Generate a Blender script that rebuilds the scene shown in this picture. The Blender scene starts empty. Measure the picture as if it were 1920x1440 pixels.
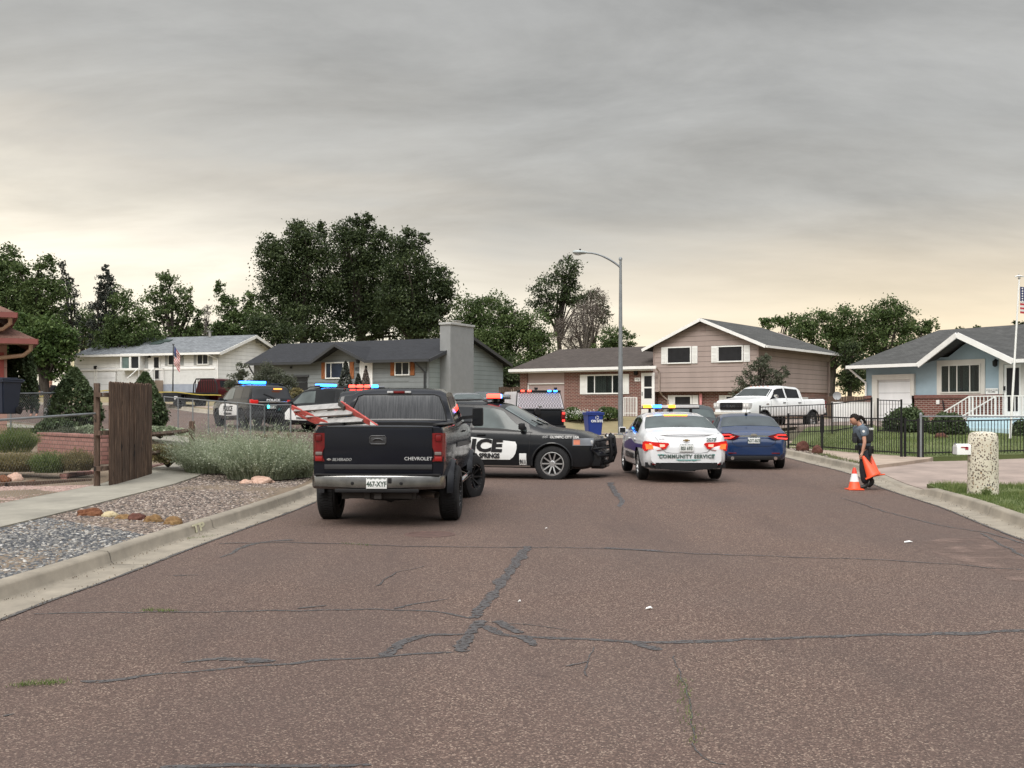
import bpy, bmesh, math, random
import numpy as np
from mathutils import Vector, Matrix, noise
R = math.radians
sc = bpy.context.scene
COL = sc.collection
rng = np.random.default_rng(7)
random.seed(7)

# ---------------------------------------------------------------- camera
F = 2000.0; CZ = 1.8; HOR = 760.0; CX = 960.0
cd = bpy.data.cameras.new('camera'); cam = bpy.data.objects.new('camera', cd); COL.objects.link(cam)
cam.location = (0, 0, CZ); cam.rotation_euler = (R(90), 0, 0)
cd.sensor_width = 36; cd.lens = F / 1920 * 36; cd.shift_y = 40 / 1920
cd.clip_start = 0.1; cd.clip_end = 4000
sc.camera = cam
sc.view_settings.view_transform = 'Standard'; sc.view_settings.look = 'None'
sc.view_settings.gamma = 1; sc.view_settings.exposure = 0.36

# ---------------------------------------------------------------- world
w = bpy.data.worlds.new("World"); sc.world = w; w.use_nodes = True
nt = w.node_tree; nt.nodes.clear(); N = nt.nodes.new; L = nt.links.new
def wmath(op, a, b=None, c=None, clamp=False):
    n = N('ShaderNodeMath'); n.operation = op; n.use_clamp = clamp
    for i, v in enumerate((a, b, c)):
        if v is None: continue
        if isinstance(v, (int, float)): n.inputs[i].default_value = v
        else: L(v, n.inputs[i])
    return n.outputs[0]
def wmix(f, a, b, mode='MIX'):
    n = N('ShaderNodeMix'); n.data_type = 'RGBA'; n.blend_type = mode
    if isinstance(f, (int, float)): n.inputs[0].default_value = f
    else: L(f, n.inputs[0])
    for i, v in ((6, a), (7, b)):
        if isinstance(v, tuple): n.inputs[i].default_value = (*v, 1)
        else: L(v, n.inputs[i])
    return n.outputs[2]
def s2l(r, g, b):
    f = lambda v: (v / 255 / 12.92) if v / 255 <= .04045 else ((v / 255 + .055) / 1.055) ** 2.4
    return (f(r), f(g), f(b))
tc = N('ShaderNodeTexCoord'); sep = N('ShaderNodeSeparateXYZ'); L(tc.outputs['Generated'], sep.inputs[0])
X, Y, Z = sep.outputs
Zp = wmath('MAXIMUM', Z, 0.0)
den = wmath('ADD', Zp, 0.24)
comb = N('ShaderNodeCombineXYZ'); L(wmath('DIVIDE', X, den), comb.inputs[0]); L(wmath('DIVIDE', Y, den), comb.inputs[1])
def wnoise(scale, detail, rough, off, sx=1, sy=1, rot=0, dist=0):
    m = N('ShaderNodeMapping'); m.inputs['Location'].default_value = off; m.inputs['Scale'].default_value = (sx, sy, 1)
    m.inputs['Rotation'].default_value = (0, 0, rot); L(comb.outputs[0], m.inputs[0])
    n = N('ShaderNodeTexNoise'); n.inputs['Scale'].default_value = scale; n.inputs['Detail'].default_value = detail
    n.inputs['Roughness'].default_value = rough; n.inputs['Distortion'].default_value = dist; L(m.outputs[0], n.inputs[0])
    return n.outputs['Fac']
n1 = wnoise(.85, 5, .55, (3.1, 1.7, 0), .8, 1.5, R(12), .35)
n2 = wnoise(2.2, 8, .62, (9.2, 4.4, 0), .6, 1.2, R(14), .3)
n3 = wnoise(.25, 2, .5, (1.3, 7.9, 0))
# elevation bent by cloud noise; deck edge higher on the left than on the right
zz = wmath('ADD', Z, wmath('MULTIPLY', wmath('SUBTRACT', n1, .5), .20))
zz = wmath('ADD', zz, wmath('MULTIPLY', wmath('SUBTRACT', n2, .5), .11))
zz = wmath('ADD', wmath('ADD', zz, wmath('MULTIPLY', X, .04)), wmath('MULTIPLY', wmath('MINIMUM', X, 0.0), .20))
rmp = N('ShaderNodeValToRGB'); L(zz, rmp.inputs[0]); cr = rmp.color_ramp
stops = [(0.0, (238, 228, 208)), (.06, (228, 219, 202)), (.10, (211, 204, 190)), (.14, (190, 184, 173)), (.175, (171, 168, 161)), (.24, (157, 156, 152)), (.5, (144, 145, 145)), (1, (150, 151, 153))]
cr.elements[0].position = 0; cr.elements[0].color = (*s2l(*stops[0][1]), 1)
cr.elements[1].position = 1; cr.elements[1].color = (*s2l(*stops[-1][1]), 1)
for p, c in stops[1:-1]:
    e = cr.elements.new(p); e.color = (*s2l(*c), 1)
# warm glow low on the right, pale on the left
wr = wmath('MULTIPLY', wmath('SUBTRACT', 1.0, wmath('MULTIPLY', Zp, 5.5), clamp=True), wmath('ADD', wmath('MULTIPLY', X, 2.4), .25, clamp=True), clamp=True)
sky = wmix(wmath('MULTIPLY', wr, .62), rmp.outputs[0], s2l(246, 214, 160))
# soft clump shading
cl = wmath('MULTIPLY_ADD', wmath('SUBTRACT', n2, .5), 1.3, 1.03)
cl2 = wmath('MULTIPLY_ADD', wmath('SUBTRACT', n3, .5), .6, 1.0)
shade = wmath('MULTIPLY', cl, cl2)
low = wmath('MULTIPLY', Zp, 6.0, clamp=True)
shade = wmath('ADD', wmath('MULTIPLY', shade, low), wmath('SUBTRACT', 1.0, low))
# added fill: sky brightened overhead and behind camera, dimmed low there against paint reflections
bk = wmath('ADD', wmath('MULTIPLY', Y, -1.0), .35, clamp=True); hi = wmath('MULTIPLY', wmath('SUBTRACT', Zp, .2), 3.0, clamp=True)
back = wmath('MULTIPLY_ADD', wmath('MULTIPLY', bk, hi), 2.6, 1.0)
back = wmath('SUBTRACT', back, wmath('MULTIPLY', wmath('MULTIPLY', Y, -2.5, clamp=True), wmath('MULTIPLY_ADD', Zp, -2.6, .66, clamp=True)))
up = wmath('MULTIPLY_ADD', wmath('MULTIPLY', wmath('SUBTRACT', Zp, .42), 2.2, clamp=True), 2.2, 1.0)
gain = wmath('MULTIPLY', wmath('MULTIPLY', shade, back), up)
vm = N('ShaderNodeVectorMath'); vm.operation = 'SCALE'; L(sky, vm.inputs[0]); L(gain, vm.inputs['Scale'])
nish = N('ShaderNodeTexSky'); nish.sky_type = 'NISHITA'; nish.sun_disc = False
SUN_EL, SUN_AZ = R(48), R(205)
nish.sun_elevation = SUN_EL; nish.sun_rotation = SUN_AZ
bg1 = N('ShaderNodeBackground'); L(nish.outputs[0], bg1.inputs[0]); bg1.inputs[1].default_value = .006
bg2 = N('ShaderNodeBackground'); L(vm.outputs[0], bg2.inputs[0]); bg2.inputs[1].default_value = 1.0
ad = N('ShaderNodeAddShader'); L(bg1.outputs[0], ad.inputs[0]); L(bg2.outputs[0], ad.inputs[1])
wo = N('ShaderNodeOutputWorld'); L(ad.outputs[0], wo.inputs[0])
# sun (overcast: weak and very soft)
sl = bpy.data.lights.new('sun', 'SUN'); sl.energy = 1.5; sl.angle = R(25); sl.color = (1, .95, .88)
so = bpy.data.objects.new('sun', sl); COL.objects.link(so)
sd = Vector((math.sin(SUN_AZ) * math.cos(SUN_EL), math.cos(SUN_AZ) * math.cos(SUN_EL), math.sin(SUN_EL)))
so.rotation_euler = sd.to_track_quat('Z', 'Y').to_euler(); so.location = (0, -10, 40)

# ---------------------------------------------------------------- mapping helpers (photo pixel -> place)
def P(px, py, y):
    return Vector(((px - CX) / F * y, y, CZ + (HOR - py) / F * y))
def G0(px, py, z=0.0):
    y = (CZ - z) * F / (py - HOR)
    return Vector(((px - CX) / F * y, y, z))
CP = np.array([(-4, -6, 0), (5, -6, 0), (0, 8, 0), (-4, 10, 0), (7, 14, 0), (0, 17, -.02), (-4, 17, 0), (-4, 21, .02), (8, 22, 0), (0, 24.5, .11), (3.5, 23.5, .17), (5, 27, .14), (8.5, 29, .12),
    (6.5, 28, .12), (-4, 26, .14), (-4.8, 36, .52), (-11, 47, .9), (-8, 44, .72), (-16, 52, 1.25), (-24, 62, 1.8), (0, 41, .34), (5.3, 52, .2), (8, 40, .17), (12, 32, .15), (16, 32, .2), (16, 38, .42),
    (-9, 20, .05), (-9, 26, .2), (-13, 18, .1), (-14, 26, .55), (-16, 33, .9), (-24, 22, .4), (-30, 45, 1.2), (-30, 60, 1.9), (-30, 88, 2.4), (-20, 82, 2.2), (-8, 62, 1.5), (-15, 66, 1.6), (0, 60, 1.1),
    (6, 60, 1.0), (14, 57, .95), (11.8, 48.8, .72), (15, 47, .8), (18, 50, .9), (22, 45, .62), (22, 40, .45), (26, 34, .3), (14, 20, .02), (20, 14, 0), (-20, 8, 0), (-10, 0, 0), (15, 0, 0),
    (0, 100, 2.4), (30, 80, 1.8), (50, 60, 1.0), (-60, 80, 2.6), (-60, 30, 1.2), (0, 300, 3.0), (150, 200, 2.5), (-150, 200, 3.0), (0, -60, 0), (60, -40, 0), (-60, -40, 0)], float)
def H(x, y):
    d = (CP[:, 0] - x) ** 2 + (CP[:, 1] - y) ** 2
    wt = 1 / (d + 2.5) ** 2
    return float((wt * CP[:, 2]).sum() / wt.sum())

# ---------------------------------------------------------------- object helpers
def tag(o, label=None, cat=None, group=None, kind=None):
    if label: o['label'] = label
    if cat: o['category'] = cat
    if group: o['group'] = group
    if kind: o['kind'] = kind
    return o
def empty(name, loc, rz=0, scale=1, **k):
    o = bpy.data.objects.new(name, None); COL.objects.link(o); o.location = loc; o.rotation_euler = (0, 0, rz)
    o.scale = (scale,) * 3; o.empty_display_size = .3
    return tag(o, **k)
def finish(name, bm, mats, parent=None, angle=38, loc=None, rot=None, smooth=True, **k):
    me = bpy.data.meshes.new(name)
    if angle is not None and smooth:
        bm.normal_update()
        ca = R(angle)
        for e in bm.edges:
            e.smooth = not (len(e.link_faces) == 2 and e.calc_face_angle(0) > ca)
        for f in bm.faces: f.smooth = True
    bm.to_mesh(me); bm.free()
    if not isinstance(mats, (list, tuple)): mats = [mats]
    for m in mats: me.materials.append(m)
    o = bpy.data.objects.new(name, me); COL.objects.link(o)
    if parent: o.parent = parent
    if loc is not None: o.location = loc
    if rot is not None: o.rotation_euler = rot
    return tag(o, **k)
def struct(name, bm, m, **k):
    return finish(name, bm, m, kind='structure', **k)
def copy_tree(o, parent=None):
    c = o.copy(); COL.objects.link(c); c.parent = parent
    for ch in o.children: copy_tree(ch, c)
    return c
def relabel(o, label): o['label'] = label; return o
def bx(bm, x0, x1, y0, y1, z0, z1, bev=0, M=None, mi=0):
    vs = [bm.verts.new((x, y, z)) for x in (x0, x1) for y in (y0, y1) for z in (z0, z1)]
    q = [(0, 1, 3, 2), (4, 6, 7, 5), (0, 4, 5, 1), (2, 3, 7, 6), (0, 2, 6, 4), (1, 5, 7, 3)]
    fs = [bm.faces.new([vs[i] for i in f]) for f in q]
    for f in fs: f.material_index = mi
    if bev:
        es = list({e for f in fs for e in f.edges})
        r = bmesh.ops.bevel(bm, geom=es, offset=bev, segments=2, affect='EDGES', profile=.6)
        vs = list({v for f in r['faces'] for v in f.verts} | {v for v in vs if v.is_valid})
        for f in r['faces']: f.material_index = mi
    if M is not None: bmesh.ops.transform(bm, matrix=M, verts=vs)
    return vs
def frame(a, b, up=Vector((0, 0, 1))):
    d = (b - a).normalized()
    if abs(d.dot(up)) > .98: up = Vector((1, 0, 0))
    s = d.cross(up).normalized(); u = s.cross(d)
    return d, s, u
def bar(bm, a, b, w_, h_=None, up=Vector((0, 0, 1)), mi=0):
    a = Vector(a); b = Vector(b); h_ = h_ or w_
    d, s, u = frame(a, b, up)
    vs = []
    for p in (a, b):
        for i, j in ((-1, -1), (1, -1), (1, 1), (-1, 1)): vs.append(bm.verts.new(p + s * (i * w_ / 2) + u * (j * h_ / 2)))
    for f in ((3, 2, 1, 0), (4, 5, 6, 7), (0, 1, 5, 4), (1, 2, 6, 5), (2, 3, 7, 6), (3, 0, 4, 7)):
        bm.faces.new([vs[i] for i in f]).material_index = mi
def tube(bm, pts, r, n=8, mi=0, cap=True):
    pts = [Vector(p) for p in pts]
    if not isinstance(r, (list, tuple)): r = [r] * len(pts)
    rings = []
    pu = None
    for i, p in enumerate(pts):
        a = pts[max(i - 1, 0)]; b = pts[min(i + 1, len(pts) - 1)]
        d = (b - a).normalized()
        if pu is None:
            pu = Vector((0, 0, 1)) if abs(d.z) < .9 else Vector((1, 0, 0))
        s = d.cross(pu).normalized(); u = s.cross(d).normalized(); pu = u
        rings.append([bm.verts.new(p + (s * math.cos(t) + u * math.sin(t)) * r[i]) for t in [2 * math.pi * k / n for k in range(n)]])
    for i in range(len(rings) - 1):
        for k in range(n):
            bm.faces.new((rings[i][k], rings[i][(k + 1) % n], rings[i + 1][(k + 1) % n], rings[i + 1][k])).material_index = mi
    if cap and n > 2:
        bm.faces.new(rings[0][::-1]).material_index = mi; bm.faces.new(rings[-1]).material_index = mi
def lathe(bm, prof, n=24, axis='Z', M=None, mi=0, close=False, cap=True):
    rings = []
    for r, z in prof:
        ring = []
        for k in range(n):
            t = 2 * math.pi * k / n
            c, s = r * math.cos(t), r * math.sin(t)
            v = (c, s, z) if axis == 'Z' else (c, z, s)
            ring.append(bm.verts.new(v))
        rings.append(ring)
    m = len(rings)
    for i in range(m if close else m - 1):
        a, b = rings[i], rings[(i + 1) % m]
        for k in range(n): bm.faces.new((a[k], a[(k + 1) % n], b[(k + 1) % n], b[k])).material_index = mi
    if not close and cap:
        for ring in (rings[0], rings[-1]):
            try: bm.faces.new(ring).material_index = mi
            except ValueError: pass
    if M is not None: bmesh.ops.transform(bm, matrix=M, verts=[v for r_ in rings for v in r_])
    bmesh.ops.recalc_face_normals(bm, faces=list({f for r_ in rings for v in r_ for f in v.link_faces}))
def slab(bm, polys, t, mi=0):
    """polys: outward (top) polygons sharing corners; adds thickness t downwards"""
    key = lambda p: tuple(round(c, 3) for c in p)
    top, bot = {}, {}
    for pl in polys:
        for p in pl:
            k = key(p)
            if k not in top: top[k] = bm.verts.new(p); bot[k] = bm.verts.new((p[0], p[1], p[2] - t))
    edges = {}
    for pl in polys:
        ks = [key(p) for p in pl]
        bm.faces.new([top[k] for k in ks]).material_index = mi
        bm.faces.new([bot[k] for k in ks[::-1]]).material_index = mi
        for i in range(len(ks)):
            e = (ks[i], ks[(i + 1) % len(ks)])
            if (e[1], e[0]) in edges: del edges[(e[1], e[0])]
            else: edges[e] = 1
    for a, b in edges:
        bm.faces.new((top[b], top[a], bot[a], bot[b])).material_index = mi
def grid(bm, rows, mi=0):
    vs = [[bm.verts.new(p) for p in r_] for r_ in rows]
    for i in range(len(vs) - 1):
        for j in range(len(vs[0]) - 1):
            bm.faces.new((vs[i][j], vs[i][j + 1], vs[i + 1][j + 1], vs[i + 1][j])).material_index = mi
def mesh_np(name, V, Fc, mat, parent=None, col=None, smooth=False, **k):
    """V (n,3), Fc (m,q) faces of equal size"""
    me = bpy.data.meshes.new(name); V = np.asarray(V, np.float32); Fc = np.asarray(Fc, np.int32)
    me.vertices.add(len(V)); me.vertices.foreach_set('co', V.ravel())
    m, q = Fc.shape
    me.loops.add(m * q); me.loops.foreach_set('vertex_index', Fc.ravel())
    me.polygons.add(m); me.polygons.foreach_set('loop_start', np.arange(0, m * q, q, dtype=np.int32))
    me.update(calc_edges=True)
    if col is not None:
        at = me.attributes.new('col', 'FLOAT', 'FACE'); at.data.foreach_set('value', np.asarray(col, np.float32))
    if smooth: me.polygons.foreach_set('use_smooth', np.ones(m, bool))
    me.materials.append(mat)
    o = bpy.data.objects.new(name, me); COL.objects.link(o)
    if parent: o.parent = parent
    return tag(o, **k)
def boolean(o, cutter, mode='DIFFERENCE'):
    md = o.modifiers.new('b', 'BOOLEAN'); md.object = cutter; md.operation = mode; md.solver = 'EXACT'
    try: md.material_mode = 'TRANSFER'
    except Exception: pass
    dg = bpy.context.evaluated_depsgraph_get(); dg.update()
    me = bpy.data.meshes.new_from_object(o.evaluated_get(dg))
    o.modifiers.clear(); o.data = me
    bpy.data.objects.remove(cutter)
def apply_mods(o):
    dg = bpy.context.evaluated_depsgraph_get(); dg.update()
    me = bpy.data.meshes.new_from_object(o.evaluated_get(dg)); o.modifiers.clear(); o.data = me
def text(name, body, size, loc, rot, m, parent=None, bold=0, shear=0, align='CENTER', ext=.002, xs=1.0, space=1.0, **k):
    c = bpy.data.curves.new(name, 'FONT'); c.body = body; c.size = size; c.align_x = align; c.align_y = 'CENTER'
    c.offset = bold; c.shear = shear; c.extrude = ext; c.space_character = space; c.resolution_u = 3
    o = bpy.data.objects.new(name, c); COL.objects.link(o)
    dg = bpy.context.evaluated_depsgraph_get(); dg.update()
    me = bpy.data.meshes.new_from_object(o.evaluated_get(dg))
    COL.objects.unlink(o); bpy.data.objects.remove(o)
    me.materials.clear(); me.materials.append(m)
    o = bpy.data.objects.new(name, me); COL.objects.link(o)
    o.location = loc; o.rotation_euler = rot; o.scale = (xs, 1, 1)
    if parent: o.parent = parent
    return tag(o, **k)

# ---------------------------------------------------------------- materials
MT = {}
class NB:
    def __init__(s, name):
        s.m = bpy.data.materials.new(name); s.m.use_nodes = True; s.t = s.m.node_tree; s.b = s.t.nodes['Principled BSDF']
        s.tc = None
    def n(s, t, **k):
        o = s.t.nodes.new(t)
        for a, v in k.items(): setattr(o, a, v)
        return o
    def l(s, a, b): s.t.links.new(a, b)
    def co(s, scale=(1, 1, 1), loc=(0, 0, 0), out='Object', vec=None):
        if s.tc is None: s.tc = s.n('ShaderNodeTexCoord')
        m = s.n('ShaderNodeMapping'); m.inputs['Scale'].default_value = scale; m.inputs['Location'].default_value = loc
        s.l(vec if vec is not None else s.tc.outputs[out], m.inputs[0]); return m.outputs[0]
    def noise(s, scale, detail=4, rough=.5, vec=None, dist=0):
        n = s.n('ShaderNodeTexNoise'); n.inputs['Scale'].default_value = scale; n.inputs['Detail'].default_value = detail
        n.inputs['Roughness'].default_value = rough; n.inputs['Distortion'].default_value = dist
        s.l(vec if vec is not None else s.co(), n.inputs[0]); return n.outputs['Fac']
    def voro(s, scale, feature='F1', out='Color', vec=None):
        n = s.n('ShaderNodeTexVoronoi', feature=feature); n.inputs['Scale'].default_value = scale
        s.l(vec if vec is not None else s.co(), n.inputs[0]); return n.outputs[out]
    def ramp(s, fac, stops, interp='LINEAR'):
        r = s.n('ShaderNodeValToRGB'); s.l(fac, r.inputs[0]); c = r.color_ramp; c.interpolation = interp
        c.elements[0].position = stops[0][0]; c.elements[0].color = (*stops[0][1], 1)
        c.elements[1].position = stops[-1][0]; c.elements[1].color = (*stops[-1][1], 1)
        for p, cc in stops[1:-1]: e = c.elements.new(p); e.color = (*cc, 1)
        return r.outputs[0]
    def mix(s, f, a, b, mode='MIX'):
        n = s.n('ShaderNodeMix', data_type='RGBA', blend_type=mode)
        for i, v in ((0, f), (6, a), (7, b)):
            if isinstance(v, tuple): n.inputs[i].default_value = (*v, 1)
            elif isinstance(v, (int, float)): n.inputs[i].default_value = v
            else: s.l(v, n.inputs[i])
        return n.outputs[2]
    def math(s, op, a, b=None, c=None, clamp=False):
        n = s.n('ShaderNodeMath', operation=op, use_clamp=clamp)
        for i, v in enumerate((a, b, c)):
            if v is None: continue
            if isinstance(v, (int, float)): n.inputs[i].default_value = v
            else: s.l(v, n.inputs[i])
        return n.outputs[0]
    def bump(s, h, strength=.3, dist=.01):
        b = s.n('ShaderNodeBump'); b.inputs['Strength'].default_value = strength; b.inputs['Distance'].default_value = dist
        s.l(h, b.inputs['Height']); s.l(b.outputs[0], s.b.inputs['Normal'])
    def set(s, **k):
        for a, v in k.items():
            i = s.b.inputs[a.replace('_', ' ')]
            if isinstance(v, (tuple, float, int)):
                i.default_value = (*v, 1) if isinstance(v, tuple) else v
            else: s.l(v, i)
        return s
def mat(name, c, rough=.6, metal=0, coat=0, var=.12, vs=3, bump=0, bs=30, spec=.5):
    if name in MT: return MT[name]
    b = NB(name)
    n = b.noise(vs, 6, .6)
    lo = tuple(v * (1 - var) for v in c); hi = tuple(min(1, v * (1 + var)) for v in c)
    b.set(Base_Color=b.ramp(n, [(.3, lo), (.7, hi)]), Roughness=rough, Metallic=metal)
    b.b.inputs['Coat Weight'].default_value = coat; b.b.inputs['Coat Roughness'].default_value = .06
    b.b.inputs['Specular IOR Level'].default_value = spec
    if bump: b.bump(b.noise(bs, 4), bump, .01)
    MT[name] = b.m; return b.m
def emit(name, c, s):
    if name in MT: return MT[name]
    b = NB(name); b.set(Base_Color=c, Emission_Color=c, Emission_Strength=s, Roughness=.3); MT[name] = b.m; return b.m
def glass(name, c=(.02, .024, .026), rough=.04, var=.2):
    if name in MT: return MT[name]
    b = NB(name); n = b.noise(1.3, 3)
    b.set(Base_Color=b.ramp(n, [(.3, tuple(v * .6 for v in c)), (.7, tuple(v * 1.4 for v in c))]), Roughness=rough)
    b.b.inputs['IOR'].default_value = 1.27; b.b.inputs['Coat Weight'].default_value = .12; b.b.inputs['Coat Roughness'].default_value = .02
    MT[name] = b.m; return b.m
def siding(name, c, pitch=.29, line=.35):
    b = NB(name); sp = b.n('ShaderNodeSeparateXYZ'); b.l(b.co(), sp.inputs[0])
    fr = b.math('FRACT', b.math('DIVIDE', sp.outputs[2], pitch))
    ln = b.math('LESS_THAN', fr, .07)
    nn = b.noise(1.2, 6, .6, b.co((1, 1, .3))); fine = b.noise(18, 3, .5, b.co((.3, .3, 3)))
    base = b.ramp(nn, [(.3, tuple(v * .88 for v in c)), (.7, tuple(v * 1.08 for v in c))])
    base = b.mix(b.math('MULTIPLY', fine, .15), base, tuple(v * .7 for v in c))
    b.set(Base_Color=b.mix(b.math('MULTIPLY', ln, line * 1.6, clamp=True), base, tuple(v * .3 for v in c)), Roughness=.75)
    b.bump(b.math('SUBTRACT', 1.0, fr), .9, .02); return b.m
def brick(name, c1, c2, mort, bw=.2, bh=.068, ms=.012, vert=True):
    b = NB(name); sp = b.n('ShaderNodeSeparateXYZ'); b.l(b.co(), sp.inputs[0]); cb = b.n('ShaderNodeCombineXYZ')
    b.l(b.math('ADD', sp.outputs[0], sp.outputs[1]), cb.inputs[0]); b.l(sp.outputs[2], cb.inputs[1])
    t = b.n('ShaderNodeTexBrick'); b.l(cb.outputs[0], t.inputs[0])
    for i, v in (('Color1', c1), ('Color2', c2), ('Mortar', mort)): t.inputs[i].default_value = (*v, 1)
    t.inputs['Scale'].default_value = 1; t.inputs['Mortar Size'].default_value = ms; t.inputs['Brick Width'].default_value = bw; t.inputs['Row Height'].default_value = bh
    t.inputs['Bias'].default_value = 0
    nn = b.noise(5, 5); col = b.mix(b.math('MULTIPLY', nn, .5), t.outputs[0], tuple(v * .5 for v in c1))
    b.set(Base_Color=col, Roughness=.85); b.bump(b.math('SUBTRACT', 1.0, t.outputs[1]), .6, .01); return b.m
def shingle(name, c, var=.35):
    b = NB(name)
    sp = b.n('ShaderNodeSeparateXYZ'); b.l(b.co(), sp.inputs[0]); cb = b.n('ShaderNodeCombineXYZ')
    b.l(b.math('ADD', sp.outputs[0], b.math('MULTIPLY', sp.outputs[1], .25)), cb.inputs[0]); b.l(b.math('MULTIPLY', sp.outputs[2], 2.4), cb.inputs[1])
    t = b.n('ShaderNodeTexBrick'); b.l(cb.outputs[0], t.inputs[0])
    for i, v in (('Color1', tuple(x * (1 - var) for x in c)), ('Color2', tuple(x * (1 + var) for x in c)), ('Mortar', tuple(x * .45 for x in c))): t.inputs[i].default_value = (*v, 1)
    t.inputs['Scale'].default_value = 1; t.inputs['Mortar Size'].default_value = .012; t.inputs['Brick Width'].default_value = .3; t.inputs['Row Height'].default_value = .14
    nn = b.noise(2.0, 6, .65); sp2 = b.noise(60, 2, .5)
    col = b.mix(.45, t.outputs[0], b.ramp(nn, [(.3, tuple(x * .75 for x in c)), (.7, tuple(x * 1.3 for x in c))]))
    col = b.mix(b.math('MULTIPLY', sp2, .3), col, tuple(x * .5 for x in c))
    b.set(Base_Color=col, Roughness=.95); b.bump(t.outputs[1], .5, -.01); b.b.inputs['Specular IOR Level'].default_value = .25; return b.m
def leafmat(name, stops, trans=.34, rough=.6):
    if name in MT: return MT[name]
    b = NB(name); a = b.n('ShaderNodeAttribute', attribute_name='col'); c = b.ramp(a.outputs['Fac'], stops)
    b.set(Base_Color=c, Roughness=rough); b.b.inputs['Specular IOR Level'].default_value = .25
    tr = b.n('ShaderNodeBsdfTranslucent'); b.l(c, tr.inputs[0]); mx = b.n('ShaderNodeMixShader'); mx.inputs[0].default_value = trans
    out = b.t.nodes['Material Output']; b.l(b.b.outputs[0], mx.inputs[1]); b.l(tr.outputs[0], mx.inputs[2]); b.l(mx.outputs[0], out.inputs[0])
    MT[name] = b.m; return b.m

def asphalt_mat():
    b = NB('asphalt'); v = b.voro(105); sp = b.n('ShaderNodeSeparateColor'); b.l(v, sp.inputs[0])
    big = b.noise(.22, 5, .6); mid = b.noise(2.2, 5, .6)
    c = b.ramp(sp.outputs[0], [(0, (.030, .020, .016)), (.3, (.054, .034, .027)), (.55, (.095, .060, .047)), (.8, (.142, .092, .073)), (.9, (.26, .18, .14)), (1, (.46, .36, .28))])
    c = b.mix(.28, c, b.ramp(b.noise(30, 4, .7), [(.35, (.052, .034, .027)), (.65, (.16, .106, .084))]))
    c = b.mix(b.math('MULTIPLY', b.ramp(big, [(.4, (0, 0, 0)), (.62, (1, 1, 1))]), .35), c, (.085, .066, .06))
    c = b.mix(b.math('MULTIPLY', b.ramp(mid, [(.45, (0, 0, 0)), (.8, (1, 1, 1))]), .3), c, (.10, .064, .054))
    c = b.mix(.10, c, (.085, .055, .045))
    c = b.mix(b.math('MULTIPLY', b.ramp(b.noise(.9, 4, .7, b.co((1, .22, 1))), [(.55, (0, 0, 0)), (.72, (1, 1, 1))]), .35), c, (.052, .037, .033))
    c = b.mix(b.math('MULTIPLY', b.ramp(b.noise(1.0, 3, .5, b.co((.55, .05, 1))), [(.42, (0, 0, 0)), (.62, (1, 1, 1))]), .30), c, (.062, .043, .038))
    c = b.mix(b.math('MULTIPLY', b.ramp(b.noise(1.1, 5, .65), [(.66, (0, 0, 0)), (.74, (1, 1, 1))]), .5), c, (.035, .025, .023))
    b.set(Base_Color=c, Roughness=.82); b.b.inputs['Specular IOR Level'].default_value = .3
    b.bump(b.voro(105, out='Distance'), .6, .006); return b.m
def conc_mat(name, c, sc_=1.0, joint=None):
    b = NB(name); n = b.noise(1.1 * sc_, 7, .65); f = b.noise(60, 3, .6); st = b.noise(4, 5, .7, b.co((1, .3, 1)))
    col = b.ramp(n, [(.3, tuple(v * .66 for v in c)), (.7, tuple(v * 1.18 for v in c))])
    col = b.mix(b.math('MULTIPLY', f, .35), col, tuple(v * .6 for v in c))
    col = b.mix(b.math('MULTIPLY', b.ramp(st, [(.5, (0, 0, 0)), (.75, (1, 1, 1))]), .35), col, tuple(v * .5 for v in c))
    b.set(Base_Color=col, Roughness=.85); b.bump(f, .25, .004); return b.m
def soil_mat(name, cols, s1=1.2, s2=40):
    b = NB(name); n = b.noise(s1, 6, .65); f = b.noise(s2, 4, .7)
    c = b.mix(.5, b.ramp(n, [(.3, cols[0]), (.5, cols[1]), (.7, cols[2])]), b.ramp(f, [(.35, cols[0]), (.65, cols[2])]))
    b.set(Base_Color=c, Roughness=.95); b.bump(f, .6, .02); b.b.inputs['Specular IOR Level'].default_value = .2; return b.m
def wood_mat(name, c1, c2, c3, s=1.0):
    b = NB(name); v = b.co((14 * s, 14 * s, .9 * s)); n = b.noise(2.2, 6, .7, v, .6); k = b.noise(1.1, 4, .6)
    kn = b.noise(1.8, 2, .5, b.co((4, 4, 1.6)))
    c = b.ramp(n, [(.25, c1), (.5, c2), (.78, c3)]); c = b.mix(b.math('MULTIPLY', b.ramp(k, [(.4, (0, 0, 0)), (.7, (1, 1, 1))]), .5), c, c1)
    c = b.mix(b.ramp(kn, [(.66, (0, 0, 0)), (.72, (1, 1, 1))]), c, tuple(v * .35 for v in c1))
    b.set(Base_Color=c, Roughness=.85); b.bump(n, .5, .01); return b.m
M_asph = asphalt_mat()
def seal_mat():
    b = NB('crack_sealant'); n = b.noise(14, 5, .7); b.set(Base_Color=b.ramp(n, [(.3, (.035, .032, .033)), (.7, (.085, .078, .078))]), Roughness=.45); b.bump(n, .4, .01)
    t = b.n('ShaderNodeBsdfTransparent'); mx = b.n('ShaderNodeMixShader'); b.l(b.ramp(b.noise(22, 4, .75), [(.36, (0, 0, 0)), (.50, (1, 1, 1))]), mx.inputs[0]); b.l(t.outputs[0], mx.inputs[1]); b.l(b.b.outputs[0], mx.inputs[2]); b.l(mx.outputs[0], b.t.nodes['Material Output'].inputs[0]); return b.m
M_seal = seal_mat()
M_gut = conc_mat('gutter_concrete', (.30, .26, .205)); M_curb = conc_mat('curb_concrete', (.27, .235, .185), 2)
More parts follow.
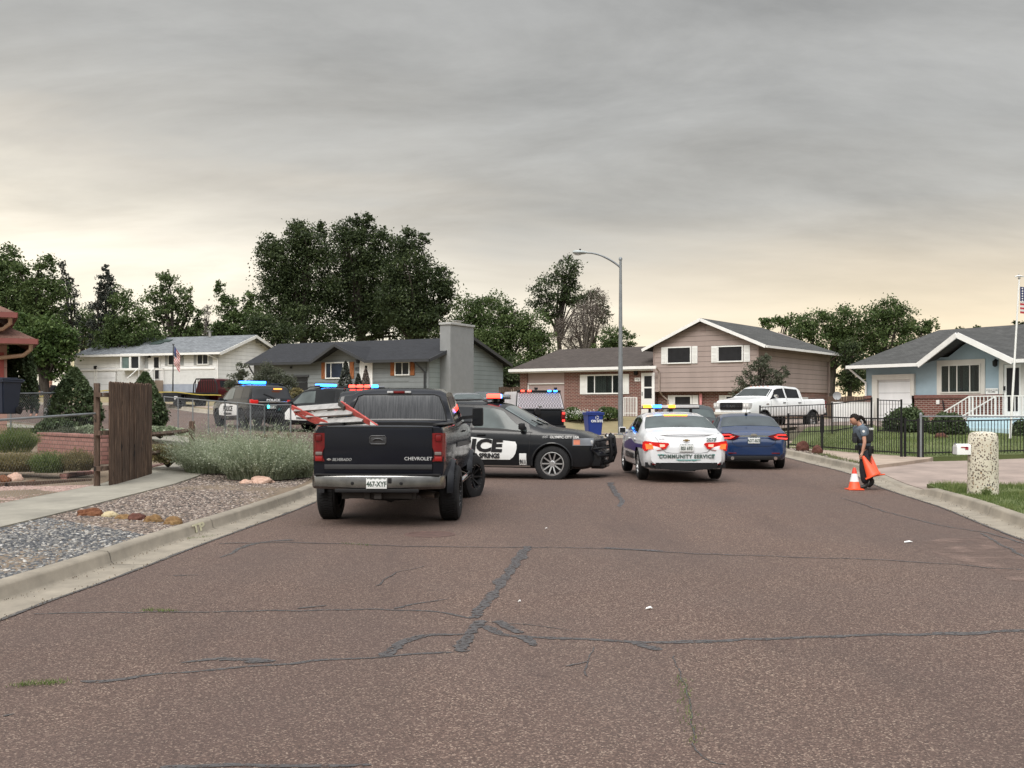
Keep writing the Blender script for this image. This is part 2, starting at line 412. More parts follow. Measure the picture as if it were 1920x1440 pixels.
M_walk = conc_mat('sidewalk_concrete', (.27, .25, .205)); M_walk2 = conc_mat('warm_concrete', (.36, .28, .22)); M_drv = conc_mat('driveway_concrete', (.30, .235, .20))
M_pat = conc_mat('pale_patch', (.20, .135, .11))
def _soft(m, s, a, b_):
    t = m.node_tree; bs = t.nodes['Principled BSDF']; o = t.nodes['Material Output']; tr = t.nodes.new('ShaderNodeBsdfTransparent'); mx = t.nodes.new('ShaderNodeMixShader'); n = t.nodes.new('ShaderNodeTexNoise'); tc_ = t.nodes.new('ShaderNodeTexCoord'); n.inputs['Scale'].default_value = s; n.inputs['Detail'].default_value = 8; n.inputs['Roughness'].default_value = .75
    r = t.nodes.new('ShaderNodeValToRGB'); r.color_ramp.elements[0].position = a; r.color_ramp.elements[1].position = b_; t.links.new(tc_.outputs['Object'], n.inputs[0]); t.links.new(n.outputs['Fac'], r.inputs[0]); t.links.new(r.outputs[0], mx.inputs[0]); t.links.new(tr.outputs[0], mx.inputs[1]); t.links.new(bs.outputs[0], mx.inputs[2]); t.links.new(mx.outputs[0], o.inputs[0])
_soft(M_pat, 2.2, .40, .72)
M_soil = soil_mat('yard_soil', [(.10, .075, .05), (.16, .12, .085), (.23, .18, .135)])
M_lawn = soil_mat('lawn', [(.06, .082, .028), (.10, .125, .045), (.15, .16, .07)], .8, 55)
M_dry = soil_mat('dry_lawn', [(.20, .155, .09), (.28, .22, .13), (.14, .14, .07)], .8, 45)
M_far = soil_mat('distant_ground', [(.06, .065, .035), (.09, .085, .05), (.13, .11, .075)], .1, 3)
M_blk = mat('black_plastic', (.009, .009, .010), .5, var=.3, spec=.3); M_rub = mat('tyre_rubber', (.014, .014, .015), .85, var=.3, vs=12, spec=.3)
M_chr = mat('chrome', (.62, .62, .62), .12, 1, var=.06); M_alu = mat('aluminium', (.5, .5, .5), .35, .8, var=.12)
M_wht = mat('white_paint', (.72, .72, .70), .55, var=.05); M_iron = mat('black_iron', (.010, .010, .011), .5, var=.3, spec=.3)
M_galv = mat('galvanised_steel', (.22, .235, .245), .5, .5, var=.15, vs=5); M_gla = glass('car_glass'); M_tint = glass('tinted_glass', (.012, .013, .015))
M_hgl = glass('house_glass', (.022, .025, .028), .05); M_plate = mat('plate_white', (.62, .63, .62), .4, var=.04)
M_pltx = mat('plate_green', (.02, .045, .03), .5); M_decw = mat('decal_white', (.68, .68, .67), .35, var=.04); M_decb = mat('decal_black', (.008, .008, .01), .4)
M_red_l = emit('tail_red', (.45, .012, .01), .25); M_red_off = mat('lens_red', (.13, .005, .007), .14, coat=.4, var=.35, spec=.4); M_lens = mat('lens_clear', (.5, .5, .5), .1, .2, coat=1, var=.15)
M_red_on = emit('red_lamp', (1, .05, .03), 5); M_amb_on = emit('amber_lamp', (1, .30, .02), 3.2); M_blu_on = emit('blue_lamp', (.02, .22, 1), 9); M_wht_on = emit('white_lamp', (1, .93, .85), 5)
# ================================================================ setting: ground, road, kerbs
def resample(pts, step):
    pts = [Vector((p[0], p[1])) for p in pts]; out = [pts[0]]
    # Catmull-Rom
    for i in range(len(pts) - 1):
        p0 = pts[max(i - 1, 0)]; p1 = pts[i]; p2 = pts[i + 1]; p3 = pts[min(i + 2, len(pts) - 1)]
        n = max(1, int((p2 - p1).length / step))
        for k in range(1, n + 1):
            t = k / n
            out.append(.5 * ((2 * p1) + (-p0 + p2) * t + (2 * p0 - 5 * p1 + 4 * p2 - p3) * t * t + (-p0 + 3 * p1 - 3 * p2 + p3) * t ** 3))
    return out
def offset(pts, d):
    out = []
    for i, p in enumerate(pts):
        a = pts[max(i - 1, 0)]; b = pts[min(i + 1, len(pts) - 1)]; t = (b - a).normalized()
        out.append(p + Vector((-t.y, t.x)) * d)
    return out
def ribbon(bm, pts, prof, drop=None):
    """prof: list of (offset to the left, dz); drop(y) scales the kerb height"""
    lines = [(offset(pts, o), dz) for o, dz in prof]
    rows = [[(p.x, p.y, H(p.x, p.y) + (dz if dz < .028 or drop is None else .02 + (dz - .02) * drop(q.y))) for p, q in zip(l, pts)] for l, dz in lines]
    grid(bm, rows)
def patch(bm, poly, dz, res=1.5, wob=0):
    vs = [bm.verts.new((p[0], p[1], 0)) for p in poly]; f = bm.faces.new(vs); f.normal_update()
    if f.normal.z < 0: f.normal_flip()
    xs = [p[0] for p in poly]; ys = [p[1] for p in poly]
    for ax, lo, hi in ((0, min(xs), max(xs)), (1, min(ys), max(ys))):
        c = lo + res
        while c < hi:
            co = (c, 0, 0) if ax == 0 else (0, c, 0); no = (1, 0, 0) if ax == 0 else (0, 1, 0)
            bmesh.ops.bisect_plane(bm, geom=bm.verts[:] + bm.edges[:] + bm.faces[:], plane_co=co, plane_no=no)
            c += res
    bmesh.ops.triangulate(bm, faces=bm.faces[:])
    be = [e for e in bm.edges if len(e.link_faces) == 1]; top = set(bm.verts)
    for v in bm.verts: v.co.z = H(v.co.x, v.co.y) + dz + (noise.noise(Vector((v.co.x * .6, v.co.y * .6, 0))) * wob if wob else 0)
    if dz > .03:
        r_ = bmesh.ops.extrude_edge_only(bm, edges=be); bmesh.ops.translate(bm, vec=(0, 0, -.3), verts=[v for v in r_['geom'] if isinstance(v, bmesh.types.BMVert)])
def mk(name, poly, dz, m, res=1.5, wob=0, **k):
    bm = bmesh.new(); patch(bm, poly, dz, res, wob); return struct(name, bm, m, angle=None, **k)
# terrain sheet to the horizon
xs = np.unique(np.concatenate([-np.geomspace(30, 1500, 16), np.arange(-30, 31, 2.0), np.geomspace(30, 1500, 16)]))
ys = np.unique(np.concatenate([np.array([-1500, -600, -250, -120, -60, -30, -15]), np.arange(-6, 100, 2.0), np.geomspace(100, 2500, 18)]))
bm = bmesh.new(); grid(bm, [[(x, y, H(x, y) - .06) for x in xs] for y in ys]); struct('ground', bm, M_far, angle=None)
# kerb lines, asphalt side
LE = [(-4.6, -12), (-4.5, -2), (-4.36, 5)] + [tuple(G0(*p)[:2]) for p in ((6, 1162), (125, 1117), (250, 1072), (387, 1019), (550, 959), (597, 942))] + \
     [(-3.55, 23), (-3.8, 27), (-4.8, 30.5), (-7.0, 33.5), (-10, 36), (-15, 40), (-22, 45.5), (-32, 53), (-60, 74)]
RE = [(4.2, -12), (4.9, -2), (5.6, 6)] + [tuple(G0(*p)[:2]) for p in ((1906, 1009), (1758, 952), (1659, 918))] + [(8.42, 28.0), (8.6, 33), (8.55, 38), (8.9, 42), (10.6, 45.2), (14, 47), (18, 46.6)]
FE = [(12.5, 51.2), (9, 51.0), (5.4, 51.1), (1, 50.6), (-4, 50.6), (-10, 53.5), (-18, 58.5), (-28, 65.5), (-60, 88)]
Lp = resample(LE, .5); Rp = resample(RE, .5); Fp = resample(FE, 1.0)
road_poly = [tuple(p) for p in Lp] + [tuple(p) for p in Fp[::-1]] + [(13, 47.5)] + [tuple(p) for p in Rp[:-6][::-1]]
mk('road', road_poly, 0, M_asph, 1.2)
def kerb(name, pts, sgn, h=.15, drop=None):
    bm = bmesh.new(); ribbon(bm, pts, [(sgn * a, z) for a, z in ((0, .006), (.2, -.004), (.42, .004), (.455, .03), (.475, h - .03), (.50, h), (.64, h + .004))], drop); ribbon(bm, offset(pts, sgn * .64), [(0, .02), (sgn * .01, -.2)])
    bmesh.ops.recalc_face_normals(bm, faces=bm.faces[:])
    # joints: thin grooves every 3 m
    return struct(name, bm, [M_curb], angle=60)
kerb('kerb', Lp, 1); kerb('kerb', Rp, -1, drop=lambda y: float(np.interp(y, [21.2, 22.1, 25.9, 26.9], [1, .22, .22, 1]))); kerb('kerb', Fp, -1)
bm = bmesh.new()                                  # sealed joints across the kerb
for pts, sgn, stp in ((Lp, 1, 6), (Rp, -1, 6)):
    for i in range(4, len(pts) - 1, stp):
        p = pts[i]
        if p.y > 40 or p.y < 3 or (sgn < 0 and 20.5 < p.y < 27.5): continue
        t = (pts[i + 1] - pts[i]).normalized(); nrm = Vector((-t.y, t.x)) * sgn
        prev = None
        for a, z in ((.02, .009), (.2, 0), (.42, .0075), (.452, .032), (.471, .123), (.498, .153), (.64, .157)):
            q = p + nrm * a; hh = H(q.x, q.y) + z
            cur = (bm.verts.new((q.x - t.x * .005, q.y - t.y * .005, hh + .001)), bm.verts.new((q.x + t.x * .005, q.y + t.y * .005, hh + .001)))
            if prev: bm.faces.new((prev[0], prev[1], cur[1], cur[0]))
            prev = cur
struct('kerb_joint', bm, mat('joint_dark', (.05, .043, .035), .9), angle=None)
# ---- left side
bl = offset(Lp, .645)
near = [p for p in bl if p.y < 24]
bed_in = [(-6.85, y) for y in (24, 20, 16, 12, 8, 2, -12)]
mk('planting_bed', [tuple(p) for p in near] + bed_in, .13, M_soil, .8, .02)
walk_l = [(-6.85, -12), (-6.85, 24), (-7.0, 28), (-8.0, 31.6), (-10.3, 34.3), (-15, 38.5), (-22, 44), (-32, 51.5), (-33, 50.2), (-23, 42.7), (-16, 37.2), (-11.4, 33.0), (-9.4, 30.6), (-8.5, 27.5), (-8.32, 24), (-8.32, -12)]
mk('sidewalk', walk_l, .155, M_walk, 1.2)
far_left = [p for p in bl if p.y >= 24]
mk('yard', [tuple(p) for p in far_left] + [(-60.5, 73), (-33, 51.5), (-22, 44), (-15, 38.5), (-10.3, 34.3), (-8.0, 31.6), (-7.0, 28), (-6.85, 24)], .14, M_soil, 1.5)
mk('yard', [(-8.32, -12), (-8.32, 24), (-8.5, 27.5), (-9.4, 30.6), (-11.4, 33.0), (-16, 37.2), (-23, 42.7), (-33, 50.2), (-60, 71), (-60, -12)], .15, M_soil, 1.5, .05)
# ---- right side
br = offset(Rp, -.645)
def seg(y0, y1): return [tuple(p) for p in br if y0 <= p.y <= y1]
mk('lawn_strip', seg(-12, 21.6) + [(8.75, 22.5), (10.6, 22.0), (12.5, 21.5), (13, 14), (13, -12)], .14, M_lawn, .6, .015)
drv = seg(21.6, 26.4) + [(9.3, 27.4), (11.8, 30.2), (15.5, 31.2), (22, 31.4), (30, 31.2), (30, 19.5), (12.5, 21.4), (10.6, 21.9), (8.75, 22.4)]
mk('driveway', drv, .06, M_drv, .9)
mk('lawn_strip', seg(26.4, 42) + [(9.7, 42), (9.9, 36.8), (9.75, 33), (9.35, 27.4)], .12, soil_mat('weedy_strip', [(.06, .075, .03), (.15, .11, .075), (.2, .14, .105)]), .7, .02)
mk('sidewalk', [(9.3, 27.3), (9.7, 33), (9.9, 36.8), (9.7, 42), (10.9, 41.6), (11.0, 36.8), (11.6, 32.3), (12.2, 30.9), (11.8, 30.2)], .145, M_walk2, 1)
mk('lawn', [(9.3, 36.8), (9.75, 36.6), (11.9, 30.95), (15.5, 31.7), (30, 32), (34, 48), (26, 52), (17, 52), (16, 47), (12.5, 45), (11.1, 42)], .15, M_lawn, 1, .02)
mk('driveway', [(12.6, 45.3), (9.2, 48), (9.5, 54), (13, 57), (19, 55), (18, 50.5), (16.5, 46.5)], .17, M_drv, 1.2)
mk('driveway', [(16.0, 46.9), (17.8, 51.2), (20.2, 48.4), (17.6, 43.6), (15.2, 44.6)], .18, M_drv, 1.2)
ff = offset(Fp, -.645)
mk('lawn', [tuple(p) for p in ff] + [(-70, 100), (-30, 110), (30, 100), (30, 60), (16, 56), (13, 51.5)], .15, M_dry, 2.0, .03)
mk('sidewalk', [(p.x, p.y + 1.3) for p in Fp] + [(p.x, p.y + 2.6) for p in Fp[::-1]], .19, M_walk2, 2)
# ---- sealed cracks: flat tar ribbons on the asphalt, traced where they run
def crack(pts, w0, w1=None, z=.004, wob=.35, seed=0):
    rr = random.Random(seed); q = [G0(*p) for p in pts]; q2 = resample([(v.x, v.y) for v in q], .045); w1 = w1 or w0
    n = len(q2); wd = []
    for i in range(n):
        t = i / max(1, n - 1); ww = (w0 + (w1 - w0) * t) * (1 + wob * (noise.noise(Vector((i * .11, seed, 0))) + .8 * noise.noise(Vector((i * .9, seed, 7)))))
        wd.append(max(.006, ww))
    j = [Vector((noise.noise(Vector((i * .16, seed * 3.1, 5))) * .05 + noise.noise(Vector((i * .7, seed, 5))) * .015, noise.noise(Vector((i * .16, seed * 3.1, 9))) * .06)) for i in range(n)]
    q2 = [a + b for a, b in zip(q2, j)]
    rows = []
    A = []; B = []
    for i, p in enumerate(q2):
        a = q2[max(i - 1, 0)]; b = q2[min(i + 1, n - 1)]; t = (b - a).normalized(); nr = Vector((-t.y, t.x))
        e = .3 if i in (0, n - 1) else 1
        A.append((*(p + nr * wd[i] * .5 * e), H(p.x, p.y) + z)); B.append((*(p - nr * wd[i] * .5 * e), H(p.x, p.y) + z))
    bm = bmesh.new(); grid(bm, [B, A]); return struct('crack_sealant', bm, M_seal, angle=None)
CR = [([(150, 1278), (250, 1272), (330, 1262), (430, 1254), (520, 1246), (620, 1238), (720, 1232), (850, 1222)], .06, .05), ([(340, 1244), (430, 1236), (500, 1238)], .04, .13), ([(720, 1232), (745, 1212), (790, 1194), (850, 1190), (900, 1184)], .14, .06),
      ([(460, 1243), (520, 1240)], .11, .08), ([(868, 1222), (872, 1204), (885, 1180), (905, 1165)], .13, .12),
      ([(900, 1172), (925, 1182), (960, 1192), (1050, 1196), (1130, 1200), (1230, 1206), (1290, 1204), (1400, 1200), (1560, 1194), (1700, 1190), (1920, 1186), (2100, 1184)], .09, .1),
      ([(1180, 1206), (1240, 1218)], .12, .15), ([(975, 1192), (1000, 1210)], .14, .07), ([(885, 1160), (915, 1128), (945, 1085), (975, 1045), (990, 1024)], .12, .16), ([(930, 1165), (975, 1188)], .14, .1),
      ([(885, 1160), (820, 1148), (740, 1144), (640, 1144), (500, 1146), (380, 1148), (240, 1148), (120, 1150), (60, 1152)], .05, .035), ([(740, 1142), (790, 1130), (840, 1124)], .06, .02), ([(560, 1142), (610, 1136)], .05, .03),
      ([(410, 1020), (520, 1018), (640, 1020), (760, 1024), (900, 1026), (990, 1026), (1120, 1028), (1220, 1034), (1330, 1040), (1500, 1046), (1680, 1052), (1920, 1070)], .05, .04), ([(1130, 1028), (1240, 1034)], .12, .1),
      ([(412, 1046), (450, 1030), (490, 1018), (548, 1012)], .03, .13), ([(1143, 918), (1150, 930), (1165, 944), (1160, 952)], .16, .1), ([(325, 1080), (370, 1079)], .05, .02), ([(1580, 938), (1660, 962), (1760, 985), (1850, 1000), (1920, 1020)], .03, .06),
      ([(1060, 1250), (1105, 1240)], .03, .02), ([(1265, 1230), (1270, 1255), (1290, 1300), (1300, 1360), (1310, 1420), (1370, 1436)], .012, .012), ([(300, 1440), (460, 1437), (700, 1437)], .06, .04), ([(0, 1345), (40, 1337)], .05, .02),
      ([(1840, 1000), (1920, 1045)], .05, .06), ([(700, 1100), (745, 1075), (800, 1062)], .02, .02), ([(940, 1170), (1020, 1175), (1080, 1186)], .02, .015), ([(1100, 1270), (1108, 1215)], .012, .01)]
for i, (p, a, b) in enumerate(CR): crack(p, a * .8, b * .8, wob=.7, seed=i, z=.004 + .0006 * (i % 5))
e0 = offset(Lp, -.015); bm = bmesh.new()          # ragged tar edge along the gutters
for pts, sg in ((Lp, -1), (Rp, 1)):
    q = [p for p in resample([tuple(p) for p in pts[::2]], .12) if 2 < p.y < 34]
    a = []; b = []
    for i, p in enumerate(q):
        wv = .03 + .05 * abs(noise.noise(Vector((i * .21, sg, 0))))
        a.append((p.x + .02 * sg * -1, p.y, H(p.x, p.y) + .0085)); b.append((p.x - sg * wv * -1, p.y, H(p.x, p.y) + .005))
    grid(bm, [a, b])
struct('tar_edge', bm, M_seal, angle=None)
mk('pale_patch', [tuple(G0(x, y)[:2]) for x, y in ((1725, 1019), (1760, 1011), (1830, 1006), (1900, 1010), (1990, 1018), (1990, 1098), (1935, 1094), (1890, 1088), (1850, 1066), (1800, 1054), (1750, 1036))], .0035, M_pat, .5)
# manhole cover
c = G0(806, 1001); bm = bmesh.new(); lathe(bm, [(.0, .006), (.30, .006), (.305, .011), (.345, .011), (.36, .004)], 32, M=Matrix.Translation((c.x, c.y, H(c.x, c.y))))
finish('manhole_cover', bm, mat('rusty_iron', (.10, .06, .05), .7, .3, var=.4, vs=9), label='round iron manhole cover set in the road behind the black pickup', cat='manhole cover')
# small litter on the road
for i, (x, y, l_) in enumerate(((1217, 1143, 'white paper scrap on the road right of the central sealed crack'), (1703, 1018, 'white paper scrap on the road at right near the pale patch'), (974, 1130, 'tiny white chip on the road beside the upright sealed crack'), (1024, 990, 'tiny white fleck on the road below the police vehicle front wheel'))):
    p = G0(x, y); bm = bmesh.new(); s = (.032, .06, .014, .016)[i]
    vs = [bm.verts.new((p.x + dx * s, p.y + dy * s * .8, H(p.x, p.y) + .006 + dz)) for dx, dy, dz in ((-1, -.4, 0), (.2, -.8, .012), (1, .1, .004), (.4, .7, .018), (-.7, .6, .006))]
    f = bm.faces.new(vs); r_ = bmesh.ops.extrude_face_region(bm, geom=[f]); bmesh.ops.translate(bm, vec=(0, 0, .004), verts=[v for v in r_['geom'] if isinstance(v, bmesh.types.BMVert)])
    finish('litter', bm, M_wht, label=l_, cat='litter', angle=None)

# ---------------------------------------------------------------- foliage helpers
def quads(C, size, aspect=1.0, up=0.0, rg=rng, droop=None):
    """leaf quads round centres C; size array; returns V,F"""
    n = len(C); a = rg.normal(size=(n, 3)); a[:, 2] = a[:, 2] * (1 - up) + up * 1.6; a /= np.linalg.norm(a, axis=1)[:, None]
    b = rg.normal(size=(n, 3)); b -= (b * a).sum(1)[:, None] * a; b /= np.linalg.norm(b, axis=1)[:, None]
    s = np.asarray(size).reshape(-1, 1) * np.ones((n, 1))
    A = a * s * .5 * aspect; B = b * s * .5
    V = np.stack([C - A, C + B * .8 + A * .1, C + A, C - B * .8 + A * .1], 1).reshape(-1, 3)
    Fc = np.arange(4 * n).reshape(n, 4); return V, Fc
def branch_mesh(bm, a, b, r0, r1, bend=.08, n=5):
    a = Vector(a); b = Vector(b); l = (b - a).length; pts = []
    o = Vector((random.uniform(-1, 1), random.uniform(-1, 1), random.uniform(0, 1))) * bend * l
    for i in range(n):
        t = i / (n - 1); pts.append(a.lerp(b, t) + o * math.sin(math.pi * t))
    tube(bm, pts, [r0 + (r1 - r0) * i / (n - 1) for i in range(n)], 6, cap=False)
M_bark = soil_mat('bark', [(.02, .016, .013), (.04, .033, .027), (.07, .06, .05)], 3, 20); M_bark2 = soil_mat('grey_bark', [(.09, .08, .07), (.14, .125, .11), (.19, .17, .155)], 3, 20)
LM = {
 'dark': leafmat('leaf_dark', [(0, (.018, .028, .011)), (.6, (.045, .065, .025)), (1, (.10, .13, .052))]),
 'green': leafmat('leaf_green', [(0, (.03, .05, .015)), (.6, (.075, .112, .036)), (1, (.14, .185, .07))]),
 'bright': leafmat('leaf_bright', [(0, (.03, .055, .013)), (.6, (.068, .112, .03)), (1, (.13, .18, .06))]),
 'spruce': leafmat('leaf_spruce', [(0, (.018, .022, .018)), (.6, (.04, .047, .037)), (1, (.08, .085, .068))], .1),
 'grey': leafmat('leaf_grey', [(0, (.05, .06, .035)), (.6, (.09, .10, .065)), (1, (.15, .155, .11))]),
 'sage': leafmat('leaf_sage', [(0, (.09, .12, .065)), (.45, (.27, .31, .20)), (.8, (.42, .46, .34)), (1, (.58, .60, .50))], .4),
 'twig': leafmat('leaf_twig', [(0, (.08, .065, .055)), (.6, (.13, .105, .09)), (1, (.19, .16, .13))], .05),
 'juniper': leafmat('leaf_juniper', [(0, (.02, .034, .014)), (.5, (.05, .075, .03)), (1, (.10, .13, .06))], .1),
 'ochre': leafmat('leaf_ochre', [(0, (.07, .07, .03)), (.5, (.16, .14, .06)), (1, (.30, .24, .12))]),
 'grass': leafmat('leaf_grass', [(0, (.05, .08, .02)), (.6, (.11, .155, .045)), (1, (.21, .23, .09))]),
 'white': leafmat('leaf_white', [(0, (.3, .3, .25)), (1, (.75, .75, .7))])}
def tree(label, px, basez, Y0, blobs, kind='dark', leaf=.30, dens=1.0, trunkr=.35, cat='tree', limbs=10, gap=1.0, name='tree', group='trees behind the houses', twigs=0, depth=1.0, bark=None, fine=1.0, tbase=None):
    """blobs: (px,py,rx,ry) in photo pixels at distance Y0"""
    s = Y0 / F; root = empty(name, (((tbase or px) - CX) * s, Y0, basez), label=label, cat=cat, group=group); o = root.location.copy()
    Cs = []; 
    for bxp, byp, rx, ry in blobs:
        c = np.array(P(bxp, byp, Y0)) - np.array(o); r = np.array([rx * s, rx * s * .9 * depth, ry * s])
        nc = max(4, int(5.2 * (rx * ry) ** .5 * .25 * gap * (.35 + r[0] * r[2] * .12) ** .35))
        d = rng.normal(size=(nc, 3)); d /= np.linalg.norm(d, axis=1)[:, None]; rad = rng.uniform(.25, 1.0, nc) ** .55
        cc = c + d * rad[:, None] * r * .9
        rr = (r[0] * r[2]) ** .5 * rng.uniform(.13, .36, nc)
        Cs.append(np.concatenate([cc, rr[:, None]], 1))
    Cs = np.concatenate(Cs); pts = []; shade = []
    for cx, cy, cz, rr in Cs:
        n = int((190 * dens * (rr / .9) ** 1.7 / (leaf / .3) ** 1.6 + 18) * fine)
        g = rng.normal(size=(n, 3)) * .62; g *= np.array([1.15, 1.15, .8]); pts.append(np.array([cx, cy, cz]) + g * rr)
        shade.append(np.clip(rng.normal(.48 + rng.uniform(-.3, .3), .2, n), 0, 1))
    pts = np.concatenate(pts); shade = np.concatenate(shade); leaf *= .56
    k = pts[:, 2] > .1; pts = pts[k]; shade = shade[k]
    V, Fc = quads(pts, leaf * rng.uniform(.55, 1.25, len(pts)), 1.5)
    mesh_np('crown', V, Fc, LM[kind], root, shade)
    bm = bmesh.new(); top = max(c[2] + c[3] for c in Cs); zc = float(np.median(Cs[:, 2])); xc = float(np.mean(Cs[:, 0])); 
    fork = Vector((xc * .35, 0, max(1.0, min(zc * .5, zc - 1))))
    branch_mesh(bm, (0, 0, -.2), fork, trunkr, trunkr * .75, .03)
    branch_mesh(bm, fork, (xc, 0, top * .8), trunkr * .72, .04, .04, 8)
    idx = rng.permutation(len(Cs))[:limbs]
    for i in idx:
        c = Cs[i]; t = rng.uniform(0, .5); st = fork.lerp(Vector((xc, 0, top * .8)), t * max(0, min(1, (c[2] - fork.z) / max(.1, top)))) 
        branch_mesh(bm, st, (c[0], c[1], c[2]), trunkr * .4, .03, .10, 6)
    if twigs:
        for i in range(twigs):
            c = Cs[rng.integers(len(Cs))]; d = Vector(rng.normal(size=3)); d.z = abs(d.z) * .8 + .2; d.normalize()
            p = Vector(c[:3]); branch_mesh(bm, p, p + d * c[3] * rng.uniform(1.0, 2.2), .035, .008, .15, 4)
    finish('trunk', bm, bark or M_bark, root)
    return root
def bush(name, label, loc, r, kind, n=900, leaf=.07, cat='shrub', group=None, cone=False, asp=1.5, spiky=0, up=0.0, clumps=None):
    root = empty(name, loc, label=label, cat=cat, group=group)
    rx, ry, rz = r
    d = rng.normal(size=(n, 3)); d /= np.linalg.norm(d, axis=1)[:, None]; rad = rng.uniform(0.55, 1.0, n) ** .5
    if cone:
        t = rng.uniform(0, 1, n) ** 1.15; th = rng.uniform(0, 2 * np.pi, n)
        prof = np.where(t < .25, .82 + t * .72, 1 - ((t - .25) / .75) ** 1.5 * .93) 
        lump = 1 + .13 * np.sin(th * 5 + t * 17) * np.sin(t * 23 + th * 2) + .05 * rng.normal(size=n)
        rr = prof * lump * rng.uniform(.72, 1.0, n) ** .4
        pts = np.stack([rx * rr * np.cos(th), ry * rr * np.sin(th), t * rz * 1.0], 1)
    else:
        lump = 1 + .22 * np.array([noise.noise(Vector(v) * 2.3 + Vector(loc)) for v in d])
        pts = d * (rad * lump)[:, None] * np.array([rx, ry, rz]); pts[:, 2] = np.abs(pts[:, 2]) * .95 + rng.uniform(0, .1 * rz, n)
    V, Fc = quads(pts, leaf * rng.uniform(.6, 1.3, n), asp, up)
    cl = np.clip(.25 + .5 * np.array([noise.noise(Vector(p) * 3.2) + .5 for p in pts]) + rng.normal(0, .15, n), 0, 1)
    mesh_np('foliage', V, Fc, LM[kind], root, cl)
    bm = bmesh.new()
    for i in range(9):
        a = rng.uniform(0, 6.28); branch_mesh(bm, (0, 0, -.08), (math.cos(a) * rx * .55, math.sin(a) * ry * .55, rz * rng.uniform(.45, .8)), .02 + rx * .012, .006, .1, 4)
    finish('stem', bm, M_bark, root)
    return root
def blades(C, h, wd, lean=.5, rg=rng, nseg=2, dirs=None):
    """curved grass blades / stems as strips"""
    n = len(C); a = rg.uniform(0, 2 * np.pi, n)
    dx = np.stack([np.cos(a), np.sin(a), np.zeros(n)], 1) if dirs is None else dirs; sx = np.stack([-dx[:, 1], dx[:, 0], np.zeros(n)], 1)
    sa = rg.uniform(0, 2 * np.pi, n); sx = np.stack([np.cos(sa), np.sin(sa), np.zeros(n)], 1)
    h = np.asarray(h).reshape(-1, 1) * np.ones((n, 1)); ln = rg.uniform(0, lean, (n, 1)) * h if dirs is None else lean * h * rg.uniform(.3, 1.1, (n, 1))
    rows = []
    for k in range(nseg + 1):
        t = k / nseg; c = C + dx * ln * t ** 1.7 + np.array([0, 0, 1]) * h * (t - .18 * t * t * np.minimum(1, ln / h)); ww = wd * (1 - t * .85)
        rows.append(c - sx * ww / 2); rows.append(c + sx * ww / 2)
    V = np.stack(rows, 1).reshape(-1, 3); m = 2 * (nseg + 1); Fs = []
    for k in range(nseg):
        b = np.arange(n) * m + 2 * k; Fs.append(np.stack([b, b + 1, b + 3, b + 2], 1))
    return V, np.concatenate(Fs), (nseg)
# ================================================================ vehicles
def ip(tab, x):
    return float(np.interp(x, [t[0] for t in tab], [t[1] for t in tab]))
def ips(tab, x, w_=.05):
    return sum(ip(tab, x + d * w_) for d in (-1, -.5, 0, .5, 1)) / 5 if w_ else ip(tab, x)
def paint(name, c, rough=.25, metal=0, coat=1, dirt=.08):
    if name in MT: return MT[name]
    b = NB(name); n = b.noise(2.5, 6, .6); sp = b.n('ShaderNodeSeparateXYZ'); b.l(b.co(), sp.inputs[0])
    low = b.math('MULTIPLY', b.math('SUBTRACT', 1.0, b.math('MULTIPLY', sp.outputs[2], 1.4), clamp=True), b.math('ADD', n, .1), clamp=True)
    base = b.ramp(n, [(.3, tuple(v * .92 for v in c)), (.7, tuple(v * 1.06 for v in c))])
    b.set(Base_Color=b.mix(b.math('MULTIPLY', low, dirt), base, (.10, .08, .065)), Roughness=b.math('MULTIPLY_ADD', n, .1, rough - .05), Metallic=metal)
    b.b.inputs['Coat Weight'].default_value = coat * (.12 if max(c) < .06 else .6); b.b.inputs['Coat Roughness'].default_value = .04; b.b.inputs['Specular IOR Level'].default_value = .2 if max(c) < .06 else .4
    MT[name] = b.m; return b.m
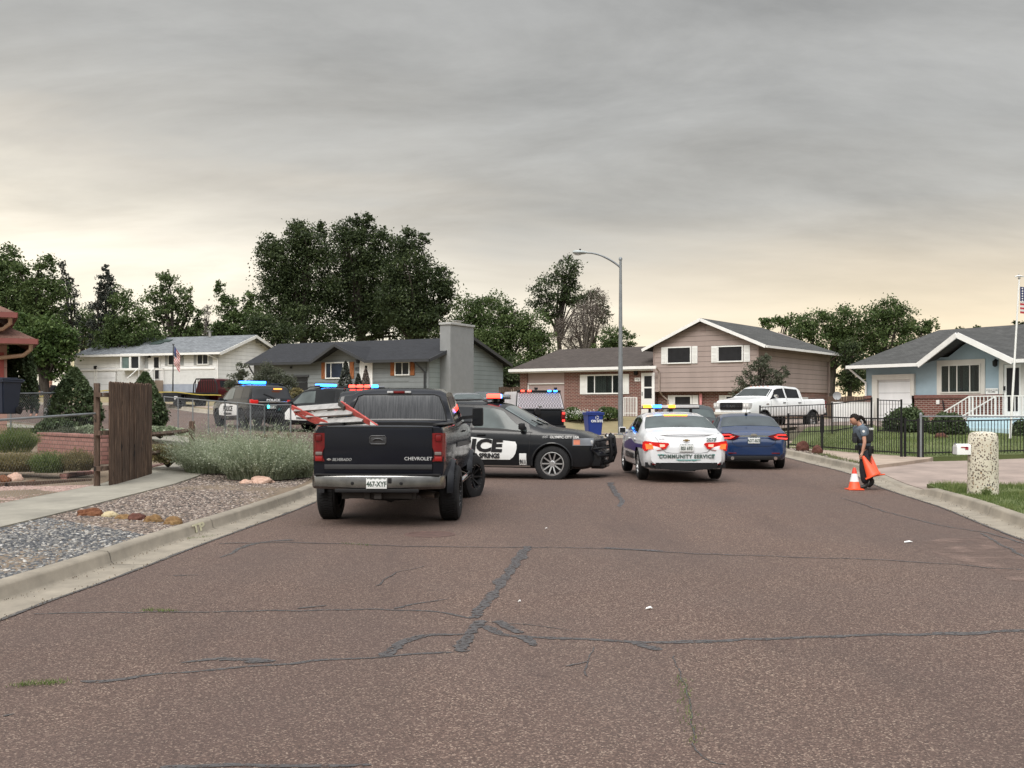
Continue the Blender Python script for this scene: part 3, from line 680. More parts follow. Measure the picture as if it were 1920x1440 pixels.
class Car:
    def __init__(s, root, sp): s.o = root; s.__dict__.update(sp); s.sm = sp.get('sm', .045)
    def sec(s, x):
        zt = ips(s.top, x, s.sm); zb = ips(s.bot, x, .05); hw = ips(s.hw, x, .08); be = min(ip(s.belt, x), zt - .03); h = be - zb
        y6 = hw * .955; dz = zt - be; y7 = y6 - s.tumble * max(0, dz - .03) - .012; k = min(.06, max(.01, dz * .5))
        ins = min(.10, .03 + dz * .14)
        return [(0, zb), (hw * .86, zb), (hw * .955, zb + min(.06, h * .2)), (hw, zb + .28 * h), (hw * 1.004, zb + .62 * h), (hw * .982, be - min(.05, h * .12)), (y6, be), (y7, zt - k), (y7 - ins, zt - k * .15), (y7 * .5, zt + s.crown * .8), (0, zt + s.crown)]
    def S(s, x, u, side=1):
        p = s.sec(x); u = max(0, min(9.9999, u)); i = int(u); f = u - i
        return Vector((x, side * (p[i][0] * (1 - f) + p[i + 1][0] * f), p[i][1] * (1 - f) + p[i + 1][1] * f))
    def side(s, rows, side, off=.004):
        """rows: [(u,[x..])]; one row of points per u"""
        out = []
        for u, xs_ in rows:
            r_ = []
            for x in xs_:
                p = s.S(x, u, side); a = s.S(x, u + .03, side); b = s.S(x, u - .03, side); t = a - b
                n = Vector((0, side * abs(t.z), -t.y * side * side if t.y * side > 0 else abs(t.y))).normalized() if t.length > 1e-6 else Vector((0, side, 0))
                r_.append(p + n * off)
            out.append(r_)
        return out
    def side_patch(s, name, m, corners, side, nu=4, nx=8, off=.004, **k):
        """corners: (x_rear_low,x_front_low,x_rear_high,x_front_high,u_low,u_high)"""
        a, b, c, d, u0, u1 = corners; rows = []
        for i in range(nu + 1):
            t = i / nu; rows.append((u0 + (u1 - u0) * t, [a + (c - a) * t + ((b + (d - b) * t) - (a + (c - a) * t)) * j / nx for j in range(nx + 1)]))
        bm = bmesh.new(); grid(bm, s.side(rows, side, off)); 
        return finish(name, bm, m, s.o, **k)
    def zpatch(s, x, z, side, off=.004):
        p = s.sec(x)
        for i in range(1, 8):
            if p[i + 1][1] >= z: 
                f = (z - p[i][1]) / max(1e-5, p[i + 1][1] - p[i][1]); return Vector((x, side * (p[i][0] * (1 - f) + p[i + 1][0] * f + off), z))
        return Vector((x, side * (p[7][0] + off), z))
    def zgrid(s, name, m, xs_, z0, z1, side, off=.005, nz=4, **k):
        """side panel between two height curves; z0,z1 lists per x"""
        rows = [[s.zpatch(x, a + (b - a) * i / nz, side, off) for x, a, b in zip(xs_, z0, z1)] for i in range(nz + 1)]
        bm = bmesh.new(); grid(bm, rows); return finish(name, bm, m, s.o, **k)
    def cross(s, name, m, x0, x1, v=.96, off=.006, nx=8, nv=12, wu=2.9, **k):
        """glass across the car between stations x0 and x1 over the top surface (screens)"""
        rows = []
        for i in range(nx + 1):
            x = x0 + (x1 - x0) * i / nx; r_ = []
            for j in range(nv + 1):
                q = -v + 2 * v * j / nv; p = s.S(x, 10 - abs(q) * wu, 1 if q >= 0 else -1)
                e = .02; p2 = s.S(x + e, 10 - abs(q) * wu, 1 if q >= 0 else -1); p1 = s.S(x - e, 10 - abs(q) * wu, 1 if q >= 0 else -1)
                t = p2 - p1; nrm = Vector((-t.z, 0, t.x)).normalized(); r_.append(p + nrm * off)
            rows.append(r_)
        bm = bmesh.new(); grid(bm, rows); return finish(name, bm, m, s.o, **k)
    def body(s, m, wheels, wr, name='body', arch=True, wellm=None, extra_cut=None):
        ctrl = sorted({round(t[0] + d, 4) for t in s.top for d in (-.045, 0, .045)} | {round(t[0], 4) for t in s.hw} | set(np.round(np.arange(s.top[0][0], s.top[-1][0], .09), 4)))
        lo, hi = s.top[0][0], s.top[-1][0]; xs_ = [x for x in ctrl if lo <= x <= hi]
        bm = bmesh.new(); rings = []
        for x in xs_:
            p = s.sec(x); pts = [(x, y, z) for y, z in p] + [(x, -y, z) for y, z in p[-2:0:-1]]
            rings.append([bm.verts.new(q) for q in pts])
        for a, b in zip(rings, rings[1:]):
            n = len(a)
            for i in range(n): bm.faces.new((a[i], a[(i + 1) % n], b[(i + 1) % n], b[i]))
        bm.faces.new(rings[0][::-1]); bm.faces.new(rings[-1]); bmesh.ops.recalc_face_normals(bm, faces=bm.faces[:])
        o = finish(name, bm, m, s.o, angle=None)
        if arch:
            cb = bmesh.new()
            for wx in wheels:
                for sd in (1, -1):
                    hwx = ip(s.hw, wx); lathe(cb, [(wr * 1.13, -.22), (wr * 1.13, .22)], 32, 'Y', Matrix.Translation((wx, sd * (hwx + .02), wr)))
            c_ = finish('cut', cb, wellm or M_blk); c_.parent = s.o; boolean(o, c_)
        if extra_cut:
            cb = bmesh.new(); bx(cb, *extra_cut); c_ = finish('cut', cb, M_blk, angle=None); c_.parent = s.o; boolean(o, c_)
        me = o.data; bm = bmesh.new(); bm.from_mesh(me); bm.normal_update()
        for e in bm.edges: e.smooth = not (len(e.link_faces) == 2 and e.calc_face_angle(0) > R(30))
        for f in bm.faces: f.smooth = True
        bm.to_mesh(me); bm.free(); return o
    def seams(s, xlist, u0=2.2, u1=6.0, sides=(1, -1), hz=()):
        for sd in sides:
            for x in xlist:
                bm = bmesh.new()
                if isinstance(x, tuple): xa, xb, ua, ub = x
                else: xa, xb, ua, ub = x, x, u0, u1
                rows = []
                for i in range(9):
                    t = i / 8; xx = xa + (xb - xa) * t; u = ua + (ub - ua) * t; rows.append((u, [xx - .006, xx + .006]))
                grid(bm, s.side(rows, sd, .0025)); finish('panel_gap', bm, M_blk, s.o, angle=None)
def wheel_mesh(kind, r, wd):
    """tyre and rim meshes about the Y axis, outer face towards +Y"""
    bm = bmesh.new(); h = wd / 2; ri = r * {'truck': .56, 'silver10': .66, 'plain': .64, 'steel': .62}.get(kind, .64)
    prof = [(ri, -h * .8), (ri + .02, -h), (r * .86, -h * 1.02), (r * .965, -h * .88), (r, -h * .62), (r, h * .62), (r * .965, h * .88), (r * .86, h * 1.02), (ri + .02, h), (ri, h * .8)]
    lathe(bm, prof, 48, 'Y', close=True)
    n = 60 if kind == 'truck' else 48                 # tread blocks
    for k in range(n):
        a = 2 * math.pi * k / n
        for yy, w_ in ((-h * .46, h * .24), (0, h * .3), (h * .46, h * .24)):
            M = Matrix.Rotation(a + (.03 if yy == 0 else 0), 4, 'Y') @ Matrix.Translation((r + .002, yy, 0))
            bx(bm, -.006, .008, -w_ * .85, w_ * .85, -math.pi * r / n * .72, math.pi * r / n * .72, M=M)
    ty = bm; bm = bmesh.new()
    dish = h * .45 if kind != 'truck' else h * .2
    lathe(bm, [(ri + .004, h * .84), (ri - .015, h * .86), (ri - .03, h * .5), (ri - .035, -h * .8), (ri, -h * .82)], 40, 'Y', mi=0, cap=False)
    lathe(bm, [(0.001, -h * .3), (ri - .03, -h * .3), (ri - .03, -h * .34), (0.001, -h * .34)], 30, 'Y', mi=1)
    sp = {'truck': 8, 'silver10': 10, 'plain': 10, 'five': 5}.get(kind, 9)
    for k in range(sp):
        a = 2 * math.pi * k / sp; M = Matrix.Rotation(a, 4, 'Y'); wsp = {'truck': .035, 'five': .05, 'silver10': .03}.get(kind, .026)
        p0 = Vector((.05, dish + .01, 0)); p1 = Vector((ri - .022, h * .74, 0))
        off_ = .018 if kind != 'truck' else .0
        for sgn in ((1, -1) if kind == 'plain' else (0,)):
            bar(bm, M @ (p0 + Vector((0, 0, sgn * .01))), M @ (p1 + Vector((0, 0, sgn * off_))), wsp, .03, up=M @ Vector((0, 0, 1)), mi=0)
    lathe(bm, [(.001, dish + .045), (.05, dish + .045), (.075, dish + .02), (.08, -h * .2), (.001, -h * .2)], 20, 'Y', mi=0)
    if kind == 'truck':
        for k in range(20):
            a = 2 * math.pi * k / 20; M = Matrix.Rotation(a, 4, 'Y') @ Matrix.Translation((ri - .008, h * .86, 0)); lathe(bm, [(.001, .012), (.008, .01), (.009, -.01), (.001, -.01)], 6, 'Y', M, mi=2)
    return ty, bm
def add_wheels(root, xs_, hw, r, wd, kind, rimm, steer=0, darkm=M_blk, boltm=M_chr):
    ty, rm = wheel_mesh(kind, r, wd); first = None; out = []
    for xi, x in enumerate(xs_):
        for sd in (1, -1):
            ang = (0 if sd > 0 else math.pi) + (steer if xi == len(xs_) - 1 else 0)
            if first is None:
                t = finish('wheel', ty, M_rub, root); rr = finish('rim', rm, [rimm, darkm, boltm], t); first = t
            else:
                t = first.copy(); COL.objects.link(t); t.parent = root; c = first.children[0].copy(); COL.objects.link(c); c.parent = t
            t.location = (x, sd * (hw - wd / 2), r); t.rotation_euler = (0, 0, ang); out.append(t)
    return out
def part(name, root, m, fn, angle=38, **k):
    bm = bmesh.new(); fn(bm); return finish(name, bm, m, root, angle=angle, **k)
def mirror(root, x, y, z, side, m, big=False, gl=M_tint):
    bm = bmesh.new(); w_, h_ = (.20, .34) if big else (.22, .15); d = .09
    bar(bm, (x, side * (y - .05), z - .02), (x, side * (y + (.16 if big else .10)), z), .05, .06)
    if big: bar(bm, (x, side * (y - .05), z - .10), (x, side * (y + .16), z - .10), .03, .03)
    w_ = w_ if big else .17; ya = y + (.14 if big else .03); y0, y1 = sorted((side * ya, side * (ya + w_)))
    bx(bm, x - .03, x + d, y0, y1, z - h_ * .5, z + h_ * .5, .035)
    o = finish('mirror', bm, m, root); bm = bmesh.new(); bx(bm, x - .036, x - .031, y0 + .02, y1 - .02, z - h_ * .5 + .02, z + h_ * .5 - .02); finish('mirror_glass', bm, gl, o); return o
def plate(root, x, z, body, rz=-90, w_=.305, tilt=0, xo=-1):
    o = part('license_plate', root, M_plate, lambda bm: bx(bm, x - .006, x + .004, -w_ / 2, w_ / 2, z - .077, z + .077, .004))
    text('lettering', body, .105, (x - .0075 if xo < 0 else x + .006, 0, z - .012), (R(90), 0, R(rz)), M_pltx, o, bold=.003, xs=.78, ext=.0006)
    bm = bmesh.new()                                # mountain band along the top edge
    pts = [(-.14, .062), (-.11, .072), (-.08, .058), (-.05, .071), (-.02, .06), (.01, .073), (.05, .06), (.09, .072), (.12, .062), (.14, .069)]
    vs = [bm.verts.new((x - .0075, -a, z + b)) for a, b in pts] + [bm.verts.new((x - .0075, -a, z + .075)) for a, b in pts[::-1]]
    bm.faces.new(vs); finish('plate_band', bm, M_pltx, o, angle=None); return o
def handle(car, x, z, side, m):
    p = car.zpatch(x, z, side, .0)
    return part('door_handle', car.o, m, lambda bm: bx(bm, x - .10, x + .10, *sorted((p.y - side * .01, p.y + side * .035)), z - .016, z + .016, .012))
def lightbar(root, x, z, w_, lamps, d=.30, h=.10, lens=None):
    """lamps: (y0,y1,material); bar sits across the roof"""
    o = part('light_bar', root, M_blk, lambda bm: (bx(bm, x - d / 2, x + d / 2, -w_ / 2, w_ / 2, z + .02, z + .045, .01), bx(bm, x - .05, x + .05, -w_ * .3, -w_ * .2, z - .05, z + .03), bx(bm, x - .05, x + .05, w_ * .2, w_ * .3, z - .05, z + .03)))
    part('lens', o, lens or M_lensd, lambda bm: bx(bm, x - d / 2 + .02, x + d / 2 - .02, -w_ / 2 + .01, w_ / 2 - .01, z + .0455, z + h, .03))
    for y0, y1, m in lamps:
        part('lamp', o, m, lambda bm: bx(bm, x - d / 2 - .004, x + d / 2 + .004, y0, y1, z + .03, z + h + .035, .03))
    return o
def glow(parent, loc, c, e):
    l = bpy.data.lights.new('lamp_light', 'POINT'); l.energy = e; l.color = c; l.shadow_soft_size = .12
    o = bpy.data.objects.new('lamp_light', l); COL.objects.link(o); o.parent = parent; o.location = loc
M_lensd = mat('light_bar_lens', (.16, .17, .19), .12, coat=1, var=.2)
def place(name, label, cat, x, y, heading, group=None, scale=1, z=None, pitch=0, roll=0):
    r_ = empty(name, (x, y, H(x, y) + .006 if z is None else z), R(heading), scale, label=label, cat=cat, group=group); r_.rotation_euler = (R(roll), R(pitch), R(heading)); return r_

M_glas2 = glass('light_car_glass', (.085, .10, .10), .05); M_glas3 = glass('windshield_glass', (.11, .13, .13), .05); M_seat = mat('seat_fabric', (.05, .05, .055), .9); M_amb = mat('amber_lens', (.6, .2, .12), .2, coat=1)
SUVS = dict(top=[(-2.50, .50), (-2.485, .98), (-2.45, 1.12), (-2.20, 1.64), (-2.02, 1.71), (-.9, 1.77), (.1, 1.75), (.38, 1.69), (1.12, 1.22), (1.32, 1.15), (2.15, 1.05), (2.40, .90), (2.50, .5)],
    belt=[(-2.5, 1.16), (2.5, 1.04)], bot=[(-2.5, .44), (-2.2, .32), (2.2, .27), (2.5, .36)], hw=[(-2.5, .84), (-2.42, .91), (-2.15, .965), (-1.4, 1.0), (1.5, 1.0), (2.15, .94), (2.42, .82), (2.5, .70)], tumble=.30, crown=.02)
def police_suv(x, y, heading, label, tail=M_red_l, unit='2209', lbar=None, cat='police car', roll=0, scale=1, words='POLICE', rear_lamps=True, glowc=None):
    root = place('police_car', label, cat, x, y, heading, 'police vehicles with lights on', scale, roll=roll); c = Car(root, SUVS); pm = paint('black_paint', (.010, .011, .013), .22)
    c.body(pm, (-1.47, 1.50), .385)
    for sd in (1, -1):
        for n_, q in (('window', (-.35, .98, -.28, .42, 6.12, 6.9)), ('window', (-1.34, -.42, -1.26, -.36, 6.12, 6.9)), ('window', (-2.18, -1.42, -2.02, -1.36, 6.15, 6.88))):
            c.side_patch(n_, M_glas2 if q[0] > -1 else M_tint, q, sd)
        xs_ = np.linspace(-1.05, 1.15, 14)            # white door panel with swept ends
        z0 = [.47 + .03 * abs(t - .2) for t in xs_]; z1 = [.92 + (.06 * (t + 1.05) if t < 0 else .063) - max(0, t - .95) * 1.1 for t in xs_]
        dp = c.zgrid('door_decal', M_decw, xs_, z0, z1, sd, .006)
        p = c.zpatch(.1, .8, sd, .012)
        text('lettering', words, .30, (.06, p.y, .77), (R(90), 0, 0 if sd < 0 else R(180)), M_decb, dp, bold=.012, shear=.22, xs=1.15, ext=.002)
        text('lettering', 'COLORADO SPRINGS', .10, (.06, p.y, .57), (R(90), 0, 0 if sd < 0 else R(180)), M_decb, dp, bold=.004, ext=.002)
        handle(c, -.2, .99, sd, M_blk); handle(c, -1.22, 1.0, sd, M_blk); mirror(root, .78, .93, 1.16, sd, M_blk)
        part('roof_rail', root, M_blk, lambda bm: tube(bm, [(-1.9, sd * .66, 1.74), (-1.8, sd * .67, 1.80), (.1, sd * .68, 1.815), (.25, sd * .67, 1.76)], .018))
        part('tail_light', root, tail, lambda bm: (bx(bm, -2.50, -2.36, *sorted((sd * .62, sd * .86)), .98, 1.13, .03), bx(bm, -2.46, -2.28, *sorted((sd * .80, sd * .925)), .96, 1.15, .03)))
    c.seams([1.0, (-.38, -.38, 2.2, 7), (-1.38, -1.30, 3.4, 7)])
    c.cross('windshield', M_gla, .45, 1.08, v=.93); c.cross('rear_window', M_tint, -2.42, -2.24, v=.9)
    part('wiper', root, M_blk, lambda bm: bar(bm, (-2.465, -.1, 1.2), (-2.37, .35, 1.38), .02))
    part('chrome_strip', root, M_chr, lambda bm: bx(bm, -2.52, -2.47, -.62, .62, 1.02, 1.07, .01))
    part('bumper', root, M_blk, lambda bm: (bx(bm, -2.56, -2.30, -.85, .85, .40, .66, .05), bx(bm, -2.57, -2.5, -.35, .35, .46, .5, .005)))
    part('bumper', root, pm, lambda bm: (bx(bm, 2.30, 2.56, -.76, .76, .34, .62, .06),))
    part('grille', root, M_blk, lambda bm: bx(bm, 2.42, 2.52, -.55, .55, .66, .9, .03))
    for sd in (1, -1): part('headlight', root, M_lens, lambda bm: bx(bm, 2.22, 2.45, *sorted((sd * .52, sd * .86)), .76, .92, .04))
    plate(root, -2.51, .86, 'CSP 209'); text('lettering', 'POLICE', .16, (-2.515, 0, 1.105 - .12 + .0), (R(90), 0, R(-90)), M_decw, root, bold=.006, xs=1.5) if False else None
    text('lettering', 'POLICE', .11, (-2.53, 0, 1.125), (R(90), 0, R(-90)), M_decw, root, bold=.004, xs=1.6)
    text('lettering', unit, .10, (-2.515, -.62, .80), (R(90), 0, R(-90)), M_decw, root, bold=.003)
    if rear_lamps:
        part('warning_lamp', root, M_cyan_on, lambda bm: bx(bm, -2.53, -2.50, .17, .25, .80, .95, .01)); part('warning_lamp', root, M_red_on, lambda bm: bx(bm, -2.53, -2.50, -.25, -.17, .80, .95, .01))
        part('warning_lamp', root, M_orange_on, lambda bm: bx(bm, -2.40, -2.34, -.42, -.08, 1.56, 1.60, .01))
    lightbar(root, -.15, 1.80, 1.15, lbar or [(-.55, .55, M_blu_on)])
    add_wheels(root, (-1.47, 1.50), .98, .385, .25, 'plain', M_blk); return root
M_cyan_on = emit('cyan_lamp', (.05, .85, .85), 6); M_orange_on = emit('orange_lamp', (1, .22, .03), 4)
s42 = 47.6
police_suv((471 - CX) / F * 45.5, 45.5, 124, 'leftmost police vehicle with blue roof lights, seen from behind past the chain link fence', glowc=((.05, .2, 1), 25))
police_suv((606 - CX) / F * 43.5, 43.5, 150, 'side-on black police vehicle with blue light bar, right of the leftmost police vehicle', rear_lamps=False, lbar=[(-.5, .5, M_blu_on)], glowc=((.05, .2, 1), 25))
police_suv((688 - CX) / F * 34.0, 34.0, 97, 'police vehicle hidden behind the black pickup, its red and blue roof lights showing', rear_lamps=False, lbar=[(.36, .56, M_red_on), (.12, .32, M_red_on), (-.1, .08, M_red_on), (-.36, -.14, M_blu_on)], glowc=((1, .05, .03), 20))

# ---------------- black police SUV crossing the road (side on, push bar)
def durango():
    x, y = 1.05 - 1.5 * .97, 24.75 + .2
    root = place('police_car', 'black police vehicle standing across the road with push bar and 911 sticker', 'police car', -.36, 25.45, -13, 'police vehicles with lights on', 1.02, z=.075)
    sp = dict(SUVS); sp['top'] = [(-2.52, .50), (-2.50, .98), (-2.44, 1.14), (-2.16, 1.66), (-1.95, 1.73), (-.8, 1.78), (.0, 1.76), (.30, 1.70), (1.12, 1.24), (1.28, 1.18), (2.05, 1.08), (2.34, .97), (2.47, .80), (2.50, .5)]
    c = Car(root, sp); pm = paint('black_paint', (.010, .011, .013), .22); wx = (-1.54, 1.50); c.body(pm, wx, .395)
    for sd in (1, -1):
        for q in ((-.30, 1.0, -.22, .36, 6.14, 6.9), (-1.36, -.40, -1.28, -.33, 6.14, 6.9), (-2.16, -1.46, -2.0, -1.40, 6.15, 6.86)): c.side_patch('window', M_glas2 if q[0] > -1 else M_tint, q, sd)
        part('window_trim', root, M_blk, lambda bm: grid(bm, c.side([(6.05, np.linspace(-2.2, 1.05, 30)), (6.13, np.linspace(-2.2, 1.05, 30))], sd, .006)))
        xs_ = np.concatenate([np.linspace(-1.3, .54, 20), [.62, .67, .70]])
        z1 = [1.00 - .02 * (t + 1.3) if t < -.4 else .985 - (t + .4) * .10 for t in xs_]; z0 = [.475 + .0 * t for t in xs_]; z1[-1] -= .06; z0[-3] += .06; z0[-2] += .14; z0[-1] += .26
        dp = c.zgrid('door_decal', M_decw, xs_, z0, z1, sd, .006, nz=6); p = c.zpatch(0, .72, sd, .012)
        rz = 0 if sd < 0 else R(180)
        text('lettering', 'POLICE', .38, (-.46 if sd < 0 else -.1, p.y, .775), (R(90), 0, rz), M_decb, dp, bold=.02, xs=1.3, ext=.002, shear=.10)
        text('lettering', 'COLORADO SPRINGS', .145, (-.30, p.y, .555), (R(90), 0, rz), M_decb, dp, bold=.008, xs=.86, ext=.002)
        st = c.zgrid('emergency_sticker', M_decw, (.76, .84, .92), (.36,) * 3, (.62,) * 3, sd, .006); p = c.zpatch(.84, .45, sd, .012)
        text('lettering', '911', .12, (.84, p.y, .43), (R(90), 0, rz), M_decb, st, bold=.006, xs=.8, ext=.002); text('lettering', 'DIAL', .05, (.84, p.y, .57), (R(90), 0, rz), M_decb, st, bold=.002, ext=.002)
        p = c.zpatch(1.52, .98, sd, .012)
        text('lettering', 'OLYMPIC CITY USA', .075, (1.78, p.y - sd * .003, .985), (R(90), 0, rz), M_decw, root, bold=.0025, ext=.004)
        part('ring_emblem', root, M_decw, lambda bm: [tube(bm, [(1.30 + k * .03 + .018 * math.cos(a), p.y + sd * .008, .985 + .012 * (k % 2) + .018 * math.sin(a)) for a in np.linspace(0, 6.28, 13)], .0022, 4, cap=False) for k in range(4)])
        sl_ = c.zgrid('sill_stripe', M_decw, np.linspace(-1.1, 1.0, 12), (.315,) * 12, (.345,) * 12, sd, .012, nz=1)
        handle(c, -.12, 1.03, sd, pm); handle(c, -1.15, 1.04, sd, pm); mirror(root, .80, .93, 1.22, sd, M_blk)
        part('wheel_arch_trim', root, pm, lambda bm: [tube(bm, [(w_ + .455 * math.cos(a), sd * (ip(c.hw, w_ + .4 * math.cos(a)) * 1.0 + .004), .40 + .455 * math.sin(a)) for a in np.linspace(-.1, 3.24, 20)], .022, 6) for w_ in wx])
        part('roof_rail', root, M_blk, lambda bm: tube(bm, [(-1.9, sd * .66, 1.74), (-1.8, sd * .67, 1.81), (-.2, sd * .68, 1.825), (-.05, sd * .67, 1.77)], .018))
        hl = part('headlight', root, M_lensd, lambda bm: grid(bm, [[c.zpatch(xx, zz, sd, .012) for xx in (1.96, 2.06, 2.16, 2.26, 2.34, 2.40)] for zz in (.80, .86, .92, .965)] ))
        part('lamp', hl, M_lens, lambda bm: bx(bm, 2.30, 2.40, *sorted((sd * .62, sd * .84)), .83, .92, .03)); part('marker_lens', hl, M_amb, lambda bm: grid(bm, [[c.zpatch(xx, zz, sd, .016) for xx in (1.98, 2.05, 2.12)] for zz in (.82, .88, .93)]))
        part('tail_light', root, M_red_l, lambda bm: bx(bm, -2.50, -2.30, *sorted((sd * .66, sd * .93)), 1.0, 1.14, .03))
    c.seams([(.96, 1.02, 2.2, 6), (-.36, -.36, 2.2, 7), (-1.40, -1.32, 3.6, 7), (1.02, 1.02, 2.2, 2.4)])
    c.cross('windshield', M_glas3, .38, 1.10, v=.94); c.cross('rear_window', M_tint, -2.40, -2.2, v=.9)
    part('wiper', root, M_blk, lambda bm: (bar(bm, (1.17, -.35, 1.24), (.98, -.72, 1.36), .018), bar(bm, (1.17, .25, 1.24), (.98, -.1, 1.36), .018)))
    part('grille', root, M_blk, lambda bm: (bx(bm, 2.40, 2.50, -.56, .56, .70, .93, .03),))
    part('bumper', root, pm, lambda bm: (bx(bm, 2.28, 2.56, -.80, .80, .33, .66, .07), bx(bm, 2.3, 2.58, -.5, .5, .27, .36, .02)))
    part('bumper', root, M_blk, lambda bm: bx(bm, -2.56, -2.3, -.85, .85, .38, .68, .05))
    def pb(bm):                                       # tubular push bar wrapping round the lamps
        for sd in (1, -1):
            tube(bm, [(2.46, sd * .30, .36), (2.68, sd * .31, .42), (2.74, sd * .32, .60), (2.70, sd * .32, .96), (2.60, sd * .32, 1.03)], .045, 8)
            tube(bm, [(2.70, sd * .32, .92), (2.62, sd * .70, .93), (2.46, sd * .88, .90), (2.38, sd * .90, .72), (2.50, sd * .84, .58), (2.68, sd * .32, .56)], .026, 8)
            tube(bm, [(2.70, sd * .32, .74), (2.60, sd * .74, .75), (2.40, sd * .9, .73)], .022, 8)
        for zz in (.48, .60, .78, .98): bx(bm, 2.68, 2.72, -.33, .33, zz - .035, zz + .035, .01)
    pbo = part('push_bar', root, M_blk, pb)
    for sd in (1, -1): part('lamp', pbo, M_lens, lambda bm: lathe(bm, [(.001, .02), (.035, .015), (.04, -.02), (.001, -.02)], 14, 'Y', Matrix.Translation((2.66, sd * .42, 1.0)) @ Matrix.Rotation(R(90), 4, 'Z')))
    plate(root, -2.53, .86, 'CSP 118')
    lightbar(root, .05, 1.815, 1.2, [(-.60, -.40, M_red_on), (-.38, -.30, M_blu_on), (.4, .58, M_lensd)], lens=M_lensd); pass
    # interior hint seen through the side glass
    part('seat', root, M_seat, lambda bm: [(bx(bm, -.25, .0, y0, y0 + .5, .7, 1.28, .08), bx(bm, -.14, .0, y0 + .12, y0 + .38, 1.3, 1.5, .05)) for y0 in (-.68, .18)])
    ws = add_wheels(root, wx, .99, .395, .26, 'silver10', M_alu); return root
def seeglass(name, c=(.5, .55, .55), tr=.45):
    b = NB(name); g = b.n('ShaderNodeBsdfGlass'); t = b.n('ShaderNodeBsdfTransparent'); t.inputs[0].default_value = (*c, 1)
    b.set(Base_Color=(.02, .025, .027), Roughness=.03); mx = b.n('ShaderNodeMixShader'); mx.inputs[0].default_value = tr
    b.l(b.b.outputs[0], mx.inputs[1]); b.l(t.outputs[0], mx.inputs[2]); b.l(mx.outputs[0], b.t.nodes['Material Output'].inputs[0]); b.t.nodes.remove(g); MT[name] = b.m; return b.m
durango()

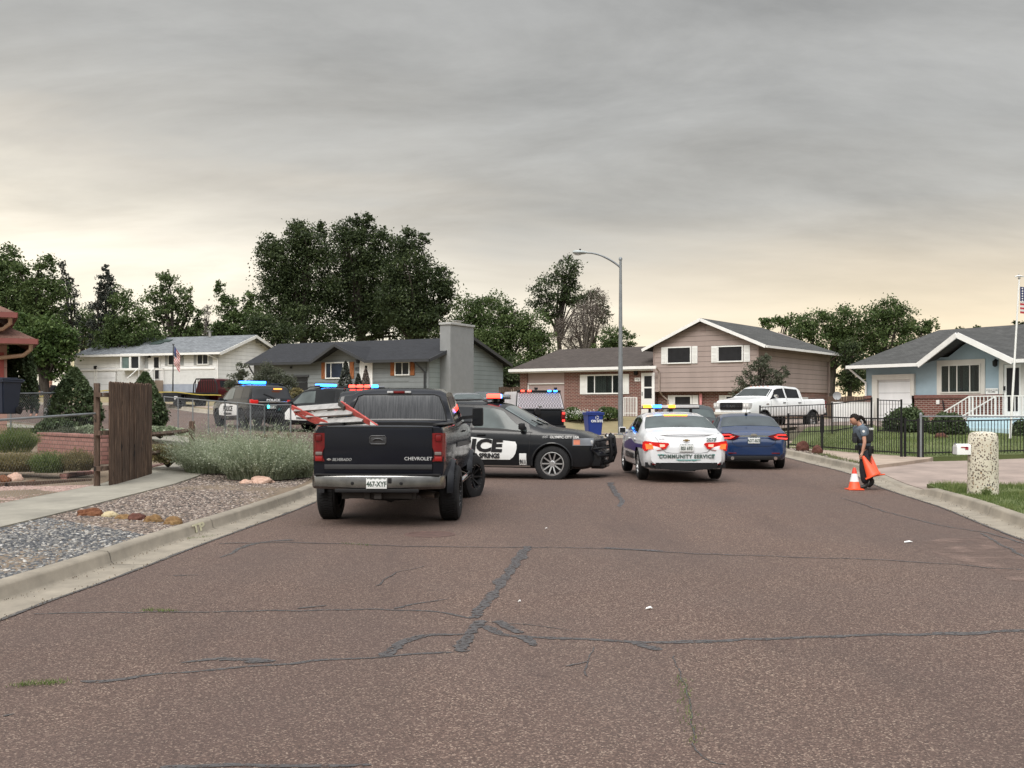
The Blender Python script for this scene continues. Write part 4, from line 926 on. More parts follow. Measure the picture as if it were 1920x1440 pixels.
# ---------------- black lifted pickup in front, seen from behind
def pickup():
    s_ = .985
    root = place('pickup_truck', 'lifted black pickup truck with a red ladder in its bed', 'pickup truck', -1.86, 18.62, 87.6, None, 1.0, z=-.01)
    sp = dict(top=[(-2.82, .72), (-2.815, 1.45), (-2.76, 1.50), (-.86, 1.52), (-.82, 1.52), (-.74, 1.98), (-.62, 2.07), (.0, 2.10), (.45, 2.09), (.72, 2.02), (1.40, 1.58), (1.55, 1.53), (2.70, 1.38), (2.86, 1.2), (2.90, .66)],
        belt=[(-2.9, 1.49), (-.8, 1.48), (2.9, 1.40)], bot=[(-2.9, .72), (-2.3, .66), (2.4, .62), (2.9, .66)], hw=[(-2.82, .955), (-2.74, .985), (-2.0, .99), (1.5, .99), (2.4, .96), (2.9, .84)], tumble=.28, crown=.012, sm=.035)
    c = Car(root, sp); pm = paint('pickup_paint', (.007, .008, .012), .16, dirt=.08); wx = (-1.62, 2.02); wr = .43
    c.body(pm, wx, wr, extra_cut=(-2.70, -.92, -.80, .80, .92, 1.9))
    for sd in (1, -1):
        for q in ((.30, 1.28, .36, .78, 6.15, 6.88), (-.62, .20, -.56, .26, 6.15, 6.88)): c.side_patch('window', M_tint, q, sd)
        mirror(root, 1.0, .95, 1.60, sd, M_blk, big=True); handle(c, .42, 1.36, sd, M_blk)
        def fl(bm, w_):
            for w_ in (w_,):
                rows = []
                for a in np.linspace(.05, math.pi - .05, 22):
                    r0, r1 = wr * 1.10, wr * 1.25; cx_, cz_ = math.cos(a), math.sin(a); rows.append([(w_ + r0 * cx_, sd * .95, wr + r0 * cz_), (w_ + r0 * cx_, sd * 1.035, wr + r0 * cz_), (w_ + (r0 + .04) * cx_, sd * 1.045, wr + (r0 + .04) * cz_), (w_ + r1 * cx_, sd * 1.01, wr + r1 * cz_), (w_ + (r1 + .03) * cx_, sd * .95, wr + (r1 + .03) * cz_)])
                grid(bm, rows)
            bmesh.ops.recalc_face_normals(bm, faces=bm.faces[:])
        for w_ in wx: part('wheel_flare', root, pm, lambda bm: fl(bm, w_))
        def tl(bm):                                    # tall tail lamp with curved inner edge
            ys = []; rows = []
            for z in np.linspace(.98, 1.40, 9):
                t = (z - .98) / .42; yi = .80 + .035 * math.sin(t * math.pi * 2) ; rows.append([(-2.832, sd * yi, z), (-2.838, sd * .88, z), (-2.826, sd * .945, z), (-2.77, sd * .985, z), (-2.69, sd * .994, z)])
            grid(bm, rows); bmesh.ops.recalc_face_normals(bm, faces=bm.faces[:])
        t_ = part('tail_light', root, M_red_off, tl)
        part('reverse_lens', t_, mat('smoked_lens', (.16, .13, .12), .15, coat=1), lambda bm: bx(bm, -2.846, -2.83, *sorted((sd * .835, sd * .94)), 1.075, 1.125, .015)); part('lens', t_, mat('brake_red', (.24, .008, .008), .15, coat=.4), lambda bm: bx(bm, -2.846, -2.83, *sorted((sd * .835, sd * .945)), .985, 1.055, .012)); part('lens', t_, M_red_off, lambda bm: bx(bm, -2.844, -2.83, *sorted((sd * .845, sd * .94)), 1.28, 1.38, .02))
        part('side_molding', root, mat('satin_trim', (.035, .036, .04), .35), lambda bm: grid(bm, c.side([(3.85, np.linspace(-1.0, 1.45, 10)), (4.15, np.linspace(-1.0, 1.45, 10))], sd, .012)))
        part('running_board', root, M_chr, lambda bm: tube(bm, [(-.98, sd * .86, .60), (-.85, sd * 1.02, .545), (1.25, sd * 1.02, .545), (1.38, sd * .86, .60)], .045, 10))
        part('headlight', root, M_lens, lambda bm: bx(bm, 2.72, 2.86, *sorted((sd * .55, sd * .84)), 1.05, 1.28, .03))
        part('bed_rail', root, mat('rail_cap', (.014, .014, .015), .45, spec=.3), lambda bm: bx(bm, -2.74, -.88, *sorted((sd * .80, sd * .965)), 1.512, 1.535, .01))
    c.seams([1.32, (.24, .24, 2.2, 7), (-.68, -.68, 2.2, 7), (-.84, -.84, 1.6, 6)])
    part('rear_window', root, M_rearg, lambda bm: grid(bm, [[(-.835 + .01, y, 1.565) for y in np.linspace(-.80, .80, 9)], [(-.795, y, 1.78) for y in np.linspace(-.745, .745, 9)], [(-.758, y, 1.955) for y in np.linspace(-.67, .67, 9)], [(-.752, y, 1.975) for y in np.linspace(-.62, .62, 9)]]))
    part('window_seal', root, M_blk, lambda bm: tube(bm, [(-.83, -.81, 1.555), (-.83, .81, 1.555), (-.80, .77, 1.76), (-.757, .685, 1.96), (-.75, .60, 1.99), (-.75, -.60, 1.99), (-.757, -.685, 1.96), (-.80, -.77, 1.76), (-.83, -.81, 1.555)], .012, 6))
    cab = part('cargo_light', root, M_red_off, lambda bm: bx(bm, -.76, -.70, -.095, .095, 2.012, 2.052, .006)); [part('lens', cab, M_lens, lambda bm: bx(bm, -.762, -.70, *sorted((q * .098, q * .20)), 2.014, 2.05, .006)) for q in (1, -1)]
    c.cross('windshield', M_gla, .80, 1.36, v=.93)
    # tailgate: raised rounded panel, recessed handle, emblem lettering
    def tg(bm):
        bx(bm, -2.845, -2.79, -.805, .805, .80, 1.475, .022); 
    tgo = part('tailgate', root, pm, tg)
    part('trim_band', tgo, mat('tailgate_trim', (.028, .028, .03), .4), lambda bm: bx(bm, -2.853, -2.846, -.80, .80, .865, .935, .002))
    part('gate_lip', tgo, M_blk, lambda bm: bx(bm, -2.83, -2.74, -.80, .80, 1.476, 1.492, .005))
    def hb(bm):
        pts = [(-.115, -.04), (-.10, -.062), (.10, -.062), (.125, -.04), (.125, .035), (.10, .058), (-.10, .058), (-.115, .035)]
        tube(bm, [(-2.852, a, 1.30 + b) for a, b in pts + pts[:1]], .009, 6)
        bx(bm, -2.850, -2.842, -.11, .12, 1.245, 1.352, .003); tube(bm, [(-2.855, -.07, 1.29), (-2.862, -.03, 1.315), (-2.862, .04, 1.315), (-2.855, .08, 1.29)], .012, 6)
    part('handle', tgo, mat('handle_grey', (.03, .03, .032), .45), hb)
    text('lettering', 'CHEVROLET', .072, (-2.8475, -.595, 1.02), (R(90), 0, R(-90)), M_lett, tgo, bold=.0, xs=1.02, ext=.003, space=1.02)
    text('lettering', 'SILVERADO', .056, (-2.8475, .545, 1.005), (R(90), 0, R(-90)), M_emb, tgo, bold=.002, xs=1.0, shear=.35, ext=.004)
    part('emblem', tgo, M_chr, lambda bm: (bx(bm, -2.853, -2.846, .70, .765, .995, 1.017, .003), bx(bm, -2.854, -2.846, .72, .745, .988, 1.024, .003)))
    # bumper with rounded ends, step pad, sensors
    def bp(bm):
        prof = [(-.985, -2.70, .02), (-.98, -2.86, .0), (-.93, -2.93, 0), (-.78, -2.965, -.0), (-.35, -2.98, -.0), (.35, -2.98, 0), (.78, -2.965, 0), (.93, -2.93, 0), (.98, -2.86, 0), (.985, -2.70, .02)]
        rows = []
        for y_, x_, dz in prof:
            q = .06 if abs(y_) > .75 else 0.0
            rows.append([(x_ + .12, y_, .775), (x_ + .01, y_, .775), (x_, y_, .76), (x_ + .005, y_, .60 + q * .3), (x_ + .05, y_ * .99, .555 + q * .4), (x_ + .14, y_ * .97, .545 + q)])
        grid(bm, rows); bmesh.ops.recalc_face_normals(bm, faces=bm.faces[:])
    b_ = part('bumper', root, M_bchr, bp)
    part('step_pad', b_, M_blk, lambda bm: (bx(bm, -2.975, -2.80, -.93, .93, .776, .80, .008), bx(bm, -2.985, -2.955, -.62, .62, .53, .585, .01)))
    part('recess', b_, M_blk, lambda bm: (bx(bm, -2.985, -2.975, -.22, -.165, .665, .745, .006),))
    for y_ in (-.36, .36, .0 + .001):
        if abs(y_) > .1: part('sensor', b_, M_blk, lambda bm: lathe(bm, [(.001, .006), (.022, .004), (.026, -.004), (.001, -.004)], 12, 'Y', Matrix.Translation((-2.983, y_, .665)) @ Matrix.Rotation(R(90), 4, 'Z')))
    pl = plate(root, -2.995, .665, '467-XYF'); pl.location = (0, -.0, 0)
    M_under = mat('underbody', (.03, .026, .024), .8, var=.4)
    def hitch(bm):
        bar(bm, (-2.78, -.5, .47), (-2.78, .5, .47), .08, .08); bx(bm, -2.92, -2.7, -.06, .05, .43, .52, .008); bx(bm, -2.86, -2.72, .12, .21, .42, .54, .01); bx(bm, -2.80, -2.6, -.55, -.45, .42, .66); bx(bm, -2.80, -2.6, .45, .55, .42, .66)
    part('tow_hitch', root, M_under, hitch)
    part('spare_tyre', root, M_rub, lambda bm: lathe(bm, [(.2, .40), (.36, .38), (.40, .46), (.36, .54), (.2, .53)], 28, 'Z', Matrix.Translation((-2.25, -.12, 0)), close=True))
    part('exhaust_pipe', root, mat('exhaust_steel', (.2, .17, .15), .35, .8, var=.3), lambda bm: tube(bm, [(-1.2, -.45, .5), (-2.2, -.5, .5), (-2.55, -.62, .49), (-2.76, -.86, .475)], .055, 14, cap=False))
    part('rear_axle', root, M_under, lambda bm: (tube(bm, [(wx[0], -.9, wr), (wx[0], .9, wr)], .06, 10), lathe(bm, [(.001, -.16), (.13, -.10), (.17, 0), (.13, .10), (.001, .16)], 14, 'Y', Matrix.Translation((wx[0], 0, wr))), bar(bm, (-2.5, .55, .55), (-.7, .55, .5), .06, .08), bar(bm, (-2.5, -.55, .55), (-.7, -.55, .5), .06, .08), bar(bm, (-2.3, -.35, .75), (wx[0], -.4, .4), .04), bar(bm, (-2.3, .35, .75), (wx[0], .4, .4), .04)))
    part('mud_splash_panel', root, M_under, lambda bm: bx(bm, -2.7, 2.4, -.6, .6, .58, .66))
    part('bumper', root, M_chr, lambda bm: bx(bm, 2.84, 3.02, -.92, .92, .62, .88, .05)); part('grille', root, M_blk, lambda bm: bx(bm, 2.84, 2.93, -.55, .55, .95, 1.28, .02))
    ws = add_wheels(root, wx, 1.11, wr, .305, 'truck', M_blk, steer=R(-22))
    return root
b = NB('rear_glass'); v = b.co((1, 26, 1.2)); n = b.noise(2.2, 4, .7, v); n2_ = b.noise(2.2, 3)
b.set(Base_Color=b.ramp(n, [(.35, (.018, .020, .024)), (.6, (.04, .042, .048)), (.8, (.065, .066, .072))]), Roughness=b.ramp(n, [(.3, (.12,) * 3), (.7, (.45,) * 3)])); b.b.inputs['Coat Weight'].default_value = .5; b.b.inputs['Coat Roughness'].default_value = .15; M_rearg = b.m
M_emb = mat('emblem_grey', (.22, .22, .22), .45); M_lett = mat('badge_silver', (.50, .50, .50), .4); M_bchr = mat('bumper_chrome', (.17, .168, .165), .2, .95, var=.35, vs=4)
pk = pickup()
# ladder lying across the bed side
def ladder():
    a0, a1 = P(640, 757, 17.6), P(722, 812, 16.5); b0, b1 = P(548, 764, 18.4), P(648, 812, 17.2)
    root = empty('ladder', b0, label='red and aluminium step ladder sticking out of the pickup bed over its side', cat='ladder'); o = Vector(b0); up = Vector((0, -.35, 1)).normalized()
    mr = mat('red_fibreglass', (.34, .05, .04), .5, var=.3, vs=6, bump=.1); ma = mat('worn_aluminium', (.33, .32, .31), .55, .3, var=.2, vs=8)
    part('rail', root, mr, lambda bm: bar(bm, a0 - o, a1 - o, .03, .095, up)); part('rail', root, mr, lambda bm: bar(bm, b0 - o, b1 - o, .03, .085, up))
    b2, b3 = P(556, 776, 18.3), P(640, 816, 17.3); part('rear_rail', root, mr, lambda bm: (bar(bm, b2 - o, b3 - o, .022, .035, up), bar(bm, b0 - o, b2 - o, .03, .04)))
    part('label_sticker', root, M_wht, lambda bm: bar(bm, a0.lerp(a1, .68) - o + Vector((0, -.028, 0)), a0.lerp(a1, .82) - o + Vector((0, -.028, 0)), .006, .06, up))
    for t in (.06, .30, .56, .82):
        p, q = b0.lerp(b1, t) - o, a0.lerp(a1, min(.95, t * .95)) - o
        part('step', root, ma, lambda bm: (bar(bm, p, q, .13, .012, Vector((.25, -.8, .55)).normalized()), bar(bm, p + Vector((0, -.0, -.035)), q + Vector((0, 0, -.035)), .012, .06, Vector((0, -.6, .8)))))
    for t in (.35, .7): part('brace', root, mr, lambda bm: bar(bm, b0.lerp(b1, t) - o, b2.lerp(b3, t + .15) - o, .012, .025))
    part('top_cap', root, mat('dark_bracket', (.06, .055, .05), .6, .4), lambda bm: bar(bm, a0 - o + Vector((-.03, 0, .01)), a0.lerp(a1, .14) - o + Vector((-.04, .01, -.01)), .05, .07))
ladder()

# ---------------- white community service sedan
SED = dict(top=[(-2.44, .52), (-2.435, .74), (-2.41, .90), (-2.34, .985), (-2.15, 1.03), (-1.82, 1.09), (-.95, 1.38), (-.35, 1.445), (.15, 1.44), (.5, 1.38), (1.30, 1.04), (1.5, .98), (2.15, .84), (2.38, .70), (2.45, .45)],
    belt=[(-2.45, .95), (-1.6, 1.0), (2.45, .88)], bot=[(-2.45, .36), (-2.2, .25), (2.2, .2), (2.45, .28)], hw=[(-2.44, .70), (-2.38, .80), (-2.2, .875), (-1.4, .925), (1.2, .925), (2.0, .86), (2.35, .72), (2.45, .55)], tumble=.42, crown=.025, sm=.06)
def quad_lamp(root, pts, m, x0, th=.02, name='lens'):
    """polygon in (y,z) facing the rear with x following the body corner"""
    def f(bm):
        vs = [bm.verts.new((x0 + max(0, abs(y) - .62) ** 2 * 2.2, y, z)) for y, z in pts]; fc = bm.faces.new(vs); r_ = bmesh.ops.extrude_face_region(bm, geom=[fc])
        bmesh.ops.translate(bm, vec=(-th, 0, 0), verts=[v for v in r_['geom'] if isinstance(v, bmesh.types.BMVert)]); bmesh.ops.recalc_face_normals(bm, faces=bm.faces[:])
    return part(name, root, m, f, angle=20)
def sedan_common(root, pm, wr=.335, wx=(-1.41, 1.42), spec=SED, rimk='silver10', rimm=M_alu, glassm=M_tint, backm=None):
    c = Car(root, spec); c.body(pm, wx, wr)
    for sd in (1, -1):
        for q in ((-.15, 1.12, -.10, .58, 6.14, 6.9), (-1.25, -.22, -.98, -.17, 6.14, 6.9)): c.side_patch('window', glassm, q, sd)
        part('window_trim', root, M_chr, lambda bm: grid(bm, c.side([(6.08, np.linspace(-1.35, 1.2, 20)), (6.13, np.linspace(-1.35, 1.2, 20))], sd, .006)))
        handle(c, .0, .86, sd, pm); handle(c, -1.02, .87, sd, pm)
    c.seams([(1.12, 1.18, 2.2, 6), (-.19, -.19, 2.2, 7), (-1.2, -1.30, 3.8, 6.6)])
    c.cross('windshield', M_gla, .60, 1.26, v=.93); c.cross('rear_window', backm or M_bglass, -1.74, -1.00, v=.86, wu=2.75)
    add_wheels(root, wx, .91, wr, .225, rimk, rimm); return c
M_bglass = glass('back_glass', (.06, .075, .075), .05)
def malibu():
    root = place('police_car', 'white community service sedan with amber and blue roof lights on the road', 'police car', 3.66, 24.95, 90.5, 'police vehicles with lights on', 1.0, z=.185)
    pm = paint('white_car_paint', (.62, .63, .645), .22, dirt=.2); c = sedan_common(root, pm); gp = mat('decal_teal', (.10, .30, .28), .4); gg = mat('decal_grey', (.28, .32, .38), .4); gd = mat('decal_letter_grey', (.07, .10, .09), .4); pur = mat('decal_purple', (.045, .03, .13), .4)
    # decklid: lip, gap lines
    part('trunk_gap', root, M_blk, lambda bm: tube(bm, [(-2.20, .72, 1.025), (-2.36, .66, .95), (-2.42, .60, .88), (-2.446, .56, .74), (-2.452, .44, .63), (-2.455, .3, .605), (-2.455, -.3, .605), (-2.452, -.44, .63), (-2.446, -.56, .74), (-2.42, -.60, .88), (-2.36, -.66, .95), (-2.20, -.72, 1.025)], .004, 4))
    part('trunk_lip', root, pm, lambda bm: tube(bm, [(-2.30, .62, .995), (-2.38, .4, 1.0), (-2.40, 0, 1.003), (-2.38, -.4, 1.0), (-2.30, -.62, .995)], .018, 8))
    for sd in (1, -1):
        t = quad_lamp(root, [(sd * a, b) for a, b in ((.36, .80), (.44, .70), (.60, .665), (.88, .645), (.905, .78), (.87, .86), (.62, .835), (.40, .825))], M_red_l, -2.452, .012, 'tail_light')
        quad_lamp(t, [(sd * a, b) for a, b in ((.70, .70), (.84, .685), (.86, .80), (.72, .79))], M_orange_on2, -2.468, .008); quad_lamp(t, [(sd * a, b) for a, b in ((.46, .745), (.56, .73), (.57, .795), (.46, .79))], M_pink_on, -2.462, .006)
        part('side_lens', t, M_red_l, lambda bm: grid(bm, [[c.zpatch(xx, zz, sd, .008) for xx in (-2.36, -2.28, -2.20, -2.10)] for zz in (.68, .76, .84)]))
        mirror(root, .92, .86, 1.02, sd, pm)
        part('reflector', root, M_red_off, lambda bm: bx(bm, -2.44, -2.36, *sorted((sd * .50, sd * .72)), .36, .39, .008))
        xs_ = np.linspace(-2.25, .9, 22); zb_ = [.56 + .04 * math.sin(t * 2.1) for t in xs_]; zt_ = [.80 - .05 * (t + .6) ** 2 * .4 for t in xs_]
        dk = c.zgrid('side_decal', pur, xs_[:], [.60 + (.10 if t < -1.2 else 0) for t in xs_], [max(.63, .86 - .10 * abs(t + .3)) if t > -1.3 else .78 for t in xs_], sd, .006)
        p = c.zpatch(-.1, .45, sd, .011); text('lettering', 'COLORADO SPRINGS', .17, (-.15, p.y, .47), (R(90), 0, 0 if sd < 0 else R(180)), M_decb, root, bold=.008, xs=.95)
    text('lettering', 'COMMUNITY SERVICE', .105, (-2.466, 0, .535), (R(90), 0, R(-90)), gd, root, bold=.0045, xs=1.02, space=1.12)
    def ban(bm):
        for y0, y1 in ((.48, .78), (-.78, -.53)):
            grid(bm, [[(-2.447 + max(0, abs(y) - .5) ** 2 * 1.6 - .012, y, z) for y in np.linspace(y0, y1, 6)] for z in (.555, .585)])
        bx(bm, -2.466, -2.462, -.3, .22, .462, .473)
    part('rear_decal', root, gp, ban); text('lettering', 'POLICE DEPARTMENT', .042, (-2.466, -.02, .455), (R(90), 0, R(-90)), gp, root, bold=.001)
    text('lettering', '2079', .105, (-2.428, -.53, .885), (R(82), 0, R(-90)), gd, root, bold=.004); text('lettering', 'MALIBU', .035, (-2.43, .52, .90), (R(82), 0, R(-90)), M_chr, root, bold=.001)
    part('emblem', root, mat('gold_emblem', (.35, .24, .10), .3, .8), lambda bm: (bx(bm, -2.445, -2.43, -.075, .075, .862, .888, .006), bx(bm, -2.447, -2.43, -.03, .03, .85, .90, .005)))
    plate(root, -2.462, .715, 'BSI 693')
    part('bumper', root, pm, lambda bm: grid(bm, [[(-2.455 + max(0, abs(y) - .5) ** 2 * 1.6, y, z) for y in np.linspace(-.80, .80, 21)] for z in (.40, .50, .60)]) or bmesh.ops.recalc_face_normals(bm, faces=bm.faces[:]))
    part('diffuser', root, M_blk, lambda bm: [bx(bm, -2.462 + max(0, abs(k * .1) - .5) ** 2 * 1.6, -2.25, k * .1 - .05, k * .1 + .05, .23 + .008 * abs(k), .405) for k in range(-8, 9)])
    part('brake_lamp', root, M_orange_on, lambda bm: bx(bm, -1.03, -.97, -.26, .26, 1.385, 1.408, .006))
    for sd in (1, -1): part('headlight', root, M_lens, lambda bm: bx(bm, 2.05, 2.36, *sorted((sd * .45, sd * .74)), .62, .74, .03))
    # light bar on two feet, long and pale with amber ends
    lb = part('light_bar', root, M_blk, lambda bm: (bx(bm, -.38, -.12, -.66, .66, 1.53, 1.555, .008), bx(bm, -.3, -.2, .45, .5, 1.42, 1.54), bx(bm, -.3, -.2, -.5, -.45, 1.42, 1.54), bx(bm, -.33, -.2, -.05, .03, 1.44, 1.55)))
    part('lens', lb, M_lens, lambda bm: bx(bm, -.37, -.13, -.65, .65, 1.556, 1.62, .02))
    for y0, y1, m in ((.45, .64, M_amb_on), (.22, .42, M_blu_on), (-.10, .06, M_amb_on)): part('lamp', lb, m, lambda bm: bx(bm, -.385, -.115, y0, y1, 1.557, 1.625, .012))
    pass; pass
    part('painted_lamp_reflection', root, M_blu_on, lambda bm: bx(bm, -1.30, -1.26, .24, .33, 1.17, 1.195, .01))  # added glowing block stands in for a lamp's reflection
    return root
M_orange_on2 = emit('turn_orange', (1, .13, .03), .9); M_pink_on = emit('brake_pink', (1, .25, .18), 1.4)
malibu()
def fusion():
    root = place('car', 'blue sedan parked at the right kerb beside the white community service sedan', 'car', 6.52, 30.15, 84.5, None, 1.0, z=.115)
    sp = dict(SED); pm = paint('blue_car_paint', (.004, .021, .075), .22, dirt=.03); c = sedan_common(root, pm, rimm=M_alu, glassm=M_tint, backm=glass('grey_back_glass', (.04, .05, .055), .06))
    for sd in (1, -1):
        t = quad_lamp(root, [(sd * a, b) for a, b in ((.34, .885), (.52, .80), (.86, .765), (.90, .86), (.84, .95), (.62, .965), (.46, .915))], M_red_off, -2.452, .012, 'tail_light')
        quad_lamp(t, [(sd * a, b) for a, b in ((.50, .875), (.60, .82), (.86, .80), (.875, .83), (.62, .85), (.56, .88))], M_red_on2, -2.468, .006); quad_lamp(t, [(sd * a, b) for a, b in ((.54, .905), (.64, .935), (.83, .925), (.84, .90), (.66, .91))], M_red_on2, -2.468, .006)
        mirror(root, .92, .86, 1.02, sd, pm)
    part('chrome_strip', root, M_chr, lambda bm: grid(bm, [[(-2.462, y, z + .02 * (1 - abs(y))) for y in np.linspace(-.62, .62, 9)] for z in (.855, .885)]))
    part('emblem', root, M_chr, lambda bm: bmesh.ops.transform(bm, matrix=Matrix.Translation((-2.452, 0, .915)) @ Matrix.Rotation(R(90), 4, 'Z') @ Matrix.Diagonal((1.6, 1, .62, 1)), verts=[v for v in (lathe(bm, [(.001, .012), (.05, .01), (.055, -.01), (.001, -.01)], 20, 'Y') or bm.verts)]))
    plate(root, -2.462, .775, 'ADT-BZE')
    part('trunk_gap', root, M_blk, lambda bm: tube(bm, [(-2.36, .60, .96), (-2.452, .54, .70), (-2.455, .42, .63), (-2.455, -.42, .63), (-2.452, -.54, .70), (-2.36, -.60, .96)], .004, 4))
    part('bumper', root, pm, lambda bm: grid(bm, [[(-2.47 + max(0, abs(y) - .5) ** 2 * 1.6, y, z) for y in np.linspace(-.80, .80, 21)] for z in (.40, .50, .57)]) or bmesh.ops.recalc_face_normals(bm, faces=bm.faces[:]))
    part('diffuser', root, M_blk, lambda bm: bx(bm, -2.45, -2.3, -.68, .68, .27, .37, .02)); part('reflector', root, M_red_off, lambda bm: (bx(bm, -2.475, -2.42, .45, .66, .43, .455, .005), bx(bm, -2.475, -2.42, -.66, -.45, .43, .455, .005)))
    for sd in (1, -1):
        part('exhaust_tip', root, M_chr, lambda bm: tube(bm, [(-2.3, sd * .55, .31), (-2.47, sd * .55, .31)], .045, 12)); part('headlight', root, M_lens, lambda bm: bx(bm, 2.05, 2.36, *sorted((sd * .45, sd * .74)), .62, .74, .03))
    part('roof_antenna', root, M_blk, lambda bm: (tube(bm, [(-.75, 0, 1.42), (-.9, 0, 1.60)], [.012, .004], 6), bx(bm, -.88, -.70, -.03, .03, 1.42, 1.475, .015)))
    return root
M_red_on2 = emit('tail_bright', (1, .05, .04), 1.1)
fusion()
# dark hatch ahead of the blue sedan
def dark_car():
    root = place('car', 'dark grey car parked ahead of the blue sedan, only its roof and rear glass showing', 'car', 6.05, 37.3, 88, None, 1.0); sp = dict(SED)
    sp['top'] = [(-2.3, .52), (-2.29, .95), (-2.2, 1.1), (-1.75, 1.50), (-1.4, 1.58), (-.3, 1.62), (.3, 1.58), (1.2, 1.12), (1.4, 1.05), (2.15, .92), (2.38, .75), (2.42, .45)]; sp['tumble'] = .3
    pm = paint('dark_grey_paint', (.035, .042, .045), .25); c = Car(root, sp); c.body(pm, (-1.4, 1.4), .34)
    for sd in (1, -1):
        for q in ((-.15, 1.1, -.1, .4, 6.14, 6.9), (-1.2, -.22, -1.1, -.17, 6.14, 6.9), (-1.95, -1.28, -1.7, -1.18, 6.2, 6.85)): c.side_patch('window', M_tint, q, sd)
        part('tail_light', root, M_red_off, lambda bm: bx(bm, -2.3, -2.15, *sorted((sd * .6, sd * .84)), .9, 1.1, .03)); mirror(root, .9, .86, 1.1, sd, pm)
    c.cross('rear_window', M_bglass, -2.1, -1.82, v=.88); c.cross('windshield', M_gla, .4, 1.1); plate(root, -2.31, .78, 'CQR-418'); add_wheels(root, (-1.4, 1.4), .91, .34, .22, 'plain', M_alu)
dark_car()
# parked silver sedan behind the crossing police car
def silver_car(px, y, hd, label, pm, pn):
    root = place('car', label, 'car', (px - CX) / F * y, y, hd, 'cars parked in front of the grey house', 1.0, z=H((px - CX) / F * y, y) + .25 if False else None); c = sedan_common(root, pm, rimk='plain')
    for sd in (1, -1): mirror(root, .92, .86, 1.02, sd, pm); part('tail_light', root, M_red_off, lambda bm: bx(bm, -2.45, -2.3, *sorted((sd * .5, sd * .8)), .7, .85, .02)); part('headlight', root, M_lens, lambda bm: bx(bm, 2.05, 2.36, *sorted((sd * .45, sd * .74)), .62, .74, .03))
    plate(root, -2.46, .72, pn)
silver_car(872, 55, 100, 'silver sedan roof showing just above the rear of the crossing police vehicle', paint('silver_paint', (.34, .36, .38), .28, .4), 'BKV-207')
silver_car(912, 58, 96, 'grey sedan left of the truck with the diamond plate canopy, roof only in view', paint('mid_grey_paint', (.14, .15, .17), .28, .4), 'AXN-552')

